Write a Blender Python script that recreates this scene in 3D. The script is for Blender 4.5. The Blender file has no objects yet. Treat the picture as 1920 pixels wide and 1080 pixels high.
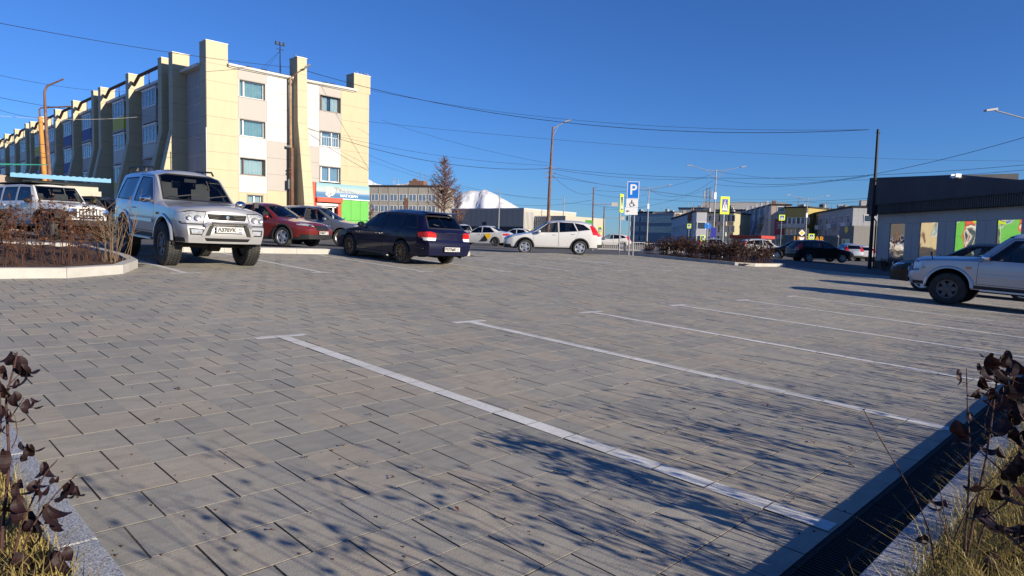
import bpy, bmesh, math, random
from mathutils import Vector, Matrix
R = math.radians
rnd = random.Random(41)
SC = bpy.context.scene
COL = SC.collection

# ------------------------------------------------------------------ camera, sky, sun, exposure
CZ = 1.2616
cam_d = bpy.data.cameras.new('camera')
cam = bpy.data.objects.new('camera', cam_d); COL.objects.link(cam)
cam_d.sensor_width = 36.0
cam_d.lens = 1245.0 / 1920.0 * 36.0
cam_d.clip_start = 0.02
cam_d.clip_end = 20000.0
MC = Matrix(((0.6957504606, -0.0375791754, 0.7172998690),      # columns: right, down, forward
             (-0.7179174803, -0.0682614341, 0.6927733165),
             (0.0229300678, -0.9969594687, -0.0744716712)))
cam.matrix_world = Matrix(((MC[0][0], -MC[0][1], -MC[0][2], 0), (MC[1][0], -MC[1][1], -MC[1][2], 0),
                           (MC[2][0], -MC[2][1], -MC[2][2], CZ), (0, 0, 0, 1)))
SC.camera = cam

SUN = Vector((0.9, -5.1, 1.61)).normalized()
sun_el = math.asin(SUN.z); sun_az = math.atan2(SUN.x, SUN.y)
world = bpy.data.worlds.new('World'); SC.world = world; world.use_nodes = True
wn = world.node_tree.nodes; wl = world.node_tree.links; wn.clear()
sky = wn.new('ShaderNodeTexSky'); sky.sky_type = 'NISHITA'; sky.sun_disc = False
sky.sun_elevation = sun_el; sky.sun_rotation = sun_az
sky.altitude = 0.0; sky.air_density = 1.0; sky.dust_density = 0.0; sky.ozone_density = 4.0
bgn = wn.new('ShaderNodeBackground'); bgn.inputs['Strength'].default_value = 0.0715
wo = wn.new('ShaderNodeOutputWorld')
wb = wn.new('ShaderNodeVectorMath'); wb.operation = 'MULTIPLY'; wb.inputs[1].default_value = (.425, .715, 1.22)   # the camera's cool white balance, even over the whole sky
wl.new(sky.outputs[0], wb.inputs[0]); wl.new(wb.outputs[0], bgn.inputs[0]); wl.new(bgn.outputs[0], wo.inputs[0])
sl = bpy.data.lights.new('sun', 'SUN'); sl.energy = 5.0; sl.angle = R(0.5); sl.color = (1.0, 0.875, 0.69)
so = bpy.data.objects.new('sun', sl); COL.objects.link(so)
so.location = (10, -30, 30)
so.rotation_euler = (-SUN).to_track_quat('-Z', 'Y').to_euler()
SC.view_settings.view_transform = 'Standard'; SC.view_settings.look = 'None'
SC.view_settings.exposure = 0.64; SC.view_settings.gamma = 1.0

# ------------------------------------------------------------------ lie of the land
GA, GB = -0.0156232, 0.0475138
def gz(x, y):
    yy = y if y < 19 else 19 + (min(y, 80) - 19) * .42
    xx = min(max(x, -60), 90)
    return GA * xx + GB * yy
def along(px, d):
    """map point seen in column px at depth d, on the ground"""
    v = MC @ Vector(((px - 960) / 1245, (450 - 540) / 1245, 1.0)) * d
    return Vector((v.x, v.y, gz(v.x, v.y)))
def height_at(px, py, d):
    v = MC @ Vector(((px - 960) / 1245, (py - 540) / 1245, 1.0)) * d
    return v.z + CZ
TX = Vector((1, 0, GA)).normalized(); TN = Vector((-GA, -GB, 1)).normalized(); TY = TN.cross(TX)
def lotM(x, y, rz=0, h=0):
    """a frame standing on the sloping lot"""
    m = Matrix(((TX.x, TY.x, TN.x), (TX.y, TY.y, TN.y), (TX.z, TY.z, TN.z))).to_4x4() @ Matrix.Rotation(rz, 4, 'Z')
    m.translation = Vector((x, y, GA * x + GB * y)) + TN * h
    return m

# ------------------------------------------------------------------ mesh helpers
class MB:
    def __init__(s): s.v = []; s.f = []; s.m = []
    def quad(s, a, b, c, d, mi=0):
        n = len(s.v); s.v += [tuple(a), tuple(b), tuple(c), tuple(d)]; s.f.append((n, n+1, n+2, n+3)); s.m.append(mi)
    def poly(s, pts, mi=0):
        n = len(s.v); s.v += [tuple(p) for p in pts]; s.f.append(tuple(range(n, n+len(pts)))); s.m.append(mi)
    def box(s, x0, x1, y0, y1, z0, z1, mi=0):
        n = len(s.v)
        s.v += [(x0,y0,z0),(x1,y0,z0),(x1,y1,z0),(x0,y1,z0),(x0,y0,z1),(x1,y0,z1),(x1,y1,z1),(x0,y1,z1)]
        for q in ((3,2,1,0),(4,5,6,7),(0,1,5,4),(1,2,6,5),(2,3,7,6),(3,0,4,7)):
            s.f.append(tuple(n+i for i in q)); s.m.append(mi)
        return s
    def obox(s, c, ax, ay, az, mi=0):
        c = Vector(c); ax = Vector(ax); ay = Vector(ay); az = Vector(az); n = len(s.v)
        for sz in (-1, 1):
            for sx, sy in ((-1,-1),(1,-1),(1,1),(-1,1)): s.v.append(tuple(c + ax*sx + ay*sy + az*sz))
        for q in ((3,2,1,0),(4,5,6,7),(0,1,5,4),(1,2,6,5),(2,3,7,6),(3,0,4,7)):
            s.f.append(tuple(n+i for i in q)); s.m.append(mi)
        return s
    def bar(s, a, b, w, h=None, up=(0,0,1), mi=0):
        a = Vector(a); b = Vector(b); h = h or w; d = (b-a); L = d.length
        if L < 1e-6: return s
        d /= L; up = Vector(up)
        if abs(d.dot(up)) > .98: up = Vector((1,0,0))
        sx = d.cross(up).normalized(); uz = sx.cross(d)
        return s.obox((a+b)/2, d*L/2, sx*w/2, uz*h/2, mi)
    def tube(s, pts, rad, n=8, cap=True, mi=0):
        pts = [Vector(p) for p in pts]; K = len(pts)
        rs = rad if isinstance(rad, (list, tuple)) else [rad]*K
        ring0 = len(s.v); prev = None
        for i, p in enumerate(pts):
            t = (pts[min(i+1,K-1)] - pts[max(i-1,0)])
            if t.length < 1e-9: t = Vector((0,0,1))
            t.normalize()
            if prev is None:
                u = t.cross(Vector((0,0,1)))
                if u.length < .05: u = t.cross(Vector((1,0,0)))
                u.normalize()
            else:
                u = prev - t*prev.dot(t)
                if u.length < 1e-4: u = t.orthogonal()
                u.normalize()
            prev = u; w = t.cross(u)
            for k in range(n):
                a = 2*math.pi*k/n
                s.v.append(tuple(p + (u*math.cos(a) + w*math.sin(a))*rs[i]))
        for i in range(K-1):
            for k in range(n):
                a = ring0+i*n+k; b = ring0+i*n+(k+1)%n
                s.f.append((a, b, b+n, a+n)); s.m.append(mi)
        if cap:
            s.f.append(tuple(ring0+k for k in range(n-1,-1,-1))); s.m.append(mi)
            s.f.append(tuple(ring0+(K-1)*n+k for k in range(n))); s.m.append(mi)
        return s
    def lathe(s, prof, n=24, axis='Z', c=(0,0,0), mi=0, close=False):
        """prof: list of (r, h)"""
        r0 = len(s.v); K = len(prof)
        for r, h in prof:
            for k in range(n):
                a = 2*math.pi*k/n; p = (r*math.cos(a), r*math.sin(a), h)
                if axis == 'Y': p = (p[0], p[2], p[1])
                elif axis == 'X': p = (p[2], p[0], p[1])
                s.v.append((p[0]+c[0], p[1]+c[1], p[2]+c[2]))
        for i in range(K-1 + (1 if close else 0)):
            for k in range(n):
                a = r0+i*n+k; b = r0+i*n+(k+1)%n; j = r0+((i+1)%K)*n
                q = (a, b, j+(k+1)%n, j+k)
                s.f.append(q if axis != 'Y' else q[::-1]); s.m.append(mi)
        return s
    def prism(s, poly, d, mi=0):
        """poly: 3-D outline, d: extrusion vector"""
        n = len(s.v); K = len(poly); d = Vector(d)
        s.v += [tuple(p) for p in poly] + [tuple(Vector(p)+d) for p in poly]
        s.f.append(tuple(n+i for i in range(K-1,-1,-1))); s.m.append(mi)
        s.f.append(tuple(n+K+i for i in range(K))); s.m.append(mi)
        for i in range(K):
            j = (i+1) % K; s.f.append((n+i, n+j, n+K+j, n+K+i)); s.m.append(mi)
        return s
    def disc(s, c, r, nrm, n=20, mi=0):
        c = Vector(c); nrm = Vector(nrm).normalized(); u = nrm.orthogonal().normalized(); w = nrm.cross(u)
        s.poly([c+(u*math.cos(2*math.pi*k/n)+w*math.sin(2*math.pi*k/n))*r for k in range(n)], mi)
    def mesh(s, name, mats, smooth=False):
        me = bpy.data.meshes.new(name); me.from_pydata(s.v, [], s.f)
        for m in (mats if isinstance(mats, (list, tuple)) else [mats]): me.materials.append(M(m))
        if any(s.m): me.polygons.foreach_set('material_index', s.m)
        if smooth:
            me.polygons.foreach_set('use_smooth', [True]*len(s.f))
            me.update(); me.set_sharp_from_angle(angle=R(smooth if smooth is not True else 40))
        me.update(); return me
    def build(s, name, mats, parent=None, smooth=False, mw=None, fix=True):
        me = s.mesh(name, mats, smooth)
        if fix:
            bm = bmesh.new(); bm.from_mesh(me); bmesh.ops.recalc_face_normals(bm, faces=bm.faces); bm.to_mesh(me); bm.free()
            if smooth: me.set_sharp_from_angle(angle=R(smooth if smooth is not True else 40))
        return link(name, me, parent, mw)

def link(name, me, parent=None, mw=None):
    o = bpy.data.objects.new(name, me); COL.objects.link(o)
    if parent is not None: o.parent = parent
    if mw is not None: o.matrix_local = mw
    return o
def tag(o, label=None, cat=None, group=None, kind=None):
    if label: o['label'] = label
    if cat: o['category'] = cat
    if group: o['group'] = group
    if kind: o['kind'] = kind
    return o
def thing(name, label, cat, mw=None, group=None):
    o = bpy.data.objects.new(name, None); COL.objects.link(o); o.empty_display_size = .2
    if mw is not None: o.matrix_world = mw
    return tag(o, label, cat, group)
def T(x, y, z, rz=0): return Matrix.Translation((x, y, z)) @ Matrix.Rotation(rz, 4, 'Z')
def text_mesh(txt, size, depth=.003, bold=0.0, shear=0.0):
    cu = bpy.data.curves.new('lettering', 'FONT'); cu.body = txt; cu.size = size; cu.extrude = depth
    cu.offset = bold; cu.shear = shear; cu.align_x = 'CENTER'; cu.align_y = 'CENTER'; cu.resolution_u = 3
    ob = bpy.data.objects.new('lettering_tmp', cu); COL.objects.link(ob)
    dg = bpy.context.evaluated_depsgraph_get(); me = bpy.data.meshes.new_from_object(ob.evaluated_get(dg))
    bpy.data.objects.remove(ob); bpy.data.curves.remove(cu)
    return me
def lettering(name, txt, size, mat, parent, mw, depth=.003, bold=0.0, shear=0.0, squeeze=1.0):
    me = text_mesh(txt, size, depth, bold, shear); me.materials.clear(); me.materials.append(M(mat))
    return link(name, me, parent, mw @ Matrix.Diagonal((squeeze, 1, 1, 1)))
FACE_MX = Matrix(((0,0,-1,0),(-1,0,0,0),(0,1,0,0),(0,0,0,1)))   # text read by someone looking along +X
FACE_MY = Matrix(((1,0,0,0),(0,0,-1,0),(0,1,0,0),(0,0,0,1)))    # text read by someone looking along +Y
FACE_PX = Matrix(((0,0,1,0),(1,0,0,0),(0,1,0,0),(0,0,0,1)))     # text read by someone looking along -X

# ------------------------------------------------------------------ materials
MATS = {}
SPEC = {}
def M(name):
    if not isinstance(name, str): return name
    if name not in MATS: MATS[name] = make_mat(name)
    return MATS[name]
def spec(name, col, rough=.6, metal=0.0, var=.10, scale=6.0, bump=0.0, bscale=60.0, coat=0.0, spc=.5, dirt=None, trans=None):
    SPEC[name] = dict(col=col, rough=rough, metal=metal, var=var, scale=scale, bump=bump, bscale=bscale, coat=coat, spc=spc, dirt=dirt, trans=trans)
def nodes(name):
    m = bpy.data.materials.new(name); m.use_nodes = True
    nt = m.node_tree; nt.nodes.clear()
    out = nt.nodes.new('ShaderNodeOutputMaterial'); p = nt.nodes.new('ShaderNodeBsdfPrincipled')
    nt.links.new(p.outputs[0], out.inputs[0])
    return m, nt, p, out
def make_mat(name):
    if name in CUSTOM: return CUSTOM[name](name)
    s = SPEC[name]; m, nt, p, out = nodes(name); N = nt.nodes.new; L = nt.links.new
    p.inputs['Roughness'].default_value = s['rough']; p.inputs['Metallic'].default_value = s['metal']
    p.inputs['Specular IOR Level'].default_value = s['spc']; p.inputs['Coat Weight'].default_value = s['coat']
    p.inputs['Coat Roughness'].default_value = .04
    tc = N('ShaderNodeTexCoord')
    n1 = N('ShaderNodeTexNoise'); n1.inputs['Scale'].default_value = s['scale']; n1.inputs['Detail'].default_value = 5; n1.inputs['Roughness'].default_value = .65
    L(tc.outputs['Object'], n1.inputs['Vector'])
    mr = N('ShaderNodeMapRange'); mr.inputs[1].default_value = .3; mr.inputs[2].default_value = .7
    mr.inputs[3].default_value = 1 - s['var']; mr.inputs[4].default_value = 1 + s['var']
    L(n1.outputs[0], mr.inputs[0])
    mx = N('ShaderNodeVectorMath'); mx.operation = 'SCALE'; mx.inputs[0].default_value = s['col'][:3]
    L(mr.outputs[0], mx.inputs['Scale'])
    colout = mx.outputs[0]
    if s['dirt']:
        n2 = N('ShaderNodeTexNoise'); n2.inputs['Scale'].default_value = s['dirt'][1]; n2.inputs['Detail'].default_value = 8
        mp_ = N('ShaderNodeVectorMath'); mp_.operation = 'MULTIPLY'; mp_.inputs[1].default_value = (1, 1, .16) if 'panel' in name else (1, 1, 1)
        L(tc.outputs['Object'], mp_.inputs[0]); L(mp_.outputs[0], n2.inputs['Vector'])
        r2 = N('ShaderNodeMapRange'); r2.inputs[1].default_value = .48; r2.inputs[2].default_value = .75; r2.inputs[4].default_value = s['dirt'][2]
        L(n2.outputs[0], r2.inputs[0])
        mc = N('ShaderNodeMix'); mc.data_type = 'RGBA'; mc.inputs['B'].default_value = (*s['dirt'][0], 1)
        L(r2.outputs[0], mc.inputs['Factor']); L(colout, mc.inputs['A']); colout = mc.outputs['Result']
    L(colout, p.inputs['Base Color'])
    if s['trans']: p.inputs['Transmission Weight'].default_value = s['trans']
    if s['bump']:
        n3 = N('ShaderNodeTexNoise'); n3.inputs['Scale'].default_value = s['bscale']; n3.inputs['Detail'].default_value = 6
        L(tc.outputs['Object'], n3.inputs['Vector'])
        b = N('ShaderNodeBump'); b.inputs['Strength'].default_value = s['bump']; b.inputs['Distance'].default_value = .01
        L(n3.outputs[0], b.inputs['Height']); L(b.outputs[0], p.inputs['Normal'])
    return m
CUSTOM = {}
def lit_sign(nm):
    m, nt, p_, out = nodes(nm); p_.inputs['Base Color'].default_value = (.75, .36, .02, 1); p_.inputs['Emission Color'].default_value = (1, .42, .03, 1); p_.inputs['Emission Strength'].default_value = .45; return m
CUSTOM['lit_sign'] = lit_sign
def custom(f): CUSTOM[f.__name__] = f; return f

def lot_uv(nt):
    """metres along the lot from world position"""
    N = nt.nodes.new; L = nt.links.new
    g = N('ShaderNodeNewGeometry'); sp = N('ShaderNodeSeparateXYZ'); L(g.outputs['Position'], sp.inputs[0])
    return g, sp
def math_n(nt, op, a, b=None, c=None):
    n = nt.nodes.new('ShaderNodeMath'); n.operation = op
    for i, v in enumerate((a, b, c)):
        if v is None: continue
        if isinstance(v, (int, float)): n.inputs[i].default_value = v
        else: nt.links.new(v, n.inputs[i])
    return n.outputs[0]
PV, PU, U0 = .304, .307, .945
def tile_color(nt):
    N = nt.nodes.new; L = nt.links.new
    g, sp = lot_uv(nt)
    row = math_n(nt, 'FLOOR', math_n(nt, 'DIVIDE', math_n(nt, 'SUBTRACT', sp.outputs[1], U0), PU))
    odd = math_n(nt, 'MODULO', math_n(nt, 'ADD', row, 101.0), 2.0)
    cxn = math_n(nt, 'FLOOR', math_n(nt, 'ADD', math_n(nt, 'DIVIDE', sp.outputs[0], PV), math_n(nt, 'MULTIPLY', odd, .5)))
    cb = N('ShaderNodeCombineXYZ'); L(row, cb.inputs[0]); L(cxn, cb.inputs[1])
    wn_ = N('ShaderNodeTexWhiteNoise'); wn_.noise_dimensions = '3D'; L(cb.outputs[0], wn_.inputs['Vector'])
    r1 = N('ShaderNodeValToRGB'); e = r1.color_ramp.elements
    e[0].position = 0; e[0].color = (.256, .248, .221, 1); e[1].position = 1; e[1].color = (.336, .300, .242, 1)
    x = r1.color_ramp.elements.new(.45); x.color = (.296, .281, .243, 1); x = r1.color_ramp.elements.new(.75); x.color = (.318, .290, .238, 1)
    L(wn_.outputs['Value'], r1.inputs[0])
    # broad staining, fine grain, dark specks and pits
    n1 = N('ShaderNodeTexNoise'); n1.inputs['Scale'].default_value = .45; n1.inputs['Detail'].default_value = 6; L(g.outputs['Position'], n1.inputs['Vector'])
    n2 = N('ShaderNodeTexNoise'); n2.inputs['Scale'].default_value = 9; n2.inputs['Detail'].default_value = 7; n2.inputs['Roughness'].default_value = .7
    off = N('ShaderNodeVectorMath'); off.operation = 'MULTIPLY_ADD'; off.inputs[1].default_value = (37, 53, 11)
    L(cb.outputs[0], off.inputs[0]); L(g.outputs['Position'], off.inputs[2])
    st = N('ShaderNodeVectorMath'); st.operation = 'MULTIPLY'; st.inputs[1].default_value = (.55, 1.5, 1); L(off.outputs[0], st.inputs[0]); L(st.outputs[0], n2.inputs['Vector'])
    n3 = N('ShaderNodeTexNoise'); n3.inputs['Scale'].default_value = 130; n3.inputs['Detail'].default_value = 3; L(g.outputs['Position'], n3.inputs['Vector'])
    f = math_n(nt, 'ADD', math_n(nt, 'MULTIPLY', n1.outputs[0], .35), math_n(nt, 'MULTIPLY', n2.outputs[0], .65))
    f = math_n(nt, 'ADD', f, math_n(nt, 'MULTIPLY', n3.outputs[0], .28))
    mr = N('ShaderNodeMapRange'); mr.inputs[1].default_value = .42; mr.inputs[2].default_value = .86; mr.inputs[3].default_value = .74; mr.inputs[4].default_value = 1.24; L(f, mr.inputs[0])
    vs = N('ShaderNodeVectorMath'); vs.operation = 'SCALE'; L(r1.outputs[0], vs.inputs[0]); L(mr.outputs[0], vs.inputs['Scale'])
    vo = N('ShaderNodeTexVoronoi'); vo.inputs['Scale'].default_value = 26; L(g.outputs['Position'], vo.inputs['Vector'])
    sp2 = N('ShaderNodeMapRange'); sp2.inputs[1].default_value = .045; sp2.inputs[2].default_value = .09; sp2.inputs[3].default_value = .55; sp2.inputs[4].default_value = 0; L(vo.outputs['Distance'], sp2.inputs[0])
    n5 = N('ShaderNodeTexNoise'); n5.inputs['Scale'].default_value = 1.3; L(g.outputs['Position'], n5.inputs['Vector'])
    gate = math_n(nt, 'GREATER_THAN', n5.outputs[0], .53)
    mc = N('ShaderNodeMix'); mc.data_type = 'RGBA'; mc.inputs['B'].default_value = (.05, .045, .04, 1)
    L(math_n(nt, 'MULTIPLY', sp2.outputs[0], gate), mc.inputs['Factor']); L(vs.outputs[0], mc.inputs['A'])
    # oil drips and tyre smears
    n6 = N('ShaderNodeTexNoise'); n6.inputs['Scale'].default_value = 1.1; n6.inputs['Detail'].default_value = 9; n6.inputs['Roughness'].default_value = .72
    sx6 = N('ShaderNodeVectorMath'); sx6.operation = 'MULTIPLY'; sx6.inputs[1].default_value = (1.0, .45, 1); L(g.outputs['Position'], sx6.inputs[0]); L(sx6.outputs[0], n6.inputs['Vector'])
    m6 = N('ShaderNodeMapRange'); m6.inputs[1].default_value = .58; m6.inputs[2].default_value = .78; m6.inputs[4].default_value = .42; L(n6.outputs[0], m6.inputs[0])
    mc6 = N('ShaderNodeMix'); mc6.data_type = 'RGBA'; mc6.inputs['B'].default_value = (.13, .12, .105, 1); L(m6.outputs[0], mc6.inputs['Factor']); L(mc.outputs['Result'], mc6.inputs['A']); mc = mc6
    # bump: pores
    bm_ = N('ShaderNodeBump'); bm_.inputs['Strength'].default_value = .35; bm_.inputs['Distance'].default_value = .004
    hh = math_n(nt, 'ADD', math_n(nt, 'MULTIPLY', n2.outputs[0], .7), n3.outputs[0]); L(hh, bm_.inputs['Height'])
    return mc.outputs['Result'], bm_.outputs[0], g
@custom
def paver(name):
    m, nt, p, out = nodes(name); c, b, g = tile_color(nt)
    nt.links.new(c, p.inputs['Base Color']); nt.links.new(b, p.inputs['Normal'])
    p.inputs['Roughness'].default_value = .78; p.inputs['Specular IOR Level'].default_value = .35
    return m
@custom
def road_paint(name):
    m, nt, p, out = nodes(name); N = nt.nodes.new; L = nt.links.new
    c, b, g = tile_color(nt)
    n = N('ShaderNodeTexNoise'); n.inputs['Scale'].default_value = 38; n.inputs['Detail'].default_value = 8; n.inputs['Roughness'].default_value = .75; L(g.outputs['Position'], n.inputs['Vector'])
    n2 = N('ShaderNodeTexNoise'); n2.inputs['Scale'].default_value = 2.1; n2.inputs['Detail'].default_value = 3; L(g.outputs['Position'], n2.inputs['Vector'])
    f = math_n(nt, 'ADD', math_n(nt, 'MULTIPLY', n.outputs[0], .8), math_n(nt, 'MULTIPLY', n2.outputs[0], .5))
    mr = N('ShaderNodeMapRange'); mr.inputs[1].default_value = .52; mr.inputs[2].default_value = .74; mr.inputs[3].default_value = 1.0; mr.inputs[4].default_value = .62; L(f, mr.inputs[0])
    mx = N('ShaderNodeMix'); mx.data_type = 'RGBA'; mx.inputs['B'].default_value = (.66, .66, .64, 1)
    L(mr.outputs[0], mx.inputs['Factor']); L(c, mx.inputs['A']); L(mx.outputs['Result'], p.inputs['Base Color']); L(b, p.inputs['Normal'])
    p.inputs['Roughness'].default_value = .7
    return m
def granite_like(name, base, dark, light, rough):
    m, nt, p, out = nodes(name); N = nt.nodes.new; L = nt.links.new
    g = N('ShaderNodeNewGeometry'); v = N('ShaderNodeTexVoronoi'); v.inputs['Scale'].default_value = 260; L(g.outputs['Position'], v.inputs['Vector'])
    n = N('ShaderNodeTexNoise'); n.inputs['Scale'].default_value = 160; n.inputs['Detail'].default_value = 4; L(g.outputs['Position'], n.inputs['Vector'])
    r = N('ShaderNodeValToRGB'); e = r.color_ramp.elements; e[0].position = .34; e[0].color = (*dark, 1); e[1].position = .68; e[1].color = (*light, 1)
    x = r.color_ramp.elements.new(.5); x.color = (*base, 1); L(n.outputs[0], r.inputs[0]); L(r.outputs[0], p.inputs['Base Color'])
    b = N('ShaderNodeBump'); b.inputs['Strength'].default_value = .25; b.inputs['Distance'].default_value = .003; L(n.outputs[0], b.inputs['Height']); L(b.outputs[0], p.inputs['Normal'])
    p.inputs['Roughness'].default_value = rough; return m
@custom
def granite(name): return granite_like(name, (.30, .31, .33), (.12, .125, .14), (.52, .53, .55), .5)
@custom
def asphalt(name):
    m, nt, p, out = nodes(name); N = nt.nodes.new; L = nt.links.new
    g = N('ShaderNodeNewGeometry'); n = N('ShaderNodeTexNoise'); n.inputs['Scale'].default_value = .25; n.inputs['Detail'].default_value = 10; L(g.outputs['Position'], n.inputs['Vector'])
    n2 = N('ShaderNodeTexNoise'); n2.inputs['Scale'].default_value = 60; n2.inputs['Detail'].default_value = 3; L(g.outputs['Position'], n2.inputs['Vector'])
    r = N('ShaderNodeValToRGB'); e = r.color_ramp.elements; e[0].position = .3; e[0].color = (.060, .060, .062, 1); e[1].position = .72; e[1].color = (.125, .12, .115, 1)
    L(math_n(nt, 'ADD', math_n(nt, 'MULTIPLY', n.outputs[0], .7), math_n(nt, 'MULTIPLY', n2.outputs[0], .3)), r.inputs[0]); L(r.outputs[0], p.inputs['Base Color'])
    b = N('ShaderNodeBump'); b.inputs['Strength'].default_value = .4; b.inputs['Distance'].default_value = .006; L(n2.outputs[0], b.inputs['Height']); L(b.outputs[0], p.inputs['Normal'])
    p.inputs['Roughness'].default_value = .85; return m
@custom
def soil(name):
    m, nt, p, out = nodes(name); N = nt.nodes.new; L = nt.links.new
    g = N('ShaderNodeNewGeometry'); n = N('ShaderNodeTexNoise'); n.inputs['Scale'].default_value = 22; n.inputs['Detail'].default_value = 8; L(g.outputs['Position'], n.inputs['Vector'])
    r = N('ShaderNodeValToRGB'); e = r.color_ramp.elements; e[0].position = .35; e[0].color = (.016, .009, .006, 1); e[1].position = .7; e[1].color = (.105, .046, .024, 1)
    L(n.outputs[0], r.inputs[0]); L(r.outputs[0], p.inputs['Base Color'])
    b = N('ShaderNodeBump'); b.inputs['Strength'].default_value = 1; b.inputs['Distance'].default_value = .03; L(n.outputs[0], b.inputs['Height']); L(b.outputs[0], p.inputs['Normal'])
    p.inputs['Roughness'].default_value = .95; return m
@custom
def snow(name):
    m, nt, p, out = nodes(name); N = nt.nodes.new; L = nt.links.new
    g = N('ShaderNodeNewGeometry'); n = N('ShaderNodeTexNoise'); n.inputs['Scale'].default_value = .012; n.inputs['Detail'].default_value = 9; L(g.outputs['Position'], n.inputs['Vector'])
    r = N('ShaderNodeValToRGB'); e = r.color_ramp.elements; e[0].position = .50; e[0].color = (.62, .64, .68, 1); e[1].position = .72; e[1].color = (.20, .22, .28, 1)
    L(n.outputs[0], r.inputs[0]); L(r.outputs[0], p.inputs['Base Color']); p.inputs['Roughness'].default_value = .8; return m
def glass_mat(name, tint, dark=.25, gloss_min=.05):
    m = bpy.data.materials.new(name); m.use_nodes = True; nt = m.node_tree; nt.nodes.clear(); N = nt.nodes.new; L = nt.links.new
    out = N('ShaderNodeOutputMaterial'); t = N('ShaderNodeBsdfTransparent'); t.inputs[0].default_value = (*tint, 1)
    gl = N('ShaderNodeBsdfGlossy'); gl.inputs['Roughness'].default_value = .015; gl.inputs[0].default_value = (.95, .97, 1, 1)
    fr = N('ShaderNodeFresnel'); fr.inputs[0].default_value = 1.5
    g = N('ShaderNodeNewGeometry'); n = N('ShaderNodeTexNoise'); n.inputs['Scale'].default_value = 1.2; L(g.outputs['Position'], n.inputs['Vector'])
    b = N('ShaderNodeBump'); b.inputs['Strength'].default_value = .06; b.inputs['Distance'].default_value = .05; L(n.outputs[0], b.inputs['Height']); L(b.outputs[0], gl.inputs['Normal'])
    f = math_n(nt, 'MAXIMUM', fr.outputs[0], gloss_min)
    mx = N('ShaderNodeMixShader'); L(f, mx.inputs[0]); L(t.outputs[0], mx.inputs[1]); L(gl.outputs[0], mx.inputs[2]); L(mx.outputs[0], out.inputs[0])
    return m
@custom
def car_glass(name): return glass_mat(name, (.74, .78, .78), gloss_min=.06)
@custom
def tint_glass(name): return glass_mat(name, (.10, .11, .13), gloss_min=.08)
@custom
def window_glass(name): return glass_mat(name, (.55, .66, .68), gloss_min=.14)
@custom
def lamp_glass(name): return glass_mat(name, (.86, .89, .92), gloss_min=.06)
def mirror_film(tilt):
    """buckled mirror film; its shading normal is tilted to steer the reflection"""
    def f(name):
        m, nt, p, out = nodes(name); N = nt.nodes.new; L = nt.links.new
        p.inputs['Metallic'].default_value = 1; p.inputs['Roughness'].default_value = .03; p.inputs['Base Color'].default_value = (.62, .61, .58, 1)
        g = N('ShaderNodeNewGeometry'); ad = N('ShaderNodeVectorMath'); ad.operation = 'ADD'; ad.inputs[1].default_value = (-.695*tilt, -.719*tilt, 0); L(g.outputs['Normal'], ad.inputs[0])
        nm = N('ShaderNodeVectorMath'); nm.operation = 'NORMALIZE'; L(ad.outputs[0], nm.inputs[0])
        n = N('ShaderNodeTexNoise'); n.inputs['Scale'].default_value = .8; n.inputs['Detail'].default_value = 1.5; L(g.outputs['Position'], n.inputs['Vector'])
        b = N('ShaderNodeBump'); b.inputs['Strength'].default_value = .22; b.inputs['Distance'].default_value = .06; L(n.outputs[0], b.inputs['Height']); L(nm.outputs[0], b.inputs['Normal']); L(b.outputs[0], p.inputs['Normal'])
        return m
    return f
for _k, _t in enumerate((.20, .375, .255, .18)): CUSTOM['mirror_film_%d' % _k] = mirror_film(_t)  # normal tilt per window, aims each reflection towards the yellow block
def paint(name, col, metal=.0, coat=1.0, rough=.32, dirt=.12):
    def f(nm):
        m, nt, p, out = nodes(nm); N = nt.nodes.new; L = nt.links.new
        p.inputs['Metallic'].default_value = metal; p.inputs['Roughness'].default_value = rough
        p.inputs['Coat Weight'].default_value = coat; p.inputs['Coat Roughness'].default_value = .05; p.inputs['Specular IOR Level'].default_value = .5 if coat > .9 else .15
        tc = N('ShaderNodeTexCoord'); n = N('ShaderNodeTexNoise'); n.inputs['Scale'].default_value = 4; n.inputs['Detail'].default_value = 8; n.inputs['Roughness'].default_value = .7
        L(tc.outputs['Object'], n.inputs['Vector']); sp = N('ShaderNodeSeparateXYZ'); L(tc.outputs['Object'], sp.inputs[0])
        # road film: more of it low on the body
        lo = N('ShaderNodeMapRange'); lo.inputs[1].default_value = .25; lo.inputs[2].default_value = 1.0; lo.inputs[3].default_value = .75; lo.inputs[4].default_value = .12; L(sp.outputs[2], lo.inputs[0])
        fac = math_n(nt, 'MULTIPLY', math_n(nt, 'MULTIPLY', n.outputs[0], lo.outputs[0]), dirt * 4)
        mx = N('ShaderNodeMix'); mx.data_type = 'RGBA'; mx.inputs['A'].default_value = (*col, 1); mx.inputs['B'].default_value = (.19, .175, .155, 1); L(fac, mx.inputs['Factor'])
        L(mx.outputs['Result'], p.inputs['Base Color'])
        L(math_n(nt, 'ADD', math_n(nt, 'MULTIPLY', fac, .8), .05), p.inputs['Coat Roughness'])
        return m
    CUSTOM[name] = f
paint('silver_paint', (.47, .475, .485), metal=.45, rough=.36)
paint('pale_silver_paint', (.46, .47, .50), metal=.45, rough=.36)
paint('white_paint', (.62, .62, .615), rough=.35)
paint('blue_paint', (.0022, .0032, .026), metal=.0, rough=.5, dirt=.004, coat=.5)
paint('red_paint', (.20, .012, .008), metal=.35, rough=.32, dirt=.06)
paint('grey_blue_paint', (.17, .19, .24), metal=.6, rough=.35)
paint('black_paint', (.006, .006, .007), rough=.5, dirt=.012, coat=.5)
paint('dark_green_paint', (.006, .009, .010), rough=.5, dirt=.012, coat=.5)
spec('black_plastic', (.018, .018, .019), .55, var=.15)
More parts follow.
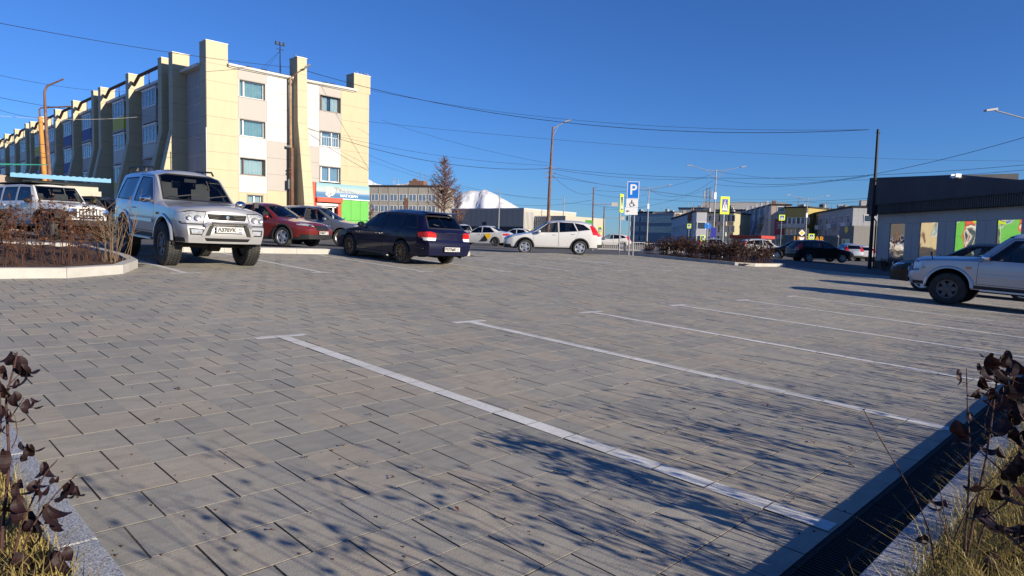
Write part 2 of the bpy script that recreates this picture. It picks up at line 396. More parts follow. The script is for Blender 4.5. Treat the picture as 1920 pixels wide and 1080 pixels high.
spec('rubber', (.020, .020, .020), .8, var=.25, scale=20, dirt=((.10, .095, .085), 6, .35), bump=.2)
spec('rim_silver', (.55, .55, .56), .35, .8)
spec('rim_bronze', (.16, .10, .055), .42, .7)
spec('rim_dark', (.10, .10, .105), .45, .6)
spec('chrome', (.78, .78, .80), .12, 1.0, var=.02)
spec('liner', (.008, .008, .008), .95)
spec('interior', (.030, .030, .032), .85)
spec('seat_cloth', (.06, .06, .065), .95)
spec('seat_beige', (.22, .20, .17), .9)
spec('red_lens', (.55, .012, .010), .15, coat=1.0, var=.05)
spec('clear_lens', (.75, .75, .73), .12, coat=1.0, var=.04)
spec('amber_lens', (.65, .20, .02), .15, coat=1.0)
spec('lamp_bowl', (.55, .55, .56), .22, .8, var=.3, scale=30)
spec('headlamp_lens', (.42, .43, .45), .12, .25, var=.35, scale=14, coat=1.0)
spec('reflector', (.80, .80, .80), .18, 1.0, var=.1, scale=40)
spec('plate_white', (.50, .50, .49), .4, var=.03)
spec('ink', (.015, .015, .015), .6)
spec('under', (.012, .012, .012), .9)
spec('kerb_concrete', (.40, .39, .365), .85, var=.08, scale=5, bump=.25, dirt=((.25, .23, .20), 3, .35))
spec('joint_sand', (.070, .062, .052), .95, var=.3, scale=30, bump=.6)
spec('cast_iron', (.008, .008, .008), .85, .0, var=.3, scale=30)
spec('drain_dark', (.006, .006, .006), .95)
spec('dirt_ground', (.16, .14, .115), .95, var=.35, scale=.4, bump=.5, bscale=8)
spec('yellow_panel', (.425, .365, .232), .55, var=.035, scale=1.2, dirt=((.34, .285, .185), 2.2, .35))
spec('white_panel', (.46, .46, .46), .55, var=.03, scale=1.2, dirt=((.33, .32, .30), 2.2, .35))
spec('beige_panel', (.34, .315, .295), .55, var=.03, scale=1.2)
spec('wall_core', (.10, .095, .085), .9)
spec('wall_shade', (.42, .41, .42), .8, var=.06, scale=1)
spec('reveal', (.36, .34, .31), .8)
spec('upvc', (.80, .80, .80), .4, var=.03)
spec('brown_frame', (.10, .05, .03), .6)
spec('curtain_teal', (.40, .50, .51), .9, var=.12, scale=3)
spec('curtain_white', (.70, .70, .68), .95, var=.08, scale=4)
spec('curtain_blue', (.40, .47, .58), .95, var=.1, scale=4)
spec('room_dark', (.02, .022, .026), .9)
spec('gutter', (.62, .60, .55), .5, var=.06)
spec('roof_felt', (.035, .033, .032), .95, var=.3)
spec('rust_pipe', (.10, .052, .034), .8, var=.35, scale=3, dirt=((.20, .09, .05), 2, .5))
spec('rust_pole', (.15, .075, .05), .8, var=.3, scale=4, dirt=((.26, .22, .2), 3, .4))
spec('wood_pole', (.30, .20, .115), .9, var=.3, scale=5, dirt=((.14, .09, .06), 2, .5))
spec('orange_wood', (.46, .22, .055), .85, var=.25, scale=4, dirt=((.22, .11, .04), 2, .4))
spec('galvanised', (.34, .42, .43), .45, .6, var=.12, scale=4)
spec('painted_grey', (.30, .30, .31), .6, .2, var=.12)
spec('black_metal', (.013, .013, .014), .6, .2)
spec('wire', (.016, .016, .018), .7)
spec('cable_white', (.45, .44, .42), .7)
spec('sign_red', (.58, .060, .022), .5, var=.06, scale=2)
spec('sign_green', (.085, .38, .05), .5, var=.05, scale=2)
spec('sign_blue', (.010, .19, .68), .4, var=.03)
spec('sign_navy', (.025, .03, .30), .4, var=.05)
spec('sign_white', (.82, .82, .82), .4, var=.02)
spec('sign_lime', (.66, .88, .02), .35, var=.02)
spec('sign_yellow', (.80, .52, .01), .4)
spec('sign_back', (.13, .13, .14), .5, .4)
spec('dark_cladding', (.030, .031, .034), .55, var=.1)
spec('grey_cladding', (.37, .37, .375), .5, .1, var=.05, scale=1)
spec('dark_roof', (.085, .087, .098), .85, .0, var=.12, scale=1, spc=.1)
spec('twig_red', (.050, .021, .017), .85, var=.3, scale=30)
spec('twig_brown', (.065, .027, .016), .9, var=.35, scale=20)
spec('twig_pale', (.17, .115, .07), .9, var=.3, scale=20)
spec('bark', (.11, .085, .07), .95, var=.3, scale=8, bump=.5)
spec('larch_twig', (.15, .085, .075), .95, var=.3, scale=5)
def leaf(name, c1, c2):
    def f(nm):
        m, nt, p, out = nodes(nm); N = nt.nodes.new; L = nt.links.new
        oi = N('ShaderNodeObjectInfo'); g = N('ShaderNodeNewGeometry'); w = N('ShaderNodeTexWhiteNoise'); w.noise_dimensions = '1D'
        L(math_n(nt, 'ADD', oi.outputs['Random'], g.outputs['Random Per Island']), w.inputs['W'])
        tc = N('ShaderNodeTexCoord'); n = N('ShaderNodeTexNoise'); n.inputs['Scale'].default_value = 25; L(tc.outputs['Object'], n.inputs['Vector'])
        mx = N('ShaderNodeMix'); mx.data_type = 'RGBA'; mx.inputs['A'].default_value = (*c1, 1); mx.inputs['B'].default_value = (*c2, 1)
        L(math_n(nt, 'MULTIPLY', math_n(nt, 'ADD', w.outputs['Value'], n.outputs[0]), .62), mx.inputs['Factor']); L(mx.outputs['Result'], p.inputs['Base Color'])
        p.inputs['Roughness'].default_value = .62
        tr = N('ShaderNodeBsdfTranslucent'); L(mx.outputs['Result'], tr.inputs[0])
        ms = N('ShaderNodeMixShader'); ms.inputs[0].default_value = .25; L(p.outputs[0], ms.inputs[1]); L(tr.outputs[0], ms.inputs[2]); L(ms.outputs[0], out.inputs[0])
        return m
    CUSTOM[name] = f
leaf('dark_red_leaf', (.006, .004, .005), (.030, .008, .009))
leaf('brown_leaf', (.030, .012, .007), (.150, .055, .020))
leaf('dead_leaf', (.05, .025, .018), (.15, .065, .04))
leaf('dry_grass', (.17, .13, .040), (.46, .36, .12))
leaf('dark_twig_leaf', (.012, .006, .006), (.060, .024, .016))
# ------------------------------------------------------------------ ground, road
def sheet(name, xs, ys, zf, mat, kind='structure', parent=None):
    b = MB(); nx = len(xs)
    for y in ys:
        for x in xs: b.v.append((x, y, zf(x, y)))
    for j in range(len(ys)-1):
        for i in range(nx-1):
            a = j*nx+i; b.f.append((a, a+1, a+1+nx, a+nx)); b.m.append(0)
    o = b.build(name, mat, parent, smooth=60, fix=False)
    if kind: tag(o, kind=kind)
    return o
def spread(a, b, n, far=()):
    return [a + (b-a)*i/n for i in range(n+1)] + list(far)
gx = [-9000, -4000, -1500, -600, -250, -120] + spread(-60, 130, 40) + [200, 400, 900, 2000, 4500, 9000]
gy = [-2000, -600, -150, -60] + spread(-25, 120, 40) + [160, 220, 400, 900, 2000, 4500, 9000]
ground = sheet('ground', gx, gy, lambda x, y: gz(x, y) - .14, 'dirt_ground')
tag(ground, 'grey brown bare earth reaching to the horizon around the parking lot', 'ground')
road = sheet('road', [-120]+spread(-60, 130, 40)+[180, 260], spread(17.7, 46, 14) , lambda x, y: gz(x, y) - (.03 if y > 17.8 else .05), 'asphalt')
tag(road, 'dark worn asphalt road behind the parking lot', 'road')
forecourt = sheet('forecourt', spread(34.9, 130, 20)+[180, 260], spread(-25, 17.6, 12), lambda x, y: gz(x, y) - .045, 'asphalt')
tag(forecourt, 'asphalt yard in front of the grey pavilion', 'road')

# ------------------------------------------------------------------ the paved lot: bedding and single paving slabs
def lotz(x, y): return GA*x + GB*y
def in_lot(x, y):
    if y < U0 or x < -9: return False
    if x < .60 and y < 6.2: return False
    if x < 4.22 and y > 11.62:                       # planted bed on the left
        if x < 2.5 or y > 13.6: return False
        if (x-2.5)*.62 - (y-11.62)*1.0 < -.02 and (y-11.62) > (x-2.5)*1.15: return False
    if 30.55 < x < 34.9 and y > 13.85: return False
    if x > 34.9: return False
    return y < (17.45 if x < 16.6 else 20.6)
pav = sheet('pavement', spread(-9, 34.9, 40), spread(U0, 20.6, 10), lambda x, y: lotz(x, y) - .0042, 'joint_sand')
tag(pav, 'grey and beige square concrete paving of the parking lot', 'pavement')
def slab_verts(jx=0, jy=0, tz=0, tx=0, ty=0):
    hx = PV/2 - .0036; hy = PU/2 - .0014; c = .0011; out = []
    for (dx, dy, dz) in ((hx, hy, -.03), (hx, hy, -c), (hx-c, hy-c, 0)):
        for sx, sy in ((-1,-1),(1,-1),(1,1),(-1,1)):
            x, y = sx*dx, sy*dy
            out.append((x+jx, y+jy, dz + tz + x*tx + y*ty))
    return out
SLAB_F = [(0,1,5,4),(1,2,6,5),(2,3,7,6),(3,0,4,7),(4,5,9,8),(5,6,10,9),(6,7,11,10),(7,4,8,11),(8,9,10,11)]
slab_me = []
for k in range(6):
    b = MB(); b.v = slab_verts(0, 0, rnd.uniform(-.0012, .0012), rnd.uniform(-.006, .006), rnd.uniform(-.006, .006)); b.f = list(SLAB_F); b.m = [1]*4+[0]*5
    slab_me.append(b.mesh('slab', ['paver', 'joint_sand']))  # sides darkened with the joint sand colour to dull their sunlit glints
cells = []
MCi = MC.transposed()
for k in range(0, 65):
    y = U0 + PU*(k+.5); odd = k % 2
    for c in range(-30, 116):
        x = (c + .5 - odd*.5)*PV
        if not in_lot(x, y): continue
        p = MCi @ (Vector((x, y, lotz(x, y))) - Vector((0, 0, CZ)))
        vis = False
        if p.z > .3:
            px = 960+1245*p.x/p.z; py = 540+1245*p.y/p.z; vis = -30 < px < 1950 and py < 1110
        cells.append((p.length if vis else 1e6, x, y))
cells.sort()
b = MB()
for i, (d, x, y) in enumerate(cells):
    if i < 300:
        m = lotM(x, y); o = link('paving_slab', slab_me[rnd.randrange(6)], pav, m)
    else:
        n = len(b.v); dz = rnd.uniform(-.0015, .0015)
        for v in slab_verts(0, 0, dz, rnd.uniform(-.006, .006), rnd.uniform(-.006, .006)): b.v.append((v[0]+x, v[1]+y, v[2]+lotz(x, y)+GA*v[0]+GB*v[1]))
        for k_, f in enumerate(SLAB_F): b.f.append(tuple(n+q for q in f)); b.m.append(1 if k_ < 4 else 0)  # same darkened sides on the far slabs
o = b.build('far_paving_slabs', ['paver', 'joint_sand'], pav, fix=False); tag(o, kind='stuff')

# ------------------------------------------------------------------ painted bay markings, broken at every slab joint
def marking(name, label, rects):
    b = MB()
    for x0, x1, y0, y1 in rects:
        k0 = math.floor((y0-U0)/PU); y = y0
        while y < y1 - 1e-4:
            k = math.floor((y-U0)/PU + 1e-6); ye = min(U0+PU*(k+1), y1); odd = k % 2
            xa = x0
            while xa < x1 - 1e-4:
                c = math.floor(xa/PV + odd*.5 + 1e-6); xe = min((c+1-odd*.5)*PV, x1)
                p, q, r_, s_ = xa+.004, xe-.004, y+.004, ye-.004
                if q > p and s_ > r_: b.quad(*[(X, Y, lotz(X, Y)+.0036) for X, Y in ((p,r_),(q,r_),(q,s_),(p,s_))])
                xa = xe
            y = ye
    o = b.build(name, 'road_paint', None, fix=False)
    tag(o, label, 'marking', 'painted parking bay lines', 'structure')
near = [3.1, 5.6, 8.1, 10.68, 13.3, 15.95, 18.6, 21.2, 23.8, 26.4]
nm = ['nearest', 'second', 'third', 'fourth', 'fifth', 'sixth', 'seventh', 'eighth', 'ninth', 'tenth']
for i, x in enumerate(near):
    marking('bay_line', f'white T shaped bay line running to the drain, {nm[i]} from the camera', [(x-.065, x+.065, .955, 6.08), (x-.27, x+.27, 6.085, 6.20)])
for i in range(9):
    x = 4.42 + 2.68*i
    marking('bay_line', f'white T shaped bay line in the far row, {nm[i]} from the left bed', [(x-.065, x+.065, 12.35, 17.3), (x-.27, x+.27, 12.22, 12.345)])
marking('disabled_bay_symbol', 'white wheelchair symbol painted on the far paving', [(20.6, 21.6, 15.3, 15.42), (20.6, 20.72, 15.42, 16.4), (21.0, 21.1, 15.9, 16.9), (21.1, 21.9, 15.8, 15.9), (20.9, 21.2, 17.0, 17.25)])

# ------------------------------------------------------------------ granite kerbs of the near beds, drain channel
def lot_box(bd, x0, x1, y0, y1, h0, h1, ch=.0):
    n = len(bd.v)
    for h, e in ((h0, 0), (h1-ch, 0), (h1, ch)) if ch else ((h0, 0), (h1, 0)):
        for x, y in ((x0+e, y0+e), (x1-e, y0+e), (x1-e, y1-e), (x0+e, y1-e)): bd.v.append((x, y, lotz(x, y)+h))
    L_ = 3 if ch else 2
    bd.f.append((n+3, n+2, n+1, n)); bd.m.append(0)
    for l in range(L_-1):
        for k in range(4):
            a = n+l*4+k; c = n+l*4+(k+1) % 4; bd.f.append((a, c, c+4, a+4)); bd.m.append(0)
    t = n+(L_-1)*4; bd.f.append((t, t+1, t+2, t+3)); bd.m.append(0)
def kerb_thing(name, label, stones, mat, nm_='kerb_stone', kind='structure'):
    r = tag(bpy.data.objects.new(name, None), label, 'kerb', kind=kind); COL.objects.link(r)
    for s_ in stones:
        b = MB()
        if s_[0] == 'box': lot_box(b, *s_[1:7], ch=.006)
        else: poly_block(b, s_[1], s_[2], s_[3])
        b.build(nm_, mat, r)
    return r
def poly_block(bd, poly, h0, h1):
    bd.prism([(x, y, lotz(x, y)+h0) for x, y in poly], (0, 0, h1-h0))
KH = .14
st = [('box', .465, .59, -.56+i*1.0, .44+i*1.0-.005, -.1, KH) for i in range(1, 6)]

kerb_thing('granite_kerb', 'speckled grey granite kerb in the lower left corner', st, 'granite')
st = [('box', .596+i*1.0, 1.591+i*1.0, .535, .66, -.1, KH) for i in range(0, 26)]
kerb_thing('granite_kerb', 'speckled grey granite kerb beside the black drain', st, 'granite')
dr = tag(bpy.data.objects.new('drain_channel', None), 'black cast iron slotted drain between paving and granite kerb', 'drain', kind='structure'); COL.objects.link(dr)
b = MB()
for i in range(26): lot_box(b, .6+i, 1.6+i, .662, U0-.002, -.13, -.08)
b.build('channel', 'drain_dark', dr)
def grate():
    b = MB()
    b.box(0, .992, 0, .022, -.03, 0); b.box(0, .992, .258, .280, -.03, 0); b.box(0, .992, .130, .146, -.03, -.001)
    for i in range(40):
        x = .004+i*.0248; b.box(x, x+.012, .022, .258, -.028, -.0015)
    return b.mesh('grate', 'cast_iron')
gm = grate()
for i in range(26): link('grate', gm, dr, lotM(.604+i, .6635, 0, -.004))
# fine litter lying in the joint beside the drain
# ------------------------------------------------------------------ beds
def bed_surface(name, label, x0, x1, y0, y1, h, amp, mat, nx, ny, zf=None):
    r_ = random.Random(7); zs = {}
    zf = zf or lotz
    o = sheet(name, spread(x0, x1, nx), spread(y0, y1, ny), lambda x, y: zf(x, y) + h + r_.uniform(-amp, amp), mat)
    return tag(o, label, 'soil')
bed_surface('bed_soil', 'dark soil of the near planting bed right of the camera', 1.0, 26, -1.6, .53, .05, .03, 'soil', 130, 10)
bed_surface('bed_soil', 'dark soil of the near planting bed left of the camera', -1.6, .46, 1.0, 5.6, .05, .03, 'soil', 10, 40)
# left mid bed with kerb
KB = .15
o_ = [(-9, 11.68), (2.5, 11.67), (3.42, 12.25), (3.95, 13.3), (4.12, 14.4), (4.15, 17.4)]
def inset(p, d): return p
segs = []
def kerb_line(pts, w, h0, h1, maxlen=1.0):
    """stones along a polyline, mitred; inner side is to the left of travel"""
    out = []; P = [Vector(p) for p in pts]; off = []
    for i, p in enumerate(P):
        ns = []
        if i: d = (P[i]-P[i-1]).normalized(); ns.append(Vector((-d.y, d.x)))
        if i < len(P)-1: d = (P[i+1]-P[i]).normalized(); ns.append(Vector((-d.y, d.x)))
        n = sum(ns, Vector((0, 0))).normalized(); k = 1/max(.4, n.dot(ns[0])); off.append(p + n*w*k)
    for i in range(len(P)-1):
        L_ = (P[i+1]-P[i]).length; n = max(1, round(L_/maxlen))
        for j in range(n):
            a, c = j/n, (j+1)/n - .006/L_
            out.append(('poly', [tuple(P[i].lerp(P[i+1], a)), tuple(P[i].lerp(P[i+1], c)), tuple(off[i].lerp(off[i+1], c)), tuple(off[i].lerp(off[i+1], a))], h0, h1))
    return out
kerb_thing('concrete_kerb', 'pale concrete kerb curving round the bed of bare brown shrubs on the left', kerb_line(o_, .16, -.05, KB), 'kerb_concrete')
b = MB(); rr = random.Random(3)
xs = spread(-9, 4.02, 60); ys = spread(11.8, 17.4, 26)
def bed2z(x, y): return lotz(x, y) + .10 + rr.uniform(-.025, .025) + .05*math.sin(x*.9)*math.sin(y*.8)
for j in range(len(ys)-1):
    for i in range(len(xs)-1):
        cx_, cy_ = (xs[i]+xs[i+1])/2, (ys[j]+ys[j+1])/2
        if cx_ > 2.45 and cy_ < 11.75 + (cx_-2.45)*.70 + max(0, cx_-3.3)*1.5: continue
        b.quad(*[(x, y, lotz(x, y)+.10+.05*math.sin(x*.9)*math.sin(y*.8)+.02*math.sin(x*13.1+y*7.7)) for x, y in ((xs[i],ys[j]),(xs[i+1],ys[j]),(xs[i+1],ys[j+1]),(xs[i],ys[j+1]))])
o = b.build('bed_soil', 'soil', None, fix=False); tag(o, 'brown mulch of the left planting bed behind the concrete kerb', 'soil', kind='structure')
# kerb between lot and road
kerb_thing('concrete_kerb', 'long pale concrete kerb behind the silver off-roader and the blue estate car',
           kerb_line([(-9, 17.5), (15.4, 17.5), (16.3, 17.9), (16.6, 18.8), (16.6, 20.0)], .34, -.05, .15), 'kerb_concrete')
# right far bed
kerb_thing('concrete_kerb', 'pale concrete kerb round the hedge bed by the parking sign',
           kerb_line([(30.6, 20.6), (30.6, 14.6), (31.3, 13.9), (34.9, 13.9), (34.9, 20.6)], .16, -.05, .15), 'kerb_concrete')
bed_surface('bed_soil', 'brown mulch under the dark hedge by the parking sign', 30.74, 34.78, 14.04, 20.6, .10, .03, 'soil', 20, 30)
# ------------------------------------------------------------------ windows
_wincache = {}
def window(parent, mw, w, h, style='white', curtain='curtain_white', mull=(.32,), depth=.28, reveal='reveal'):
    """opening in the XZ plane, outward -Y, lower left corner at the origin of mw"""
    key = (round(w, 2), round(h, 2), style, curtain, mull, depth, reveal)
    if key not in _wincache:
        fm = 'upvc' if style == 'white' else 'brown_frame'
        b = MB(); t = .035
        b.box(-t, 0, -.012, depth, -t, h+t); b.box(w, w+t, -.012, depth, -t, h+t)
        b.box(-.001, w+.001, -.012, depth, h, h+t); b.box(-.001, w+.001, -.03, depth, -t, 0)
        rv = b.mesh('reveal', reveal)
        b = MB(); f = .07; y0, y1 = depth-.06, depth
        b.box(0, f, y0, y1, 0, h); b.box(w-f, w, y0, y1, 0, h); b.box(f, w-f, y0, y1, 0, f); b.box(f, w-f, y0, y1, h-f, h)
        for m in mull: b.box(m*w-.045, m*w+.045, y0-.01, y1, f, h-f)
        fr = b.mesh('frame', fm)
        b = MB(); b.quad((f*.5, y1-.03, f*.5), (w-f*.5, y1-.03, f*.5), (w-f*.5, y1-.03, h-f*.5), (f*.5, y1-.03, h-f*.5)); pn = b.mesh('pane', 'window_glass')
        cm = None
        if curtain:
            b = MB(); n = 28; yc = y1+.07
            for i in range(n):
                x0, x1 = w*i/n, w*(i+1)/n
                if style == 'gap' and .42 < (i+.5)/n < .62: continue
                ya, yb = yc+.02*math.sin(i*1.9)+.012*math.sin(i*.7), yc+.02*math.sin((i+1)*1.9)+.012*math.sin((i+1)*.7)
                b.quad((x0, ya, .02), (x1, yb, .02), (x1, yb, h-.02), (x0, ya, h-.02))
            cm = b.mesh('curtain', curtain)
        _wincache[key] = (rv, fr, pn, cm)
    rv, fr, pn, cm = _wincache[key]
    o = link('window', rv, parent, mw)
    link('frame', fr, o); link('pane', pn, o)
    if cm: link('curtain', cm, o)
    return o

# ------------------------------------------------------------------ the big four storey block on the left
BX, BY, BZ = 18.08, 46.2, 1.0
apt = thing('apartment_block', 'four storey block clad in yellow, white and beige panels with tall roof piers', 'building', T(BX, BY, BZ))
def W(x): return x - BX
def Zw(z): return z - BZ
W_, H_ = 12.75, 11.5
BL = 78.0
b = MB(); b.box(.5, W_-.03, .5, BL, -1.5, H_-.08); b.build('wall', 'wall_core', apt)
def panel(x0, x1, z0, z1, mat, y=0.0, g=.012):
    b = MB(); b.box(x0+g/2, x1-g/2, y, y+.03, z0+g/2, z1-g/2); b.build('panel', mat, apt)
PH = 1.17; zr = [H_ - PH*i for i in range(11)]          # panel rows from the eaves down
zr = [z for z in zr if z > -.6] + [-1.2]
def column(x0, x1, mats, top=0):
    for i in range(top, len(zr)-1):
        m = mats(i)
        if m: panel(x0, x1, zr[i+1], zr[i], m)
column(0, 2.13, lambda i: 'yellow_panel')
column(10.2, W_, lambda i: ('yellow_panel' if zr[i] > 4.3 else None))
column(4.17, 6.2, lambda i: 'white_panel' if i < 4 else ('beige_panel' if i < 7 else 'yellow_panel'))
column(6.95, 8.33, lambda i: 'white_panel' if i < 4 else ('beige_panel' if zr[i] > 4.2 else None))
fz = [Zw(10.62), Zw(7.95), Zw(5.29)]                     # sills
for k, x0, x1 in ((0, 2.13, 4.17), (1, 8.33, 10.2)):
    wx0, wx1 = (2.24, 4.06) if k == 0 else (8.38, 10.16)
    zt = H_
    for i, zs in enumerate(fz):
        panel(x0, x1, zs+1.19, zt, 'beige_panel' if i == 0 else ('beige_panel' if i == 1 else 'white_panel'))
        zt = zs - .04
        for a, c in ((x0, wx0-.037), (wx1+.037, x1)):
            if c-a > .02: panel(a, c, zs-.03, zs+1.19, 'white_panel' if k == 0 else 'beige_panel', g=.004)
        st, cu, mu = [('white', 'curtain_teal', (.20,)), ('white', 'curtain_teal', (.16,)), ('brown', 'curtain_white', (.17,))][i] if k == 0 else \
                     [('gap', 'curtain_white', (.13,)), ('white', 'curtain_blue', (.13, .62)), ('white', 'curtain_blue', (.13, .52))][i]
        window(apt, T(wx0, 0, zs), wx1-wx0, 1.15, st, cu, mu)
    panel(x0, x1, 3.05 if k == 0 else 4.25, zt, 'white_panel')
window(apt, T(2.75, 0, 1.95), 1.1, .95, 'white', 'curtain_white', (.5,))
panel(2.13, 4.17, -1.2, 1.9, 'yellow_panel'); panel(2.13, 2.70, 1.9, 3.05, 'yellow_panel'); panel(3.90, 4.17, 1.9, 3.05, 'yellow_panel'); panel(2.7, 3.9, 2.94, 3.05, 'yellow_panel')
# lattice guards over two of the right hand windows
b = MB()
for i in range(9): b.tube([(8.5+i*.2, -.03, fz[1]+.02), (8.5+i*.2, -.03, fz[1]+.72)], .012, 5)
b.tube([(8.42, -.03, fz[1]+.72), (10.14, -.03, fz[1]+.72)], .014, 5); b.tube([(8.42, -.03, fz[1]+.04), (10.14, -.03, fz[1]+.04)], .014, 5)
b.build('window_guard', 'upvc', apt)
# piers: stacked cladding pieces following an outline that swells towards the ground
def pier(x0, x1, prof, mat, axis='y', side=None, base=-1.2, nm='pier'):
    """prof: (z, projection) from the top down; axis y projects to -Y, axis x projects to -X"""
    root = MB(); zt = prof[0][0]
    zs = []; z = zt
    while z > base: zs.append(z); z -= PH
    zs.append(base)
    def pr(z):
        for (za, pa), (zb_, pb) in zip(prof, prof[1:]):
            if zb_ <= z <= za: return pa + (pb-pa)*(za-z)/(za-zb_ or 1)
        return prof[-1][1]
    first = None
    for za, zb_ in zip(zs, zs[1:]):
        b = MB(); g = .012
        mids = [za-g/2] + [p[0] for p in prof if zb_ < p[0] < za-g] + [zb_+g/2]
        outl = [(pr(z), z) for z in mids]
        if axis == 'y': poly = [(x0, .52, mids[0])] + [(x0, -p, z) for p, z in outl] + [(x0, .52, mids[-1])]; b.prism(poly, (x1-x0, 0, 0))
        else: poly = [(.52, x0, mids[0])] + [(-p, x0, z) for p, z in outl] + [(.52, x0, mids[-1])]; b.prism(poly, (0, x1-x0, 0))
        if first is None: first = b.build(nm, mat, apt)
        else: b.build('panel', mat, first)
    b = MB()
    p0 = prof[0][1]
    if axis == 'y': b.box(x0-.03, x1+.03, -p0-.03, .56, zt, zt+.05)
    else: b.box(-p0-.03, .56, x0-.03, x1+.03, zt, zt+.05)
    b.build('cap', 'gutter', first)
    return first
pier(6.2, 6.95, [(13.0, .62), (8.4, .70), (3.2, 1.55), (-1.2, 2.1)], 'yellow_panel')
# corner blocks that rise above the roof
for x0, x1, zt in ((0, 1.44, 12.92), (11.35, W_+.10, 12.9)):
    b = MB(); b.box(x0-.012, x1, -.012, 1.1, H_+.003, zt); o = b.build('roof_block', 'yellow_panel', apt)
    c = MB(); c.box(x0-.04, x1+.03, -.04, 1.13, zt, zt+.05); c.build('cap', 'gutter', o)
b = MB()
for i in range(len(zr)-1):
    p = MB(); p.box(-.012, .49, .035, 1.1, zr[i+1]+.006, zr[i]-.006); p.build('panel', 'yellow_panel', apt)
p = MB(); p.tube([(-.06, -.05, -.5), (-.06, -.05, 7.2)], .035, 6); p.build('downpipe', 'gutter', apt)
# eaves along the end wall
b = MB(); b.tube([(1.40, -.16, H_+.10), (6.18, -.16, H_+.06)], .10, 8); b.tube([(6.97, -.16, H_+.06), (11.5, -.16, H_+.10)], .10, 8)
b.build('gutter', 'gutter', apt, smooth=True)
b = MB(); b.box(1.46, 6.19, -.10, .6, H_-.06, H_+.17); b.box(6.96, 11.33, -.10, .6, H_-.06, H_+.17); b.build('eaves_board', 'gutter', apt)
b = MB(); b.box(.3, W_-.2, .62, BL, H_+.0, H_+.30); b.box(1.6, 6.1, .05, .62, H_+.175, H_+.25); b.box(7.1, 11.2, .05, .62, H_+.175, H_+.24); b.build('roof', 'roof_felt', apt)
for x in (3.0, 4.1, 9.0, 9.6):
    b = MB(); b.box(x, x+.35, .5, .9, H_+.24, H_+.42); b.build('roof_vent', 'roof_felt', apt)
b = MB(); b.tube([(5.7, 1.0, H_+.2), (5.7, 1.0, H_+2.6)], .035, 6)
for dz, L in ((2.5, .35), (2.2, .28)): b.tube([(5.7-L, 1.0, H_+dz), (5.7+L, 1.0, H_+dz)], .02, 5)
for dx in (-.3, 0, .3): b.box(5.7+dx-.06, 5.7+dx+.06, .94, 1.06, H_+2.5, H_+2.75)
for q in ((4.0, 1.0), (6.6, 2.6), (5.0, 3)): b.tube([(5.7, 1.0, H_+2.1), (q[0], q[1], H_+.25)], .009, 4)
b.build('antenna_mast', 'black_metal', apt)
# shop front
for z0, z1 in ((-1.2, .9), (.9, 2.4), (2.4, 4.2)): panel(6.99, 7.99, z0, z1, 'sign_red', y=-.04)
for x0, x1 in ((10.22, 11.1), (11.1, 11.95), (11.95, W_)):
    for z0, z1 in ((-1.2, 1.4), (1.4, 3.0)): panel(x0, x1, z0, z1, 'sign_green', y=-.04, g=.02)
@custom
def sea_print(name):
    m, nt, p, out = nodes(name); N = nt.nodes.new; L = nt.links.new
    tc = N('ShaderNodeTexCoord'); sp = N('ShaderNodeSeparateXYZ'); L(tc.outputs['Object'], sp.inputs[0])
    n = N('ShaderNodeTexNoise'); n.inputs['Scale'].default_value = 1.6; n.inputs['Detail'].default_value = 4; L(tc.outputs['Object'], n.inputs['Vector'])
    z = math_n(nt, 'ADD', sp.outputs[2], math_n(nt, 'MULTIPLY', math_n(nt, 'SUBTRACT', n.outputs[0], .5), .10))
    r = N('ShaderNodeValToRGB'); r.color_ramp.interpolation = 'LINEAR'; e = r.color_ramp.elements
    e[0].position = 0; e[0].color = (.03, .17, .32, 1); e[1].position = 1; e[1].color = (.15, .34, .42, 1)
    for pos, c in ((.16, (.02, .12, .28)), (.36, (.08, .19, .36)), (.40, (.32, .38, .42)), (.62, (.34, .40, .40)), (.8, (.23, .38, .42))):
        x = r.color_ramp.elements.new(pos); x.color = (*c, 1)
    L(math_n(nt, 'DIVIDE', z, 1.1), r.inputs[0]); L(r.outputs[0], p.inputs['Base Color']); p.inputs['Roughness'].default_value = .4; return m
sg = MB(); sg.box(0, 4.75, -.10, .0, 0, 1.1); sgn = sg.build('shop_sign', 'sea_print', apt, mw=T(8.01, -.02, 3.07))
b = MB(); b.box(-.01, 4.76, -.11, -.0, -.07, -.004); b.build('sign_edge', 'upvc', sgn)
lettering('lettering', 'МАГАЗИН', .27, 'sign_white', sgn, Matrix.Translation((2.85, -.108, .20)) @ FACE_MY, bold=.006, squeeze=1.18)
b = MB(); rs = random.Random(5); pts = []
for i in range(90):
    t = i/89; pts.append((1.55+2.2*t + .07*math.sin(t*40), -.108, .70 - .28*t + (.16 if t < .25 else .09)*math.sin(t*52)*(1-.3*t)))
b.tube(pts, .018, 4); b.build('script_lettering', 'beige_panel', sgn)
b = MB()
for i in range(46):
    a = rs.uniform(0, 6.28); q = rs.uniform(0, 1)**.5; c = (1.12+.42*q*math.cos(a), -.106-rs.uniform(0, .01), .46+.34*q*math.sin(a)); b.disc(c, rs.uniform(.05, .12), (rs.uniform(-.1, .1), -1, rs.uniform(-.1, .1)), 7)
b.build('flower_print', 'white_panel', sgn)
b = MB(); b.box(8.01, 10.2, -.30, .02, 2.72, 3.06); b.box(8.01, 8.13, -.05, .5, -1, 2.72); b.box(9.95, 10.2, -.05, .5, -1, 2.72); b.build('entrance_surround', 'sign_red', apt)
b = MB(); b.box(8.13, 9.95, -.02, .04, 2.45, 2.62); b.box(8.35, 8.47, .2, .26, -1, 2.4); b.box(9.6, 9.72, .2, .26, -1, 2.4); b.box(8.13, 9.95, .2, .26, 2.33, 2.44); b.build('door_frame', 'upvc', apt)
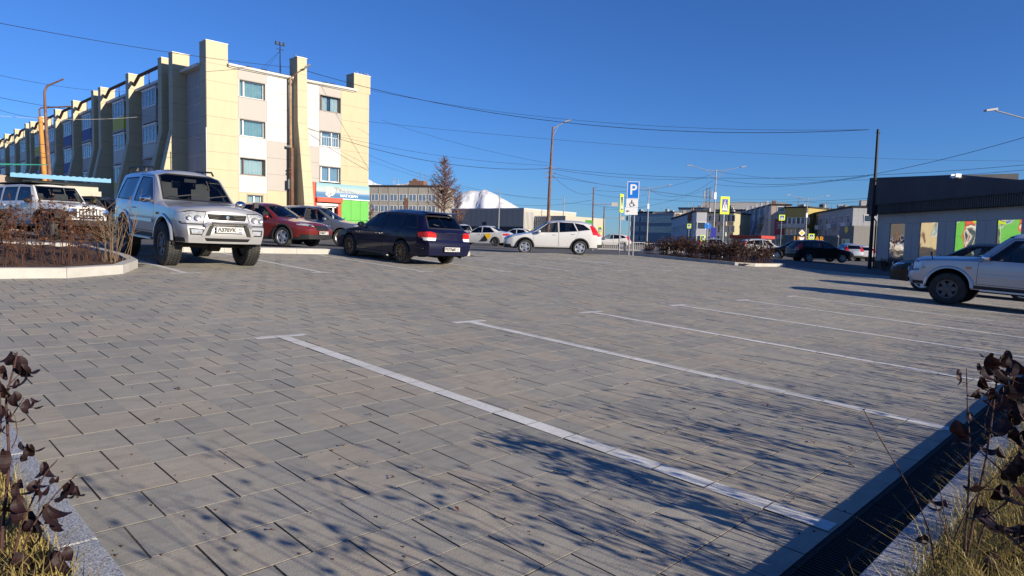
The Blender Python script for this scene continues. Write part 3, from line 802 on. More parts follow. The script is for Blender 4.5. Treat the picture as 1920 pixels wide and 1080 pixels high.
b = MB(); b.quad((8.13, .23, -1), (9.95, .23, -1), (9.95, .23, 2.4), (8.13, .23, 2.4)); b.build('door_pane', 'window_glass', apt)
# right hand return of the block
b = MB(); b.box(W_-.029, W_, .035, BL, -1.5, H_); b.build('side_wall', 'yellow_panel', apt)

# long wall towards the left: piers, bays with windows and enclosed balconies
PY = [4.7, 6.9, 14.4, 22.2, 24.4, 31.5, 38.7, 45.8, 50.9, 53.5, 60.2, 67.0, 74.0]
for i, y in enumerate(PY):
    pier(y-.38, y+.38, [(12.75, .62), (7.5, .66), (3.6, 1.5), (-1.2, 2.35)], 'yellow_panel', axis='x')
b = MB(); b.box(.30, .5, 1.1, BL, -1.5, H_-.1); b.build('long_wall', 'wall_shade', apt)
b = MB(); b.box(-.16, .55, 1.12, BL, H_-.1, H_+.10); b.build('long_eaves', 'gutter', apt)
WSIDE = Matrix(((0, 1, 0, 0), (-1, 0, 0, 0), (0, 0, 1, 0), (0, 0, 0, 1)))     # opening that faces -X
bays = [(1.1, 4.7)] + list(zip(PY, PY[1:]))
balc_col = ['white_panel', 'white_panel', 'balcony_yellow', 'beige_panel', 'balcony_blue', 'white_panel', 'beige_panel', 'balcony_blue', 'white_panel', 'balcony_brown', 'beige_panel']
spec('balcony_yellow', (.52, .48, .03), .6); spec('balcony_blue', (.025, .045, .26), .6); spec('balcony_brown', (.20, .10, .06), .7)
rb = random.Random(11)
for bi, (ya, yb) in enumerate(bays):
    L = yb - ya
    if L < 3: continue
    for fl in range(4):
        z = [9.62, 6.95, 4.29, 1.6][fl]
        if bi == 0 or L < 5:
            for c in (ya+L*.30, ya+L*.74):
                window(apt, Matrix.Translation((.30, c+.45, z)) @ WSIDE, .9, 1.2, 'white', 'curtain_blue', (.5,), .2, 'wall_shade')
        else:
            c = ya + L*.36
            if fl == 3:
                window(apt, Matrix.Translation((.30, c+.8, z)) @ WSIDE, 1.6, 1.2, 'white', 'curtain_white', (.5,), .2, 'wall_shade'); continue
            # balcony box: parapet below, glazing above
            col = balc_col[(bi*3+fl*2) % len(balc_col)]
            if bi == 3 and fl == 0: col = 'balcony_yellow'
            if bi == 6 and fl in (0, 1): col = 'balcony_blue'
            b = MB(); b.box(-.55, .30, c-1.5, c+1.5, z-1.05, z-.02); pa = b.build('balcony', col, apt)
            b = MB(); b.box(-.60, .30, c-1.55, c+1.55, z-1.2, z-1.06); b.build('balcony_slab', 'wall_shade', pa)
            if rb.random() < .85:
                f = MB()
                for q in range(5): f.box(-.55, -.49, c-1.5+q*.735, c-1.44+q*.735, z, z+1.28)
                f.box(-.55, -.49, c-1.5, c+1.5, z-.015, z+.05); f.box(-.55, -.49, c-1.5, c+1.5, z+1.23, z+1.3); f.box(-.58, .30, c-1.55, c+1.55, z+1.3, z+1.36)
                f.box(-.5, .30, c-1.5, c-1.46, z+1.2, z+1.29); f.box(-.5, .3, c+1.46, c+1.5, z+1.2, z+1.29)
                f.build('balcony_frame', 'upvc', pa)
                g = MB(); g.quad((-.52, c+1.5, z), (-.52, c-1.5, z), (-.52, c-1.5, z+1.3), (-.52, c+1.5, z+1.3)); g.quad((-.5, c-1.48, z), (.30, c-1.48, z), (.30, c-1.48, z+1.3), (-.5, c-1.48, z+1.3)); g.quad((-.5, c+1.48, z), (.30, c+1.48, z), (.30, c+1.48, z+1.3), (-.5, c+1.48, z+1.3)); g.build('balcony_pane', 'window_glass', pa)
            window(apt, Matrix.Translation((.30, ya+L*.82, z)) @ WSIDE, .9, 1.2, 'white', 'curtain_blue', (.5,), .2, 'wall_shade')
    # panel seams of the long wall
    for k in range(1, 10):
        z = H_ - .1 - k*PH
        b = MB(); b.box(.285, .30, ya+.42, yb-.42, z-.02, z+.02); b.build('wall_strip', 'gutter', apt)
# heating main running over the piers
pts = []; prev = 6.9
for y in PY[1:]:
    if y - prev > 3:
        pts += [(-.22, prev+.1, H_+.35), (-.22, prev+1.0, H_+.95), (-.22, y-1.6, H_+.95), (-.22, y-.7, H_+.55), (-.22, y-.2, H_+.35)]
    prev = y
b = MB(); b.tube(pts, .13, 8); b.build('roof_pipe', 'rust_pipe', apt, smooth=True)
b = MB()
for y in PY[:-1]:
    for q in (1.3, 3.6): b.tube([(-.2, y+q, H_), (-.2, y+q, H_+.85)], .035, 5)
b.build('pipe_support', 'rust_pipe', apt)

# ------------------------------------------------------------------ low grey pavilion on the right
pA = along(1642, 44.0); pB = along(1945, 31.0)
pd = (pB - pA); pd.z = 0; PLn = pd.length + 9; pd.normalize()
pav_m = Matrix(((pd.x, -pd.y, 0, pA.x), (pd.y, pd.x, 0, pA.y), (0, 0, 1, gz(pA.x, pA.y) - .15), (0, 0, 0, 1)))
# local: X towards the camera along the wall, -Y outwards
out_n = pav_m.to_3x3() @ Vector((0, -1, 0))
if out_n.dot(Vector((0, 0, 0)) - pA) < 0:
    pav_m = pav_m @ Matrix.Diagonal((1, -1, 1, 1))
pvl = thing('pavilion', 'low pavilion clad in grey panels with tall mirror windows and a black canopy roof', 'building', pav_m)
b = MB(); b.box(.15, PLn, .16, 9, -.5, 3.6); b.build('wall', 'dark_cladding', pvl)
b = MB(); b.box(.02, PLn, .0, .16, -.4, .62); b.build('plinth', 'dark_cladding', pvl)
def wall_s(px):
    r_ = MC @ Vector(((px-960)/1245, -90/1245, 1.0)); den = r_.x*pd.y - r_.y*pd.x      # where the line of sight meets the wall
    return (pA.x*r_.y - pA.y*r_.x)/den*1.0 if abs(den) > 1e-9 else 0
WS = [(wall_s(u), wall_s(v)) for u, v in ((1667, 1697), (1725, 1758), (1791, 1829), (1867, 1910))]
pitch = (WS[3][0]-WS[0][0])/3; wide = sum(v-u for u, v in WS)/4; s0 = WS[0][0]; k = 0; xprev = .05
while s0 < PLn - 2:
    s1 = s0 + wide; mid = (xprev+s0)/2
    for a_, c_ in ((xprev, mid), (mid, s0)):
        p = MB(); p.box(a_+.008, c_-.008, 0, .16, .63, 3.02); p.build('panel', 'grey_cladding', pvl)
    p = MB(); p.box(s0+.012, s1-.012, .05, .09, .64, 3.01); p.build('mirror_window', 'mirror_film_%d' % min(k, 3), pvl); k += 1
    p = MB(); p.box(xprev+.008, s1-.008, 0, .16, 3.03, 3.66); p.build('panel', 'grey_cladding', pvl)
    xprev = s1; s0 += pitch
p = MB(); p.box(-.25, PLn, -.55, 9.2, 3.67, 4.22); p.build('fascia', 'dark_cladding', pvl)
p = MB()
x = -.25
while x < 24: p.box(x, x+.05, -.575, -.551, 3.68, 4.21); x += .16
p.build('fascia_ribs', 'dark_cladding', pvl)
p = MB(); p.prism([(-.3, -.62, 4.225), (-.3, 9.3, 4.225), (-.3, 9.3, 4.9), (-.3, 4.3, 5.5)], (PLn+.4, 0, 0)); p.build('roof', 'dark_roof', pvl)
p = MB()
x = -.28
while x < 24: p.box(x, x+.09, -.66, -.60, 4.20, 4.27); x += .18
p.build('roof_edge', 'dark_cladding', pvl)
p = MB(); p.prism([(-.34, 3.0, 4.3), (-.34, 9.4, 4.3), (-.34, 9.4, 6.6), (-.34, 3.0, 6.25)], (.3, 0, 0)); p.build('parapet', 'dark_roof', pvl)
p = MB(); p.prism([(-.30, -.60, 4.24), (-.1, -.60, 6.05), (7.6, -.2, 5.55), (13, -.4, 4.75), (13, -.4, 4.26)], (0, .12, 0)); p.build('sign_screen', 'dark_roof', pvl)
p = MB(); p.box(8.0, 8.3, -.75, -.5, 5.30, 5.44); p.box(7.93, 8.0, -.8, -.5, 5.33, 5.52); p.box(8.3, 8.37, -.8, -.5, 5.33, 5.52); p.build('floodlight', 'upvc', pvl)
p = MB(); p.tube([(.05, -.08, -.3), (.05, -.08, 3.2), (-.1, -.35, 3.6)], .05, 7); p.build('downpipe', 'black_metal', pvl)

# ------------------------------------------------------------------ generic town blocks
def block(name, label, px0, px1, d0, d1, ztop, depth, wall, floors, cols, wcol='room_dark', wsz=(1.5, 1.35), z0=1.1, pitch=2.7, roof='roof_felt', balc=(), bmat='white_panel', bands=None, cat='building', pane='window_glass', x_in=0.0, gable=None, eave=.25, run_y=None):
    """front wall runs from column px0 (depth d0) to px1 (depth d1); windows built one by one; depth goes away from the viewer"""
    c = along(px1, d1); a = along(px0, d0) if run_y is None else Vector((c.x, c.y+run_y, gz(c.x, c.y+run_y))); e = Vector((c.x-a.x, c.y-a.y, 0)); L = e.length; e.normalize()
    nb = Vector((-e.y, e.x, 0))
    if nb.dot(Vector((a.x, a.y, 0))) < 0: nb = -nb
    zb = min(gz(a.x, a.y), gz(c.x, c.y)) - .3
    m = Matrix(((e.x, nb.x, 0, a.x), (e.y, nb.y, 0, a.y), (0, 0, 1, zb), (0, 0, 0, 1)))
    t = thing(name, label, cat, m); Hh = ztop - zb
    b = MB(); b.box(0, L, .0, depth, 0, Hh); b.build('wall', wall, t)
    b = MB(); b.box(-eave, L+eave, -eave, depth+eave, Hh, Hh+.35); b.build('roof', roof, t)
    if bands:
        for zlo, zhi, bm_ in bands:
            b = MB(); b.box(-.02, L+.02, -.05, .0, zlo, min(zhi, Hh-.01)); b.build('band', bm_, t)
    ww, wh = wsz
    if floors and cols:
        f = MB(); f.box(-ww/2-.09, ww/2+.09, -.10, -.04, 0-.09, 0); f.box(-ww/2-.09, ww/2+.09, -.10, -.04, wh, wh+.09)
        f.box(-ww/2-.09, -ww/2, -.10, -.04, 0, wh); f.box(ww/2, ww/2+.09, -.10, -.04, 0, wh); f.box(-.05, .05, -.095, -.04, 0, wh); fm = f.mesh('window', 'upvc')
        g = MB(); g.box(-ww/2, ww/2, -.062, -.055, 0, wh); gmesh = g.mesh('pane', wcol)
        for fl in range(floors):
            for k in range(cols):
                x = x_in + (L-2*x_in)*(k+.5)/cols; z = z0 + fl*pitch
                if z + wh > Hh - .2: continue
                o = link('window', fm, t, Matrix.Translation((x, 0, z))); link('pane', gmesh, o)
                if k in balc:
                    q = MB(); q.box(x-ww*.85, x+ww*.85, -1.0, -.11, z-1.05, z-.1); q.build('balcony', bmat if fl % 2 == 0 else 'white_panel', t)
    if gable:
        side, gw, rows, gc = gable
        X = L if side == 'R' else 0
        b = MB(); b.box(X-.001 if side == 'R' else -.06, X+.06 if side == 'R' else .001, .02, depth-.02, .02, Hh-.02); b.build('gable', gw, t)
        for fl in range(rows):
            for k in range(gc):
                y = depth*(k+.5)/gc; z = z0 + fl*pitch
                if z + wh > Hh-.2: continue
                s_ = 1 if side == 'R' else -1
                q = MB(); q.box(min(X+s_*.062, X+s_*.12), max(X+s_*.062, X+s_*.12), y-ww/2, y+ww/2, z, z+wh); o = q.build('window', 'upvc', t)
                q = MB(); q.box(min(X+s_*.121, X+s_*.13), max(X+s_*.121, X+s_*.13), y-ww/2+.12, y+ww/2-.12, z+.12, z+wh-.12); q.build('pane', wcol, o)
    if floors >= 3:
        rc = random.Random(int(px0*7+px1))
        for q in range(max(2, int(L/9))):
            x = rc.uniform(.05, .95)*L; w_ = rc.uniform(.5, 1.3); q_ = MB(); q_.box(x-w_/2, x+w_/2, depth*.25, depth*.25+.8, Hh+.34, Hh+rc.uniform(.7, 1.6)); q_.build('chimney', rc.choice(['pale_wall', 'brick_brown', 'old_panel']), t)
        for q in range(3):
            x = rc.uniform(.05, .95)*L; q_ = MB(); hh_ = rc.uniform(1.2, 2.8); q_.tube([(x, .8, Hh+.3), (x, .8, Hh+hh_)], .04, 4); q_.tube([(x-.5, .8, Hh+hh_*.85), (x+.5, .8, Hh+hh_*.85)], .025, 4); q_.build('aerial', 'painted_grey', t)
    t['_L'] = L; t['_H'] = Hh
    return t
spec('old_panel', (.36, .335, .29), .9, var=.12, scale=.6, dirt=((.26, .24, .21), .35, .5), bump=.2, bscale=6)
spec('old_panel_dark', (.28, .27, .245), .9, var=.15, scale=.6)
spec('cream_metal', (.40, .375, .31), .6, var=.05, scale=.3)
spec('blue_grey_wall', (.46, .47, .50), .8, var=.08, scale=.3)
spec('slate_wall', (.27, .28, .30), .8, var=.12, scale=.3)
spec('pale_wall', (.42, .415, .41), .8, var=.05, scale=.3)
spec('olive_wall', (.38, .35, .22), .8, var=.08, scale=.3)
spec('bright_yellow', (.36, .28, .08), .7, var=.06, scale=.3)
spec('brick_brown', (.20, .11, .075), .9, var=.2, scale=.8)
spec('red_banner', (.42, .06, .075), .6, var=.1, scale=1)
spec('shop_grey', (.17, .165, .16), .7)
spec('red_roof', (.40, .045, .03), .5); spec('teal_roof', (.05, .34, .22), .5); spec('blue_roof', (.05, .25, .46), .45)
spec('cream_wall', (.42, .34, .29), .8, var=.08, scale=.8)
spec('dark_pane', (.035, .045, .06), .12, var=.2, scale=.3, coat=1.0)
spec('pale_pane', (.16, .22, .30), .12, var=.4, scale=.25, coat=1.0)
# old panel block behind the blue estate car
d = 165
t = block('apartment_block', 'weathered grey panel block behind the bare larch and blue estate car', 655, 822, 165, 160, height_at(755, 351, 163), 12, 'old_panel', 4, 9, wcol='pale_pane', wsz=(1.75, 1.5), z0=1.2, pitch=2.72, x_in=.6, gable=('R', 'old_panel_dark', 0, 0))
L_, h_ = t['_L'], t['_H']
b = MB()
for k in range(10): b.box(L_*k/9-.05, L_*k/9+.05, -.06, 0, .3, h_)
for k in range(1, 5): b.box(0, L_, -.055, 0, h_-k*2.72, h_-k*2.72+.10)
b.build('panel_joints', 'old_panel_dark', t)
b = MB(); b.box(L_*.62, L_*.78, 3, 6, h_+.36, h_+1.7); b.box(L_*.66, L_*.70, 3, 4, h_+1.7, h_+2.2); b.tube([(L_*.8, 3, h_+.3), (L_*.8, 3, h_+3.2)], .06, 5); b.tube([(L_*.74, 3, h_+.3), (L_*.74, 3, h_+4)], .05, 5); b.build('roof_house', 'brick_brown', t)
b = MB(); b.box(L_*.62, L_*.625+.9, -.12, -.06, h_-5.4, h_-2.8); b.build('stair_panel', 'brick_brown', t)
# low commercial hall
t = block('commercial_hall', 'long low cream hall with a dark glazed ground floor beneath the snowy mountain', 846, 981, 128, 118, height_at(940, 394.5, 122), 18, 'cream_metal', 0, 0, roof='pale_wall', bands=[(0, 2.9, 'dark_cladding')], eave=.05)
L_, h_ = t['_L'], t['_H']
for k in range(1, 14):
    b = MB(); b.box(L_*k/14-.04, L_*k/14+.04, -.03, 0, 2.95, h_-.02); b.build('cladding_seam', 'old_panel', t)
b = MB(); b.box(L_*.45, L_*.45+.9, -.08, -.052, 3.0, 3.7); b.box(L_*.1, L_*.1+.9, -.08, -.052, 3.0, 3.7); b.build('vent', 'dark_cladding', t)
b = MB(); b.box(L_+.01, L_+6.5, 3.5, 18, 0, h_-.9); b.build('wing_wall', 'cream_metal', t)
b = MB()
for k in range(8): b.box(L_+.2+k*.42, L_+.42+k*.42, 3.2, 3.49, 2.6, h_-1.0)
for k in range(8): b.box(L_+.01, L_+.10, .3+k*.4, .52+k*.4, 2.6, h_-.3)
b.build('facade_fins', 'white_panel', t)
# right hand street front, far to near
block('office_block', 'dark slate office block behind the parking sign, leftmost of the far street', 1182, 1222, 205, 200, height_at(1200, 399, 203), 16, 'slate_wall', 4, 7, wcol='pale_pane', wsz=(2.0, 1.4), pitch=2.9)
block('apartment_block', 'pale block closing the gap between the market hall and the blue grey block', 1232, 1262, 210, 206, height_at(1247, 399, 208), 8, 'pale_wall', 4, 5, wcol='dark_pane', wsz=(1.7, 1.4), pitch=2.7, balc=(1, 3), bmat='cream_wall')
block('apartment_block', 'pale block rising behind the domed tower', 1270, 1322, 230, 226, height_at(1296, 391, 228), 8, 'white_panel', 5, 7, wcol='dark_pane', wsz=(1.8, 1.4), pitch=2.7, balc=(2, 5), bmat='olive_wall')
block('apartment_block', 'cream block behind the red roofed kiosk', 1340, 1396, 205, 200, height_at(1368, 395, 203), 8, 'cream_wall', 5, 7, wcol='dark_pane', wsz=(1.8, 1.4), pitch=2.7, balc=(1, 3, 5), bmat='white_panel')
block('market_hall', 'far hall with a pale crenellated parapet and dark lower front', 1214, 1262, 190, 180, height_at(1240, 402, 185), 14, 'slate_wall', 2, 8, wcol='dark_pane', wsz=(1.6, 1.5), z0=3.5, bands=[(7.2, 9.2, 'pale_wall')], roof='pale_wall')
block('apartment_block', 'blue grey block with tall window strips receding along the far street', 1252, 1304, 190, 132, height_at(1304, 397, 132), 2.0, 'blue_grey_wall', 4, 12, wcol='dark_pane', wsz=(1.7, 1.5), pitch=2.65, gable=('R', 'blue_grey_wall', 4, 1))
t = thing('domed_tower', 'slim dark tower with a small pointed dome above the far street', 'tower', T(*along(1297, 140)))
b = MB(); b.box(-.75, .75, -.75, .75, -.5, 5.2); b.build('shaft', 'slate_wall', t)
b = MB(); b.lathe([(.95, 5.2), (1.1, 5.6), (1.05, 6.3), (.7, 7.0), (.22, 7.5), (.10, 8.2), (.02, 8.6)], 12); b.build('dome', 'brick_brown', t, smooth=True)
block('apartment_block', 'brownish block filling the gap between the yellow and the white tiled blocks', 1506, 1548, 172, 168, height_at(1525, 393, 170), 10, 'old_panel_dark', 4, 5, wcol='dark_pane', wsz=(1.8, 1.4), pitch=2.65, balc=(1, 3), bmat='olive_wall')
block('apartment_block', 'pale green grey block left of the olive yellow one', 1296, 1322, 178, 174, height_at(1310, 404, 176), 8, 'old_panel', 4, 4, wcol='dark_pane', wsz=(1.6, 1.4), pitch=2.65)
block('slab_block', 'wide pale flat slab building rising behind the far street roofs', 1314, 1470, 300, 290, height_at(1400, 381, 295), 20, 'pale_wall', 0, 0, roof='pale_wall', eave=.05)
block('apartment_block', 'olive yellow block with dark window columns behind the crossing sign', 1312, 1374, 170, 165, height_at(1345, 400, 168), 13, 'olive_wall', 4, 7, wcol='dark_pane', wsz=(1.7, 1.5), pitch=2.65, balc=(2, 4), bmat='cream_wall')
t = block('apartment_block', 'far block with slanting blue grey piers and pastel end wall', 1368, 1443, 235, 165, height_at(1443, 385, 165), 4.6, 'blue_grey_wall', 4, 10, wcol='dark_pane', wsz=(1.8, 1.4), pitch=2.65, balc=(2, 5, 8), bmat='olive_wall', gable=('R', 'cream_wall', 4, 1))
L_, h_ = t['_L'], t['_H']
for k in range(9):
    y = L_*(k+.7)/9.2; b = MB()
    b.prism([(y-.5, 0, 0), (y-.5, -2.4, 0), (y-.5, -.7, h_*.62), (y-.5, -.6, h_+1.2), (y-.5, 0, h_+1.2)], (1.0, 0, 0)); b.build('pier', 'blue_grey_wall', t)
b = MB(); b.box(L_+.07, L_+.2, 1.0, 3.9, h_-7.2, h_-3.4); b.build('banner', 'red_banner', t)
b = MB()
for k in range(3): b.box(L_+.2, L_+.22, 1.4, 3.5, h_-4.4-k*.7, h_-4.2-k*.7)
b.build('banner_print', 'pale_wall', t)
block('apartment_block', 'yellow block with white balconies between the crossing sign and the street lamp', 1463, 1512, 165, 160, height_at(1490, 390, 162), 12, 'bright_yellow', 4, 6, wcol='dark_pane', wsz=(1.9, 1.4), pitch=2.65, balc=(0, 1, 4), bmat='white_panel')
t = block('apartment_block', 'shaded block with pale balconies and a white tiled end wall by the black pole', 1522, 1596, 165, 132, height_at(1596, 389, 132), 12, 'slate_wall', 4, 6, wcol='dark_pane', wsz=(1.9, 1.4), pitch=2.65, balc=(1, 3, 5), bmat='blue_grey_wall', gable=('R', 'white_panel', 4, 2))
L_, h_ = t['_L'], t['_H']
b = MB()
for k in range(1, 12): b.box(L_+.061, L_+.07, k, k+.05, .1, h_-.1)
for k in range(1, 12): b.box(L_+.061, L_+.068, 0.1, 11.9, k*.95, k*.95+.05)
b.build('tile_joints', 'wall_shade', t)
b = MB(); b.box(L_*.9, L_*.9+1.2, 2, 3.2, h_+.35, h_+1.6); b.box(L_*.4, L_*.4+1.2, 2, 3.2, h_+.35, h_+1.6); b.build('chimney', 'pale_wall', t)
t = block('shop_row', 'low grey shop front with orange lettering behind the parked dark cars', 1468, 1562, 112, 106, height_at(1515, 445, 109), 8, 'dark_cladding', 0, 0, roof='shop_grey', eave=.05, cat='shop')
b = MB(); b.box(0, t['_L'], -.06, -.01, t['_H']-1.35, t['_H']-.02); b.build('sign_band', 'shop_grey', t)
lettering('lettering', 'LINE CAR', 1.15, 'lit_sign', t, Matrix.Translation((t['_L']*.53, -.09, t['_H']-.30)) @ FACE_MY, depth=.03, bold=.02)
t = block('portal_shop', 'grey portal shop front with a round yellow emblem', 1573, 1600, 104, 100, height_at(1585, 428, 102), 6, 'shop_grey', 0, 0, roof='shop_grey', eave=.02, cat='shop')
b = MB(); b.box(t['_L']*.15, t['_L']*.8, -.05, -.01, 0, 2.9); b.build('entrance', 'dark_pane', t)
b = MB(); b.lathe([(.28, -.06), (.5, -.06), (.5, -.01), (.28, -.01)], 18, axis='Y', c=(t['_L']*.52, -.02, 4.3), close=True); b.disc((t['_L']*.5, -.07, 4.3), .3, (0, -1, 0), 16); b.build('emblem', 'sign_yellow', t)
t = block('kiosk', 'market kiosk with a red roof board beyond the hedge', 1374, 1424, 78, 76, height_at(1400, 447, 77), 4, 'old_panel_dark', 0, 0, roof='red_roof', bands=[(2.55, 3.1, 'cream_wall')], cat='kiosk', eave=.3)
# stalls on the left
def stall(name, label, px0, px1, d0, d1, ztop, wall, roofm, slope=.25):
    t = block(name, label, px0, px1, d0, d1, ztop-.36, 3.2, wall, 0, 0, roof=wall, eave=-.1, cat='kiosk')
    L_, h_ = t['_L'], t['_H']+.36; b = MB(); n = int((L_+.8)/.12)
    for i in range(n):
        x0 = -.4+i*.12; z = .035 if i % 2 else 0
        b.quad((x0, -.55, h_+.2+z), (x0+.12, -.55, h_+.2+(.035-z)), (x0+.12, 3.7, h_+.2+slope+(.035-z)), (x0, 3.7, h_+.2+slope+z))
        b.quad((x0, -.55, h_+.2+z), (x0+.12, -.55, h_+.2+(.035-z)), (x0+.12, -.55, h_+.04), (x0, -.55, h_+.04))
    b.build('corrugated_roof', roofm, t)
    return t
stall('kiosk', 'pinkish stall with a green corrugated roof at the left edge', -170, -40, 27, 27, height_at(10, 323, 27), 'cream_wall', 'teal_roof', .45)
t = stall('kiosk', 'market stall with a blue corrugated roof behind the white off-roader', 42, 192, 29, 31, height_at(120, 341, 30), 'cream_metal', 'blue_roof', .1)
b = MB(); b.box(t['_L']*.30, t['_L']*.92, -.03, -.005, 1.55, 1.95); b.build('stall_board', 'sign_lime', t)
b = MB(); b.box(t['_L']*.35, t['_L']*.90, -.03, -.005, .6, 1.5); b.build('stall_banner', 'pale_wall', t)
# ------------------------------------------------------------------ snowy mountains
def mountain(name, label, px_pts, d, base=-30):
    a = along(px_pts[0][0], d); c = along(px_pts[-1][0], d); rr = random.Random(9)
    b = MB(); n = 70; rows = 16
    e = Vector((c.x-a.x, c.y-a.y, 0)); L = e.length; e.normalize(); nb = Vector((-e.y, e.x, 0))
    if nb.dot(Vector((a.x, a.y, 0))) > 0: nb = -nb
    def prof(t):
        px = px_pts[0][0] + (px_pts[-1][0]-px_pts[0][0])*t
        for (xa, ya), (xb, yb) in zip(px_pts, px_pts[1:]):
            if xa <= px <= xb: return height_at(px, ya + (yb-ya)*(px-xa)/(xb-xa), d)
        return base
    for j in range(-rows, rows+1):
        f = 1-abs(j)/rows
        for i in range(n+1):
            t = i/n; h = prof(t); ridge = .5+.5*math.sin(t*37+1.3*math.sin(t*11))
            z = base + (h-base)*(f**(1.15+.5*ridge)) + (rr.uniform(-1, 1)*(h-base)*.022 if 0 < f < 1 else 0)
            p = Vector((a.x, a.y, 0)) + e*(L*t) + nb*(j/rows*(-1)*L*.55)
            b.v.append((p.x, p.y, z))
    for j in range(2*rows):
        for i in range(n):
            q = j*(n+1)+i; b.f.append((q, q+1, q+n+2, q+n+1)); b.m.append(0)
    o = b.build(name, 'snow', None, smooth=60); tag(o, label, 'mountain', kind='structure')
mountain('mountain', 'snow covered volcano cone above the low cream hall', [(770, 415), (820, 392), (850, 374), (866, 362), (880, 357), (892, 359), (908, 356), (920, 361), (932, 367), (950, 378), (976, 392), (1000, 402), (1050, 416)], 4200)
mountain('mountain', 'low snowy ridge behind the weathered grey panel block', [(600, 360), (640, 335), (670, 330), (690, 337), (705, 345), (725, 349), (745, 346), (765, 344), (785, 351), (800, 362), (830, 390)], 4600)
# ------------------------------------------------------------------ lamp posts, poles, wires, signs, railing
def pole_at(px, d, name, label, cat='pole'):
    p = along(px, d); return thing(name, label, cat, T(p.x, p.y, p.z)), p
VX = Vector((MC[0][0], MC[1][0], 0)).normalized()      # to the right as seen from the lot
ROTV = Matrix(((VX.x, -VX.y, 0, 0), (VX.y, VX.x, 0, 0), (0, 0, 1, 0), (0, 0, 0, 1)))
def stand(px, d, name, label, cat, dz=0):
    p = along(px, d); m = Matrix.Translation((p.x, p.y, p.z+dz)) @ ROTV; return thing(name, label, cat, m), p
def double_lamp(px, d, top_py, label, span=2.9):
    t, p = stand(px, d, 'street_lamp', label, 'street lamp'); h = height_at(px, top_py, d) - p.z
    b = MB(); b.tube([(0, 0, -.3), (0, 0, h*.5), (0, 0, h-.35)], [.11, .085, .06], 8); b.build('post', 'painted_grey', t, smooth=True)
    for s_ in (-1, 1):
        b = MB(); b.tube([(0, 0, h-.55), (s_*span*.45, 0, h-.40), (s_*span, 0, h)], .035, 6); b.tube([(0, 0, h-1.5), (s_*span*.42, 0, h-.44)], .022, 5); b.tube([(s_*span*.2, 0, h-.95), (s_*span*.2, 0, h-.5)], .016, 5); o = b.build('arm', 'painted_grey', t, smooth=True)
        b = MB(); b.obox((s_*(span+.25), 0, h+.03), (.30, 0, .05*s_*s_), (0, .12, 0), (0, 0, .05)); b.build('lamp_head', 'painted_grey', o)
    b = MB(); b.box(-.14, .14, -.12, .12, h*.62, h*.70); b.build('switch_box', 'upvc', t)
    return t
double_lamp(1337, 78, 313, 'tall double armed street lamp above the crossing sign')
double_lamp(1213, 100, 347, 'smaller double armed street lamp just right of the parking sign')
double_lamp(1510, 108, 367, 'double armed street lamp over the priority sign')
double_lamp(1952, 36, 213, 'double armed street lamp whose left arm enters at the right edge', span=3.0)
# single arm lamp in the middle
t, p = stand(1026, 56, 'street_lamp', 'tall rusty single armed street lamp behind the white crossover', 'street lamp')
h = height_at(1026, 240, 56) - p.z
b = MB(); b.tube([(0, 0, -.3), (.08, 0, h*.5), (.22, 0, h)], [.15, .12, .07], 8); b.build('post', 'rust_pole', t, smooth=True)
b = MB(); b.tube([(.2, 0, h-.2), (.55, 0, h+.05), (1.25, 0, h+.42)], .04, 6); b.tube([(.2, 0, h-.9), (.62, 0, h+.05)], .025, 5); o = b.build('arm', 'painted_grey', t, smooth=True)
b = MB(); b.obox((1.45, 0, h+.50), (.26, 0, .10), (0, .11, 0), (-.02, 0, .05)); b.build('lamp_head', 'painted_grey', o)
b = MB()
for z in (.58, .62, .66): b.tube([(-.35, 0, h*z), (.55, 0, h*z)], .03, 5)
b.build('insulator_bracket', 'wood_pole', t)
LP = p + Vector((0, 0, 0)); LPH = h
# far single lamp before the mountain
t, p = stand(934, 105, 'street_lamp', 'thin street lamp in front of the snowy mountain', 'street lamp'); h = height_at(934, 357, 105) - p.z
b = MB(); b.tube([(0, 0, -.3), (.1, 0, h-.4)], [.12, .06], 7); b.build('post', 'painted_grey', t)
b = MB(); b.tube([(.1, 0, h-.5), (-.15, 0, h-.15)], .04, 5); b.obox((-.28, 0, h-.05), (.22, 0, -.12), (0, .1, 0), (.02, 0, .05)); b.build('lamp_head', 'painted_grey', t)
# left hand posts
t, p = stand(97, 36, 'street_lamp', 'rusty street lamp with a bent arm by the left block', 'street lamp'); h = height_at(92, 168, 36) - p.z
b = MB(); b.tube([(.08, 0, -.3), (-.02, 0, h*.35), (-.14, 0, h*.8), (-.16, 0, h-.25), (-.02, 0, h+.05), (.35, 0, h+.22), (.88, 0, h+.45)], [.13, .11, .075, .06, .055, .045, .04], 9); b.build('post', 'rust_pole', t, smooth=True)
t, p = stand(88, 42, 'utility_pole', 'leaning orange timber pole beside the bent arm lamp', 'pole'); h = height_at(82, 222, 42) - p.z
b = MB(); b.tube([(.10, 0, -.3), (-.05, 0, h*.5), (-.20, 0, h)], [.17, .15, .12], 9); b.build('post', 'orange_wood', t, smooth=True)
b = MB(); b.tube([(-.20, 0, h-.1), (-.23, 0, h+.45), (-.15, 0, h+.55), (1.7, 0, h+.68)], .05, 6); b.build('pipe_head', 'rust_pole', t, smooth=True)
WP = p + Vector((0, 0, h+.3))
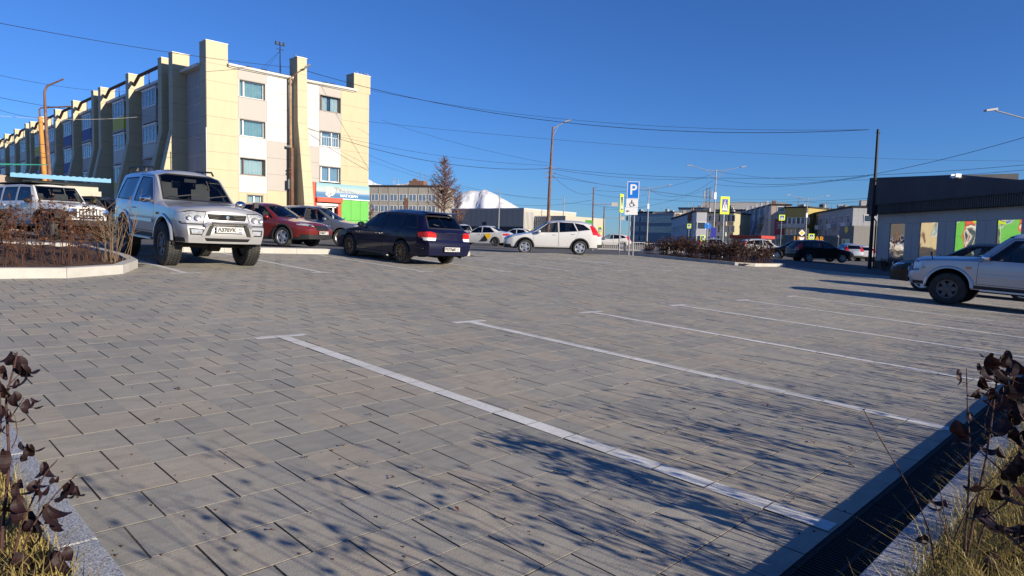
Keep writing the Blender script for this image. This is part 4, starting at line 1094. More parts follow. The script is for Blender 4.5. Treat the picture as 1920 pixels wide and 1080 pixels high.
# timber pole in front of the end wall
t, p = stand(545, 49.0, 'utility_pole', 'weathered timber pole with a lamp arm before the yellow end wall', 'pole'); h = height_at(545, 150, 49.0) - p.z
b = MB(); b.tube([(.0, 0, -.3), (.02, 0, h*.5), (-.02, 0, h)], [.14, .11, .08], 9); b.build('post', 'wood_pole', t, smooth=True)
b = MB(); b.tube([(.14, -.08, -.3), (.12, -.08, h*.56)], [.13, .12], 8); b.build('steel_stub', 'rust_pole', t, smooth=True)
b = MB(); b.tube([(-.02, -.02, h-.05), (.5, -.02, h+.32), (1.15, -.02, h+.72)], .035, 6); b.tube([(0, -.02, h-.9), (.12, -.02, h-.4), (.36, -.02, h+.18)], .025, 5); o = b.build('lamp_arm', 'rust_pole', t, smooth=True)
b = MB(); b.obox((1.25, -.02, h+.80), (.20, 0, .11), (0, .08, 0), (-.03, 0, .05)); b.build('lamp_head', 'painted_grey', o)
b = MB(); b.lathe([(.16, 0), (.2, .05), (.16, .1)], 10, c=(.05, -.05, h*.42)); b.lathe([(.16, 0), (.2, .05), (.16, .1)], 10, c=(.05, -.05, h*.40)); b.build('cable_coil', 'rust_pole', t)
b = MB(); b.box(-.10, -.03, -.25, -.05, h*.30, h*.36); b.box(-.22, -.02, -.2, -.1, h*.56, h*.575); b.build('bracket', 'galvanised', t)
TP = Vector((p.x, p.y, p.z)); TPH = h
# black pole by the pavilion
pb = Vector((45.7, 12.9, gz(45.7, 12.9))); t = thing('utility_pole', 'slim black steel pole beside the grey pavilion', 'pole', Matrix.Translation(pb) @ ROTV)
h = height_at(1630, 241, 41.0) - pb.z; b = MB(); b.tube([(0, 0, -.3), (0, 0, h*.4), (.0, 0, h)], [.12, .10, .075], 9); b.build('post', 'black_metal', t, smooth=True)
b = MB(); b.box(-.17, .17, -.2, .14, h*.38, h*.46); b.tube([(-.1, 0, h-.2), (.14, 0, h-.25)], .03, 5); b.build('cable_clamp', 'black_metal', t)
BP = pb.copy(); BPH = h
# masts and signal gantries along the far street
for i, (px, d, top, lab, arm) in enumerate(((1110, 88, 352, 'tall signal mast with a cantilever lamp right of the white crossover', (1.0, 2.6)), (1131, 98, 388, 'shorter signal mast with a cantilever board left of the parking sign', (1.0, 2.4)), (1055, 120, 370, 'thin pale mast left of the signal masts', None))):
    t, p = stand(px, d, 'signal_mast', lab, 'mast'); h = height_at(px, top, d) - p.z
    b = MB(); b.tube([(0, 0, -.3), (0, 0, h)], [.13, .08], 7); b.tube([(-.1, 0, h-.05), (.5, 0, h)], .03, 5); b.build('post', 'rust_pole' if i < 2 else 'painted_grey', t)
    if arm:
        z = h*.72; b = MB(); b.tube([(0, 0, z), (arm[1], 0, z+.02)], .045, 6); o = b.build('arm', 'painted_grey', t)
        b = MB(); b.box(arm[1]-.2, arm[1]+.65, -.1, .0, z-.25, z+.25); b.build('signal_board', 'pale_wall', o)
        if i: b = MB(); b.box(arm[1]+.9, arm[1]+1.15, -.1, .1, z-.35, z+.35); b.tube([(arm[1], 0, z), (arm[1]+1, 0, z)], .03, 5); b.build('signal_lamp', 'black_metal', o)
t, p = stand(1324, 175, 'telecom_mast', 'rusty telecom mast with panel antennas above the far roofs', 'mast'); h = height_at(1324, 352, 175) - p.z
b = MB()
for dx in (-.45, .45):
    b.tube([(dx, 0, h*.6), (dx, 0, h)], .09, 5)
for k in range(6): b.tube([(-.45, 0, h*.6+k*h*.07), (.45, 0, h*.6+(k+1)*h*.066)], .05, 4)
b.tube([(0, 0, -.3), (0, 0, h*.62)], .35, 6); b.build('lattice', 'rust_pole', t)
for dx in (-1.0, .95): b = MB(); b.box(dx-.2, dx+.2, -.15, .15, h*.80, h*.94); b.tube([(dx, 0, h*.85), (0, 0, h*.82)], .04, 4); b.build('panel_antenna', 'slate_wall', t)

# ---- signs: boards with raised print
def sign_post(px, d, name, label, boards, yaw=0, lean=0, post='galvanised', pr=.03, posts=(0,), hh=None, base=None):
    p = base or along(px, d); m = Matrix.Translation((p.x, p.y, p.z)) @ ROTV @ Matrix.Rotation(yaw, 4, 'Z'); t = thing(name, label, 'road sign', m)
    top = hh or max(bd[2]+bd[3] for bd in boards)
    for x in posts:
        b = MB(); b.tube([(x, .05, -.2), (x, .05, top)], pr, 7); b.build('post', post, t, smooth=True)
    for kind, x, z, hgt, wid, col in boards:
        b = MB(); b.box(x-wid/2, x+wid/2, -.02, .015, z, z+hgt); o = b.build('board', col, t)
        b = MB(); b.box(x-wid/2+.01, x+wid/2-.01, .016, .022, z+.01, z+hgt-.01); b.build('board_back', 'sign_back', o)
        face_print(kind, o, x, z, wid, hgt)
    return t
def face_print(kind, o, x, z, w, h):
    y = -.024
    def pl(pts, mt, nm='print', dy=0):
        b = MB(); b.poly([(x+a*w, y-dy, z+c*h) for a, c in pts]); b.build(nm, mt, o)
    if kind == 'P':
        pl([(-.45, .03), (.45, .03), (.45, .97), (-.45, .97)], 'sign_blue')
        lettering('lettering', 'P', h*.86, 'sign_white', o, Matrix.Translation((x, y-.004, z+h*.50)) @ FACE_MY, depth=.001, bold=.012)
    elif kind == 'cross':
        pl([(-.32, .14), (.32, .14), (.32, .86), (-.32, .86)], 'sign_navy')
        pl([(-.29, .22), (.29, .22), (0, .82)], 'sign_white', dy=.002)
        b = MB()
        P = lambda a, c: (x+a*w, y-.006, z+c*h)
        b.bar(P(0, .52), P(.01, .66), .07*w, .003, up=(0, 1, 0)); b.bar(P(0, .52), P(-.10, .30), .05*w, .003, up=(0, 1, 0)); b.bar(P(0, .52), P(.09, .30), .05*w, .003, up=(0, 1, 0)); b.bar(P(-.1, .5), P(.1, .6), .04*w, .003, up=(0, 1, 0))
        b.disc(P(.01, .71), .05*w, (0, -1, 0), 8); b.build('print', 'ink', o)
    elif kind == 'wheelchair':
        b = MB(); P = lambda a, c: (x+a*w, y-.002, z+c*h)
        b.disc(P(-.03, .84), .05*w, (0, -1, 0), 10); b.tube([P(-.03, .76), P(-.02, .45), P(.13, .45), P(.2, .20), P(.28, .22)], .028*w, 5); b.tube([P(-.02, .62), P(.12, .62)], .022*w, 5)
        b.tube([P(.0 + .17*math.cos(a)-.02, .34+.27*math.sin(a)) for a in [1.9+k*.33 for k in range(14)]], .02*w, 5); b.build('print', 'ink', o)
    elif kind == 'arrow':
        b = MB(); P = lambda a, c: (x+a*w, y-.002, z+c*h); b.poly([P(-.42, .5), P(-.28, .65), P(-.28, .56), P(-.14, .56), P(-.14, .44), P(-.28, .44), P(-.28, .35)]); b.build('print', 'ink', o)
base = Vector((29.96, 20.3, gz(29.96, 20.3)))
sign_post(1169, 35.8, 'parking_sign', 'blue parking sign with wheelchair plate and arrow plate below it', [('P', .12, 3.06, .90, .62, 'sign_white'), ('wheelchair', .09, 2.60, .44, .62, 'sign_white'), ('arrow', .05, 2.20, .39, .68, 'sign_white')], yaw=R(-8), posts=(.0, .22), pr=.035, post='painted_grey', base=base)
sign_post(1163, 36.6, 'crossing_sign', 'lime edged crossing sign seen almost edge on behind the parking sign', [('cross', 0, 2.35, 1.0, .72, 'sign_lime')], yaw=R(66), post='painted_grey', pr=.04)
sign_post(1356, 40, 'crossing_sign', 'large lime bordered pedestrian crossing sign over the hedge', [('cross', 0, 2.70, 1.05, .58, 'sign_lime')], yaw=R(10))
sign_post(1291, 62, 'crossing_sign', 'small lime crossing sign left of the blue walking sign', [('cross', 0, 2.3, .42, .36, 'sign_lime')])
sign_post(1317, 62, 'street_board', 'small lime board low beneath the blue walking sign', [('cross', 0, 1.2, .52, .42, 'sign_lime')])
sign_post(1464, 84, 'crossing_sign', 'tilted lime crossing sign high in front of the yellow block', [('cross', 0, 4.4, .72, .74, 'sign_lime')])
sign_post(1521, 84, 'crossing_sign', 'square lime crossing sign beside the priority sign', [('cross', 0, 2.2, .72, .74, 'sign_lime'), ('', 0, 1.95, .22, .5, 'sign_white')])
t = sign_post(1337, 62, 'street_board', 'purple board on the lamp post beside the blue walking sign', [('', 0, 1.55, .95, .5, 'sign_navy')])
t, p = stand(1326, 60, 'walking_sign', 'round blue walking path sign before the olive block', 'road sign')
b = MB(); b.tube([(0, .05, -.2), (0, .05, 2.9)], .03, 6); b.build('post', 'galvanised', t)
b = MB(); b.lathe([(.002, -.02), (.30, -.02), (.30, .015), (.002, .015)], 24, axis='Y', c=(0, 0, 2.55)); o = b.build('disc', 'sign_blue', t)
b = MB(); b.bar((0, -.03, 2.5), (0, -.03, 2.66), .07, .01); b.bar((0, -.03, 2.5), (-.07, -.03, 2.36), .05, .01); b.bar((0, -.03, 2.5), (.07, -.03, 2.36), .05, .01); b.disc((0, -.036, 2.72), .045, (0, -1, 0), 8); b.build('print', 'sign_white', o)
t, p = stand(1503, 84, 'priority_sign', 'yellow diamond priority sign above a white yield triangle', 'road sign')
b = MB(); b.tube([(0, .05, -.2), (0, .05, 3.3)], .04, 6); b.build('post', 'galvanised', t)
b = MB(); b.prism([(0, 0, 2.55), (.42, 0, 2.97), (0, 0, 3.39), (-.42, 0, 2.97)], (0, .02, 0)); o = b.build('diamond', 'sign_white', t)
b = MB(); b.prism([(0, -.006, 2.70), (.27, -.006, 2.97), (0, -.006, 3.24), (-.27, -.006, 2.97)], (0, .004, 0)); b.build('print', 'sign_yellow', o)
b = MB(); b.prism([(0, 0, 1.75), (.36, 0, 2.40), (-.36, 0, 2.40)], (0, .02, 0)); b.build('triangle', 'sign_white', t)
t, p = stand(1512, 84, 'traffic_light', 'back of a traffic light between priority and crossing signs', 'traffic light')
b = MB(); b.tube([(0, .1, -.2), (0, .1, 2.6)], .05, 6); b.build('post', 'painted_grey', t)
b = MB(); b.box(-.18, .18, -.1, .1, 1.2, 2.2); o = b.build('housing', 'sign_back', t)
for k in range(3): b = MB(); b.disc((0, -.105, 1.38+k*.31), .11, (0, -1, 0), 12); b.build('lens', 'black_metal', o)
t = sign_post(1103, 70, 'street_board', 'small green board above the tail of the white crossover', [('', 0, 2.4, .45, .75, 'sign_green')])
t = sign_post(1124, 64, 'crossing_sign', 'small lime crossing sign between the white crossover and the railing', [('cross', 0, 1.5, .62, .45, 'sign_lime')])

# ---- white pedestrian railing
fa_, fb_ = along(1112, 50), along(1425, 56); dv = fb_ - fa_; Lf = dv.length; n = int(Lf/2.2); dv /= n
fen = thing('railing', 'white steel pedestrian railing along the far side of the road', 'railing')
pb_ = MB(); pb_.box(-.03, .03, -.03, .03, 0, .80); pm_ = pb_.mesh('post', 'pale_wall')
ang = math.atan2(dv.y, dv.x)
bb = MB(); l2 = dv.length
for k in range(1, 14): bb.box(l2*k/14-.011, l2*k/14+.011, -.011, .011, .14, .70)
bb.box(.03, l2-.03, -.02, .02, .70, .74); bb.box(.03, l2-.03, -.02, .02, .10, .14); bm_2 = bb.mesh('balusters', 'pale_wall')
for i in range(n+1):
    q = fa_ + dv*i; q.z = gz(q.x, q.y); link('post', pm_, fen, T(q.x, q.y, q.z, ang))
    if i < n: link('panel', bm_2, fen, T(q.x, q.y, q.z, ang))

# ---- overhead wires
def P3(px, py, d): v = MC @ Vector(((px-960)/1245, (py-540)/1245, 1.0))*d; return Vector((v.x, v.y, v.z+CZ))
def wire(label, a, c, sag, r=.011, mat='wire', n=26):
    b = MB(); b.tube([a.lerp(c, i/n) - Vector((0, 0, 4*sag*(i/n)*(1-i/n))) for i in range(n+1)], r, 4); o = b.build('overhead_wire', mat, None)
    tag(o, label, 'wire', 'overhead wires'); return o
bp_top = P3(1629, 243, 41.5)
wire('thick black wire from the yellow block roof to the top of the black pole', P3(565, 130, 50), bp_top, 1.7, .018)
wire('thin wire crossing the sky above the thick one to the black pole', P3(690, 168, 55), bp_top, 1.0, .010)
wire('wire from upper left past the roof of the yellow block', P3(-60, 32, 30), P3(565, 128, 50), .25, .014)
tp = P3(545, 228, 48.8)
lampT = P3(1028, 316, 56)
wire('dark wire from the timber pole to the left past the yellow end wall', tp, P3(-40, 262, 38), .9, .013)
wire('dark bundle from the timber pole sagging right to the rusty lamp', tp, lampT, 1.1, .017)
wire('wire below the bundle between timber pole and rusty lamp', tp - Vector((0, 0, .2)), P3(1028, 310, 56), .6, .010)
wire('long wire from the rusty lamp to the tall double lamp', lampT, P3(1337, 333, 78), .5, .014)
wire('upper level wire from rusty lamp to the right edge', P3(1028, 314, 56), P3(1990, 303, 36), .9, .011)
wire('wire from the tall double lamp past the black pole up to the right edge', P3(1337, 334, 78), P3(1980, 240, 33), 1.6, .014)
wire('dashed looking wire low over the pavilion roof', P3(1337, 320, 78), P3(1990, 312, 34), .9, .010)
wire('thin wire running down across the whole sky to the right', P3(690, 228, 52), P3(1990, 302, 60), .8, .010)
wire('wire across the upper left sky toward the roof piers', P3(-60, 128, 34), P3(235, 172, 60), .3, .010)
wire('wire across the left sky above the bent arm lamp', P3(-60, 170, 34), P3(300, 215, 55), .4, .012)
wire('pale cable from the left edge to the timber pole', P3(-60, 212, 36), P3(300, 215, 52), .35, .010, 'cable_white')
wire('thin wire left of the leaning orange pole', P3(-60, 185, 34), P3(84, 222, 42), .2, .010)
wire('short wire between the far signal masts', P3(1110, 362, 88), P3(1213, 365, 100), .5, .016)
wire('wire from the rusty lamp down to the signal mast', lampT - Vector((0, 0, .2)), P3(1110, 362, 88), .8, .014)
wire('wire from the signal mast to the smaller double lamp', P3(1110, 384, 88), P3(1213, 388, 100), .3, .014)
wire('drooping wire from the smaller double lamp to the tall one', P3(1213, 352, 100), P3(1337, 338, 78), 1.6, .016)
wire('wire behind the mountain lamp to the rusty lamp', P3(690, 290, 90), P3(1028, 372, 100), 1.2, .016)
wire('low wire over the cream hall', P3(934, 380, 105), P3(1110, 375, 88), .6, .015)
wire('wire over the far roofs towards the black pole', P3(1213, 372, 100), P3(1629, 372, 60), .5, .013)
wire('second wire over the far roofs', P3(1510, 378, 108), P3(1629, 375, 70), .3, .016)
wire('faint wire sloping from the rusty lamp across the lower sky', P3(715, 225, 60), P3(1028, 306, 56), .3, .009)
for k, (a, c, sg_, lab) in enumerate((((1028, 330, 56), (1510, 384, 108), .5, 'wire from the rusty lamp to the lamp over the priority sign'), ((1110, 356, 88), (1337, 326, 78), .9, 'wire from the tall signal mast to the tall double lamp'), ((1055, 380, 120), (1213, 378, 100), .4, 'wire from the thin pale mast to the smaller double lamp'),
        ((690, 300, 95), (934, 366, 105), .5, 'wire from the yellow block corner to the mountain lamp'), ((1131, 392, 98), (1337, 350, 78), .8, 'wire from the shorter signal mast up to the tall double lamp'), ((934, 362, 105), (1055, 374, 120), .3, 'wire between the mountain lamp and the thin pale mast'),
        ((1337, 345, 78), (1629, 330, 41.5), .5, 'wire from the tall double lamp to the middle of the black pole'), ((1213, 356, 100), (1510, 372, 108), .7, 'wire between the two smaller double lamps'), ((-60, 238, 36), (97, 290, 40), .2, 'steep thin wire behind the bent arm lamp'), ((1028, 322, 56), (1213, 350, 100), .5, 'wire from the rusty lamp to the smaller double lamp'))):
    wire(lab, P3(*a), P3(*c), sg_, .012)
# pigeons on the roof blocks
def bird(px, py, d, label):
    p = P3(px, py, d); b = MB()
    b.lathe([(.002, -.17), (.035, -.12), (.075, -.02), (.07, .06), (.035, .11), (.002, .13)], 8, axis='X'); b.v = [(v[0], v[1], v[2]+.10+v[0]*.35) for v in b.v]
    n0 = len(b.v); b.lathe([(.002, -.045), (.038, -.01), (.03, .03), (.008, .06), (.001, .085)], 8, axis='X', c=(.13, 0, .20)); b.box(-.28, -.13, -.03, .03, .03, .05); b.box(-.01, .01, -.02, .02, 0, .04)
    o = b.build('pigeon', 'slate_wall', None, smooth=50, mw=T(p.x, p.y, p.z, rnd.uniform(0, 6))); tag(o, label, 'bird', 'pigeons on the roof')
for i, (px, lab) in enumerate(((671, 'leftmost pigeon on the right roof block'), (677, 'second pigeon on the right roof block'), (683, 'third pigeon on the right roof block'), (690, 'rightmost pigeon on the right roof block'))):
    bird(px, 139.2+.18*(px-664), 54.3, lab)
bird(554.5, 108.5, 50, 'left pigeon on the middle pier'); bird(564.5, 110.8, 50.3, 'right pigeon on the middle pier')
# ------------------------------------------------------------------ vehicles
def curve_fn(pts, sm=.05):
    pts = sorted(pts)
    def lin(x):
        if x <= pts[0][0]: return pts[0][1]
        for (a, u), (c, v) in zip(pts, pts[1:]):
            if x <= c: return u + (v-u)*(x-a)/((c-a) or 1)
        return pts[-1][1]
    lo, hi = pts[0][0], pts[-1][0]
    def f(x):
        w = min(sm, x-lo, hi-x)
        if w < .004: return lin(x)
        return sum(lin(x+w*k/3)*g for k, g in ((-3, .06), (-2, .12), (-1, .2), (0, .24), (1, .2), (2, .12), (3, .06)))
    return f
def inpoly(p, poly):
    x, y = p; r = False; j = len(poly)-1
    for i in range(len(poly)):
        xi, yi = poly[i]; xj, yj = poly[j]
        if (yi > y) != (yj > y) and x < (xj-xi)*(y-yi)/(yj-yi)+xi: r = not r
        j = i
    return r
AX = {'side': (0, 2), 'front': (1, 2), 'top': (0, 1)}
def cut(bm, poly, axis, filt):
    ia, ib = AX[axis]; a0 = min(p[0] for p in poly); a1 = max(p[0] for p in poly); b0 = min(p[1] for p in poly); b1 = max(p[1] for p in poly)
    cand = []
    for f in bm.faces:
        vs = [v.co for v in f.verts]
        if max(v[ia] for v in vs) < a0 or min(v[ia] for v in vs) > a1 or max(v[ib] for v in vs) < b0 or min(v[ib] for v in vs) > b1: continue
        if filt(f): cand.append(f)
    for i in range(len(poly)):
        p, q = poly[i], poly[(i+1) % len(poly)]
        co = [0, 0, 0]; no = [0, 0, 0]; co[ia] = p[0]; co[ib] = p[1]; no[ia] = q[1]-p[1]; no[ib] = -(q[0]-p[0])
        if abs(no[ia])+abs(no[ib]) < 1e-7: continue
        geom = set()
        for f in cand: geom.add(f); geom.update(f.edges); geom.update(f.verts)
        res = bmesh.ops.bisect_plane(bm, geom=list(geom), dist=1e-5, plane_co=co, plane_no=no)
        cand = [g for g in res['geom'] if isinstance(g, bmesh.types.BMFace) and g.is_valid]
    out = []
    for f in cand:
        c = f.calc_center_median()
        if inpoly((c[ia], c[ib]), poly): out.append(f)
    return out
def take(bm, faces, name, mat, parent, off=0.0, smooth=30):
    if not faces: return None
    nb = bmesh.new(); mp = {}
    for f in faces:
        vs = []
        for v in f.verts:
            if v not in mp: mp[v] = nb.verts.new(v.co)
            vs.append(mp[v])
        try: nb.faces.new(vs)
        except ValueError: pass
    nb.normal_update()
    if off:
        for v in nb.verts: v.co += v.normal*off
    me = bpy.data.meshes.new(name); nb.to_mesh(me); nb.free(); me.materials.append(M(mat))
    me.polygons.foreach_set('use_smooth', [True]*len(me.polygons)); me.set_sharp_from_angle(angle=R(smooth))
    o = link(name, me, parent)
    bmesh.ops.delete(bm, geom=faces, context='FACES')
    return o
def shrink(poly, d):
    cx_ = sum(p[0] for p in poly)/len(poly); cy_ = sum(p[1] for p in poly)/len(poly); n = len(poly); out = []
    A = sum(poly[i][0]*poly[(i+1) % n][1]-poly[(i+1) % n][0]*poly[i][1] for i in range(n)); s = 1 if A > 0 else -1
    for i in range(n):
        p0, p1, p2 = Vector(poly[i-1]), Vector(poly[i]), Vector(poly[(i+1) % n])
        d1 = (p1-p0).normalized(); d2 = (p2-p1).normalized(); n1 = Vector((-d1.y, d1.x))*s; n2 = Vector((-d2.y, d2.x))*s
        bis = (n1+n2); k = d/max(.35, (1+n1.dot(n2))); out.append(tuple(p1+bis*k))
    return out
_wheels = {}
def wheel_parts(Rw, wd, rim, style, mat, tread):
    key = (Rw, wd, rim, style, mat, tread)
    if key in _wheels: return _wheels[key]
    h = wd/2; b = MB(); r2 = rim+.012
    b.lathe([(r2, -h*.82), (r2+.03, -h*.98), ((Rw+rim)/2, -h*1.06), (Rw-.03, -h*.97), (Rw-.004, -h*.78), (Rw, -h*.3), (Rw, h*.3), (Rw-.004, h*.78), (Rw-.03, h*.97), ((Rw+rim)/2, h*1.06), (r2+.03, h*.98), (r2, h*.82)], 40, axis='Y')
    if tread:
        for i in range(44):
            a = 2*math.pi*i/44
            for k, yy in enumerate((-.72, -.24, .24, .72)):
                aa = a + (.07 if k % 2 else 0); c = Vector((math.cos(aa)*(Rw+.004), yy*h, math.sin(aa)*(Rw+.004)))
                er = Vector((math.cos(aa), 0, math.sin(aa))); et = Vector((-math.sin(aa), 0, math.cos(aa)))
                b.obox(c, et*.017, Vector((0, h*.19, 0)), er*.008)
    ty = b.mesh('tyre', 'rubber', smooth=50)
    b = MB()
    b.lathe([(rim+.014, h*.80), (rim+.004, h*.84), (rim-.02, h*.62), (rim-.03, -h*.5), (.02, -h*.5)], 36, axis='Y')
    dk = b.mesh('rim_barrel', 'rim_dark' if style != 'steel' else mat, smooth=40)
    b = MB(); b.lathe([(rim+.012, h*.79), (rim+.012, h*.87), (rim-.012, h*.87), (rim-.03, h*.7)], 36, axis='Y')
    n = {'five': 5, 'six': 6, 'ten': 10, 'split': 5}.get(style, 5)
    w0, w1 = {'five': (.065, .050), 'six': (.048, .046), 'ten': (.016, .020), 'split': (.05, .04)}.get(style, (.06, .05))
    for i in range(n):
        a = 2*math.pi*i/n + .3
        for da in ((-.10, .10) if style == 'split' else (0,)):
            er = Vector((math.cos(a+da), 0, math.sin(a+da))); et = Vector((-er.z, 0, er.x))
            P = []
            for rr, w, y in ((.05, w0, h*.70), (rim-.012, w1, h*.78)): P += [er*rr+et*w+Vector((0, y, 0)), er*rr-et*w+Vector((0, y, 0))]
            q = [P[0], P[1], P[3], P[2]]; b.prism(q, (0, -.035, 0))
    b.lathe([(.085, h*.60), (.085, h*.78), (.06, h*.84), (.001, h*.85)], 16, axis='Y')
    sp = b.mesh('spokes', mat, smooth=35)
    b = MB(); b.lathe([(rim*.62, -h*.05), (rim*.62, h*.12), (.06, h*.12)], 24, axis='Y'); bd = b.mesh('brake_disc', 'rim_dark')
    _wheels[key] = (ty, dk, sp, bd); return _wheels[key]
def add_wheel(root, x, y, Rw, wd, rim, style, mat, tread=False, steer=0, spin=0):
    ty, dk, sp, bd = wheel_parts(Rw, wd, rim, style, mat, tread)
    m = Matrix.Translation((x, y, Rw)) @ Matrix.Rotation(steer + (0 if y > 0 else math.pi), 4, 'Z') @ Matrix.Rotation(spin, 4, 'Y')
    o = link('wheel', ty, root, m); link('rim_barrel', dk, o); link('rim', sp, o); link('brake_disc', bd, o)
    return o
def plate(root, txt, region, m):
    b = MB(); b.box(-.26, .26, -.010, 0, -.056, .056); o = b.build('number_plate', 'plate_white', root, mw=m)
    f = MB(); f.box(-.262, .262, -.006, .004, -.060, -.056); f.box(-.262, .262, -.006, .004, .056, .060); f.box(-.265, -.26, -.006, .004, -.06, .06); f.box(.26, .265, -.006, .004, -.06, .06); f.box(.135, .139, -.0112, -.0102, -.05, .05); f.build('plate_frame', 'ink', o)
    lettering('plate_characters', txt, .098, 'ink', o, Matrix.Translation((-.065, -.0115, -.004)) @ FACE_MY, depth=.0008, bold=.0045, squeeze=1.0)
    lettering('plate_region', region, .062, 'ink', o, Matrix.Translation((.195, -.0115, .014)) @ FACE_MY, depth=.0008, bold=.001)
    g = MB(); g.box(.165, .225, -.0112, -.0102, -.044, -.030); g.build('plate_flag', 'sign_navy', o)
    return o
def car(name, label, S, mw, group=None):
    root = thing(name, label, S.get('cat', 'car'), mw, group); L = S['L']; X = lambda s: L/2 - s
    P2 = lambda poly: [(X(s), z) for s, z in poly]
    fr = {k: curve_fn(S[k], S.get('sm_'+k, .06)) for k in ('top', 'belt', 'hw', 'rw', 'bot')}
    nose = curve_fn(S.get('nose', [(0, 0), (3, 0)]), .05); tail = curve_fn(S.get('tail', [(0, 0), (3, 0)]), .05)
    step = S.get('step', .07); ns = int(L/step); ss = sorted(set([round(L*i/ns, 4) for i in range(ns+1)] + [.015, .04, .08, L-.015, L-.04, L-.08]))
    crown = S.get('crown', .03); bulge = S.get('bulge', .012)
    def section(s):
        t_, be, hw, rw, bo = fr['top'](s), fr['belt'](s), fr['hw'](s), fr['rw'](s), fr['bot'](s); be = min(be, t_-.015); out = []
        for i in range(8):
            t = i/7; out.append((hw*(1 - .06*(1-t)**2.2 - .018*t**5), bo + (be-bo)*t))
        e = min(S.get('edge', .09), (t_-be)*.5); yb = out[-1][0]; rw = min(rw, yb)
        for i in range(1, 7):
            t = i/6; out.append((yb+(rw-yb)*t + bulge*math.sin(math.pi*t)*min(1, (t_-be)/.3), be+(t_-e-be)*t))
        cr = crown*min(1, hw)
        for i in range(1, 8):
            t = i/7; out.append((rw*(1-t), t_-e + (e)*(1-(1-t)**3.2) + cr*(t*t*(3-2*t)) - cr*.5))
        return out
    bm = bmesh.new(); rings = []; BF, BR = S.get('bow_len', .7), .35
    Yf = max(p[0] for p in section(0)); Yr = max(p[0] for p in section(L))
    for k, s in enumerate(ss):
        sec = section(s); ring = []
        for side in (1, -1):
            rr_ = []
            for (y, z) in sec:
                x = X(s)
                if s < .2: x += nose(z)*(1-s/.2)
                if s > L-.2: x -= tail(z)*(1-(L-s)/.2)
                if s < BF: x += S.get('bow_f', .10)*(1-(y/Yf)**2)*(1-s/BF)**1.5
                if s > L-BR: x -= S.get('bow_r', .06)*(1-(y/Yr)**2)*(1-(L-s)/BR)**1.5
                rr_.append(None if (side == -1 and y < 1e-6) else bm.verts.new((x, side*y, z)))
            ring.append(rr_)
        ring[1][-1] = ring[0][-1]; rings.append(ring)
    K = len(rings[0][0])
    for a, c in zip(rings, rings[1:]):
        for si in (0, 1):
            for i in range(K-1):
                q = [a[si][i], c[si][i], c[si][i+1], a[si][i+1]]
                q = [v for j, v in enumerate(q) if v not in q[:j]]
                if len(q) < 3: continue
                bm.faces.new(q if si == 0 else q[::-1])
    NC = 12
    for ring, sg, bow in ((rings[0], 1, S.get('bow_f', .10)), (rings[-1], -1, S.get('bow_r', .06))):
        grid = []
        for i in range(K-1):
            l, r_ = ring[0][i], ring[1][i]; row = [l]; ym = l.co.y; Y_ = Yf if sg == 1 else Yr
            for j in range(1, NC):
                y = ym*(1-2*j/NC); row.append(bm.verts.new((l.co.x + sg*bow*((1-(y/Y_)**2) - (1-(ym/Y_)**2)), y, l.co.z)))
            row.append(r_); grid.append(row)
        for i in range(K-2):
            for j in range(NC):
                q = [grid[i][j], grid[i][j+1], grid[i+1][j+1], grid[i+1][j]]
                bm.faces.new(q[::-1] if sg == 1 else q)
        top = grid[-1]; tv = ring[0][-1]
        for j in range(NC):
            q = [top[j], top[j+1], tv]
            bm.faces.new(q[::-1] if sg == 1 else q)
        rowb = grid[0]
        # pull the top edge forward with the bow so that the bonnet lip follows it
    bmesh.ops.recalc_face_normals(bm, faces=bm.faces)
    up = sum((f.normal.z*f.calc_area() for f in bm.faces if f.calc_center_median().z > S['zmid']), 0)
    if up < 0: bmesh.ops.reverse_faces(bm, faces=bm.faces)
    bm.normal_update()
    pm = S['paint']; trim = S.get('trim', 'black_plastic')
    for sgn in (1, -1):
        sf = lambda f, s=sgn: f.normal.y*s > .28 and f.calc_center_median().y*s > .2
        # wheel openings
        for sx in (S['fa'], S['fa']+S['wb']):
            Ra = S['arch']; zc = S['Rw'] + S.get('arch_up', .02); pol = [(X(sx)+Ra*math.cos(a), zc+Ra*S.get('arch_sq', 1.0)*math.sin(a)) for a in [math.pi*k/14 for k in range(15)]] + [(X(sx)-Ra, 0), (X(sx)+Ra, 0)]
            fs = cut(bm, pol, 'side', lambda f, s=sgn: f.normal.y*s > .05 and f.calc_center_median().y*s > .45)
            bmesh.ops.delete(bm, geom=fs, context='FACES')
            hwx = fr['hw'](sx); b = MB(); n = 16; inn = hwx-.36
            for k in range(n):
                a0, a1 = math.pi*k/n - .12, math.pi*(k+1)/n - .12
                p = [(X(sx)+(Ra+.004)*math.cos(a), zc+(Ra*S.get('arch_sq', 1.0)+.004)*math.sin(a)) for a in (a0, a1)]
                b.quad((p[0][0], sgn*(hwx-.015), p[0][1]), (p[1][0], sgn*(hwx-.015), p[1][1]), (p[1][0], sgn*inn, p[1][1]), (p[0][0], sgn*inn, p[0][1]))
                b.poly([(X(sx), sgn*inn, zc), (p[0][0], sgn*inn, p[0][1]), (p[1][0], sgn*inn, p[1][1])])
            b.build('arch_liner', 'liner', root)
